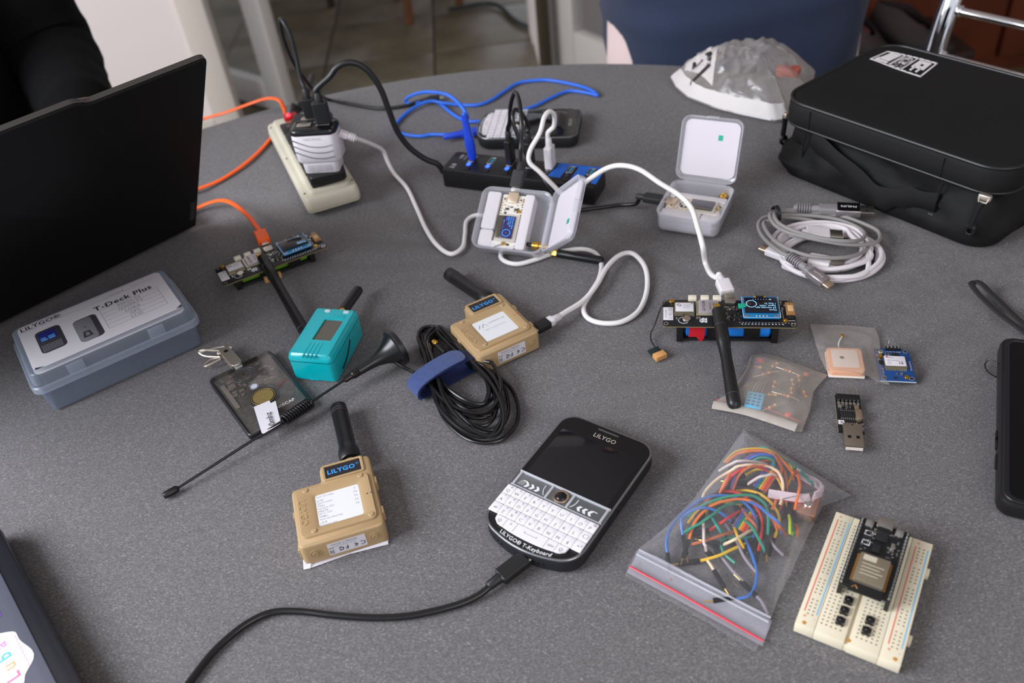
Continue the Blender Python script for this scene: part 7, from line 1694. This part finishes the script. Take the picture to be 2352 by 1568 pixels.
# ================================================================== people
SKIN = M('skin', (214, 164, 140), .5, noise=(12, .06)); HAIR = M('dark_hair', (42, 30, 24), .6, bump=(300, .8, 2))
def skin_mesh(name, verts, edges, m, parent=None, lvl=2):
    """one continuous surface grown over a skeleton: verts = (x, y, z, radius) in mm"""
    me = bpy.data.meshes.new(name); me.from_pydata([(a / 1000, b_ / 1000, c / 1000) for a, b_, c, r_ in verts], edges, [])
    ob = bpy.data.objects.new(name, me); COL.objects.link(ob)
    sm = ob.modifiers.new('skin', 'SKIN'); sm.use_smooth_shade = True
    sk_ = me.skin_vertices[0].data
    for i, (a, b_, c, r_) in enumerate(verts):
        rr_ = r_ if isinstance(r_, tuple) else (r_, r_); sk_[i].radius = (rr_[0] / 1000, rr_[1] / 1000); sk_[i].use_root = (i == 0)
    ss = ob.modifiers.new('sub', 'SUBSURF'); ss.levels = lvl; ss.render_levels = lvl
    dg = bpy.context.evaluated_depsgraph_get(); m2_ = bpy.data.meshes.new_from_object(ob.evaluated_get(dg))
    bpy.data.objects.remove(ob); m2_.materials.append(m)
    for p in m2_.polygons: p.use_smooth = True
    ob = bpy.data.objects.new(name, m2_); COL.objects.link(ob)
    if parent: ob.parent = parent
    return ob
def limb(V, E, start, pts):
    k = start
    for p in pts: V.append(p); E.append((k, len(V) - 1)); k = len(V) - 1
    return k
def hand(V, E, wrist, d, side, curl=.4):
    """palm and five bent fingers; d points from wrist to knuckles, side to the thumb"""
    d = Vector(d).normalized(); s_ = Vector(side).normalized(); n_ = d.cross(s_)
    w = Vector(V[wrist][:3]); pm_ = w + d * 45; V.append((*pm_, (30, 15))); E.append((wrist, len(V) - 1)); palm = len(V) - 1
    for i, L in enumerate((72, 82, 76, 60)):
        k = pm_ + d * 38 + s_ * (27 - 18 * i); p1 = k + (d * math.cos(curl) + n_ * math.sin(curl)) * L * .45; p2 = p1 + (d * math.cos(curl * 2.2) + n_ * math.sin(curl * 2.2)) * L * .32; p3 = p2 + (d * math.cos(curl * 3) + n_ * math.sin(curl * 3)) * L * .23
        limb(V, E, palm, [(*k, 9.5), (*p1, 8.5), (*p2, 8), (*p3, 6.5)])
    t0 = w + d * 22 + s_ * 32; t1 = t0 + (d + s_ * .7).normalized() * 34; t2 = t1 + (d + s_ * .15 + n_ * .3).normalized() * 28
    limb(V, E, palm, [(*t0, 12), (*t1, 10), (*t2, 8)])
def face(o, c, fwd, m):
    """eyes, nose, ears and mouth on a head centred at c"""
    f_ = Vector(fwd).normalized(); s_ = f_.cross(Vector((0, 0, 1))).normalized(); T = Matrix((s_, f_, Vector((0, 0, 1)))).transposed().to_4x4(); T.translation = Vector(c)
    b = MB(T); b.add([(-10, 84, -22), (10, 84, -22), (5, 92, 12), (-5, 92, 12), (0, 112, -18), (-12, 86, -26), (12, 86, -26)], [(3, 2, 4), (0, 3, 4), (2, 1, 4), (5, 0, 4), (1, 6, 4), (6, 5, 4)]); b.build('nose', m, o)
    for s2 in (-1, 1):
        b = MB(T @ TR(s2 * 31, 76, 8)); b.lathe([(.5, -11), (7, -9), (11, -4), (12, 0), (11, 4), (7, 9), (.5, 11)], 14); b.build('eye', M('eye_white', (226, 222, 216), .3), o)
        b = MB(T @ TR(s2 * 31, 86.5, 8, 0, -90)); b.lathe([(5, 0), (5, 1.6), (.3, 2)], 14); b.build('iris', M('iris_brown', (62, 40, 26), .3), o)
        b = MB(T @ TR(s2 * 78, 2, -4)); b.lathe([(1, -30), (8, -24), (11, 0), (8, 24), (1, 30)], 12); b.build('ear', m, o)
    b = MB(T @ TR(0, 84, -48)); b.tube([(-24, -6, 2), (-10, 3, 0), (10, 3, 0), (24, -6, 2)], [2, 4.5, 4.5, 2], 8); b.build('mouth', M('lips', (176, 104, 96), .5), o)
# ---- the man standing across the table: only his shirt front shows
PX_, PY_ = 412, 1350
V = []; E = []
def add(p): V.append(p); return len(V) - 1
pel = add((0, 0, 900, (150, 110)))
sp_1 = limb(V, E, pel, [(0, -10, 1030, (150, 120)), (0, 0, 1180, (150, 115)), (0, 10, 1330, (150, 105))])
nk = limb(V, E, sp_1, [(0, 8, 1440, (62, 60)), (0, 0, 1500, (58, 58))]); limb(V, E, nk, [(0, -8, 1560, (70, 82)), (0, -8, 1630, (80, 98)), (0, 0, 1700, (72, 88)), (0, 4, 1740, (42, 50))])
for s_ in (-1, 1):
    sh = limb(V, E, sp_1, [(s_ * 130, 8, 1385, 62), (s_ * 196, 6, 1350, 56)])
    wr = limb(V, E, sh, [(s_ * 214, 10, 1210, 46), (s_ * 206, 14, 1110, 40), (s_ * 170, -110, 1150, 38), (s_ * 120, -230, 1200, 29)])
    hand(V, E, wr, (-s_ * .5, -.6, .35), (-s_ * .2, -.2, .9))
    hp = limb(V, E, pel, [(s_ * 92, 0, 830, 92), (s_ * 98, -4, 650, 80), (s_ * 100, 0, 490, 58), (s_ * 102, 12, 330, 56), (s_ * 104, 16, 120, 38), (s_ * 106, 10, 55, 40)])
    limb(V, E, hp, [(s_ * 110, -80, 36, (44, 30)), (s_ * 114, -165, 26, (40, 20))])
man = skin_mesh('person', V, E, SKIN)
man.location = (PX_ / 1000, PY_ / 1000, FLOOR_Z / 1000); tag(man, 'person standing across the table in a navy T-shirt and pale shorts', 'person')
TEE = M('navy_jersey', (37, 49, 76), .85, noise=(5, .12), bump=(700, .25, .4), sheen=.1); SHORT = M('pale_shorts', (222, 200, 196), .8)
def torso(u, v_):
    a = 2 * math.pi * u; z = 612 + v_ * 813; c, s_ = math.cos(a), math.sin(a)
    k = v_; rx = 198 + 14 * math.sin(k * 2.4) - 8 * k if k < .82 else 198 - (k - .82) / .18 * 128
    ry = 146 + 26 * math.exp(-((k - .28) / .22) ** 2) if k < .82 else 146 - (k - .82) / .18 * 78
    w_ = 1 + .022 * math.sin(a * 5 + 7 * k) * (1 - k) + .02 * math.sin(3 * a - 11 * k) * (1 - k)
    fold_ = .03 * math.exp(-(((z - 735 - 40 * c) / 16) ** 2)) - .02 * math.exp(-(((z - 790 + 60 * c) / 14) ** 2))
    w_ += .05 * mnoise.noise(Vector((c * 1.6, s_ * 1.6, z * .006))) + .022 * mnoise.noise(Vector((c * 3 + z * .01, s_ * 3, z * .014)))
    sup = .84; cc = math.copysign(abs(c) ** sup, c); s2_ = math.copysign(abs(s_) ** sup, s_)
    return (rx * cc * w_ * (1 + fold_), ry * s2_ * w_ * (1 + fold_), z + 12 * math.sin(a * 2 + 1) * (1 - k) ** 3)
b = MB(); b.grid(torso, 72, 60, closeu=True)
for s_ in (-1, 1): b.tube(spline([(s_ * 120, 8, 1372), (s_ * 190, 6, 1352), (s_ * 218, 8, 1260), (s_ * 218, 12, 1160)], 6), [84] * 4 + [80] * 6 + [70] * 9, 20)
b.build('shirt', TEE, man, sharp=180)
def shorts(u, v_):
    a = 2 * math.pi * u; return (190 * math.cos(a) * (1 + .02 * v_), 138 * math.sin(a), 640 + v_ * 250)
b = MB(); b.grid(shorts, 48, 10, closeu=True)
for s_ in (-1, 1): b.tube([(s_ * 96, 0, 700), (s_ * 102, -2, 560), (s_ * 104, -2, 440)], [104, 102, 100], 24)
b.build('shorts', SHORT, man, sharp=180)
b = MB(TR(0, 0, 1640)); b.lathe([(2, 118), (52, 106), (84, 66), (90, 20), (78, -20)], 20, Matrix.Diagonal((1, 1.15, 1, 1))); b.build('hair', HAIR, man); face(man, (0, -14, 1624), (0, -1, 0), SKIN)
for s_ in (-1, 1): b = MB(); b.rbox(s_ * 110 - 50, -215, 0, s_ * 110 + 50, 62, 62, 40, 18); b.build('shoe', SHOE, man)
# ---- the person at the black laptop: only a black sleeve shows
SX, SY, SYAW = -740, 1060, -40      # faces the laptop: local -y runs to the laptop
V = []; E = []
pel = add((0, 40, 520, (150, 120)))
sp_1 = limb(V, E, pel, [(0, 30, 660, (140, 110)), (0, 10, 800, (142, 108)), (0, 0, 960, (146, 100))])
nk = limb(V, E, sp_1, [(0, -10, 1070, (60, 58)), (0, -26, 1125, (56, 56))]); limb(V, E, nk, [(0, -44, 1180, (68, 82)), (0, -46, 1250, (78, 96)), (0, -36, 1315, (70, 86)), (0, -28, 1355, (40, 48))])
for s_ in (-1, 1):
    sh = limb(V, E, sp_1, [(s_ * 120, 0, 1015, 62), (s_ * 188, -10, 985, 56)])
    wr = limb(V, E, sh, [(s_ * 205, -30, 870, 48), (s_ * 205, -60, 800, 44), (s_ * 170, -140, 786, 38), (s_ * 140, -215, 782, 28)])
    hand(V, E, wr, (-s_ * .25, -1, -.02), (-s_ * 1, -.2, .1), .25)
    hp = limb(V, E, pel, [(s_ * 95, -20, 500, 92), (s_ * 120, -220, 505, 80), (s_ * 130, -400, 500, 60), (s_ * 132, -410, 300, 54), (s_ * 132, -400, 110, 40), (s_ * 132, -395, 55, 40)])
    limb(V, E, hp, [(s_ * 134, -480, 34, (42, 28)), (s_ * 136, -560, 26, (38, 20))])
sit = skin_mesh('person', V, E, SKIN)
sit.location = (SX / 1000, SY / 1000, FLOOR_Z / 1000); sit.rotation_euler = (0, 0, R(180 - 90 + SYAW + 0)); tag(sit, 'person in a black sweatshirt seated behind the large black laptop', 'person')
SWEAT = M('black_sweatshirt', (10, 10, 11), .9, spec=.15, noise=(6, .15), bump=(500, .3, .6))
b = MB()
def swt(u, v_):
    a = 2 * math.pi * u; z = 500 + v_ * 560; c, s_ = math.cos(a), math.sin(a); k = v_; rx = 172 if k < .75 else 172 - (k - .75) / .25 * 96; ry = 140 if k < .75 else 140 - (k - .75) / .25 * 66
    w_ = 1 + .03 * math.sin(3 * a + 9 * k); return (rx * c * w_, ry * s_ * w_ + 34 - 44 * k, z)
b.grid(swt, 56, 24, closeu=True)
for s_ in (-1, 1):
    S = spline([(s_ * 100, 0, 1012), (s_ * 180, -8, 992), (s_ * 204, -28, 880), (s_ * 206, -62, 802), (s_ * 172, -138, 786), (s_ * 130, -236, 783)], 7)
    b.tube(S, [82 - 40 * (i / (len(S) - 1)) + 1.2 * math.sin(i * 1.7) for i in range(len(S))], 20)
b.build('sweatshirt', SWEAT, sit, sharp=180)
b = MB(); b.tube(spline([(-95, 20, 510), (-120, -210, 512), (-132, -400, 506), (-134, -415, 300), (-134, -405, 90)], 5), [104, 104, 102, 98, 96, 94, 90, 86, 84, 80, 76, 74, 72, 70, 66, 64, 62, 60, 58, 56, 56], 18)
b.tube(spline([(95, 20, 510), (120, -210, 512), (132, -400, 506), (134, -415, 300), (134, -405, 90)], 5), [104, 104, 102, 98, 96, 94, 90, 86, 84, 80, 76, 74, 72, 70, 66, 64, 62, 60, 58, 56, 56], 18); b.build('trousers', M('dark_trousers', (36, 38, 46), .8), sit, sharp=180)
b = MB(TR(0, -42, 1258)); b.lathe([(2, 118), (52, 106), (84, 66), (90, 20), (78, -20)], 20, Matrix.Diagonal((1, 1.15, 1, 1))); b.build('hair', HAIR, sit); face(sit, (0, -56, 1240), (0, -1, 0), SKIN)
for s_ in (-1, 1): b = MB(); b.rbox(s_ * 134 - 48, -610, 0, s_ * 134 + 48, -340, 60, 38, 16); b.build('shoe', SHOE, sit)
ch_ = thing('chair', 'dark wooden chair under the person in the black sweatshirt', 'chair', SX, SY, FLOOR_Z, 90 + SYAW)
b = MB(); b.rbox(-210, -200, 380, 210, 210, 412, 30, 8); b.build('seat', DWOOD, ch_)
for sx in (-1, 1):
    for sy in (-1, 1): b = MB(); b.tube([(sx * 190, sy * 185, 0), (sx * 180, sy * 175, 382)], [15, 19], 10); b.build('leg', DWOOD, ch_)
b = MB(); b.rbox(-200, 196, 600, 200, 216, 860, 20, 6); b.build('backrest', DWOOD, ch_)
for sx in (-1, 1): b = MB(); b.box(sx * 180 - 16, 190, 400, sx * 180 + 16, 210, 700, 4); b.build('back_post', DWOOD, ch_)
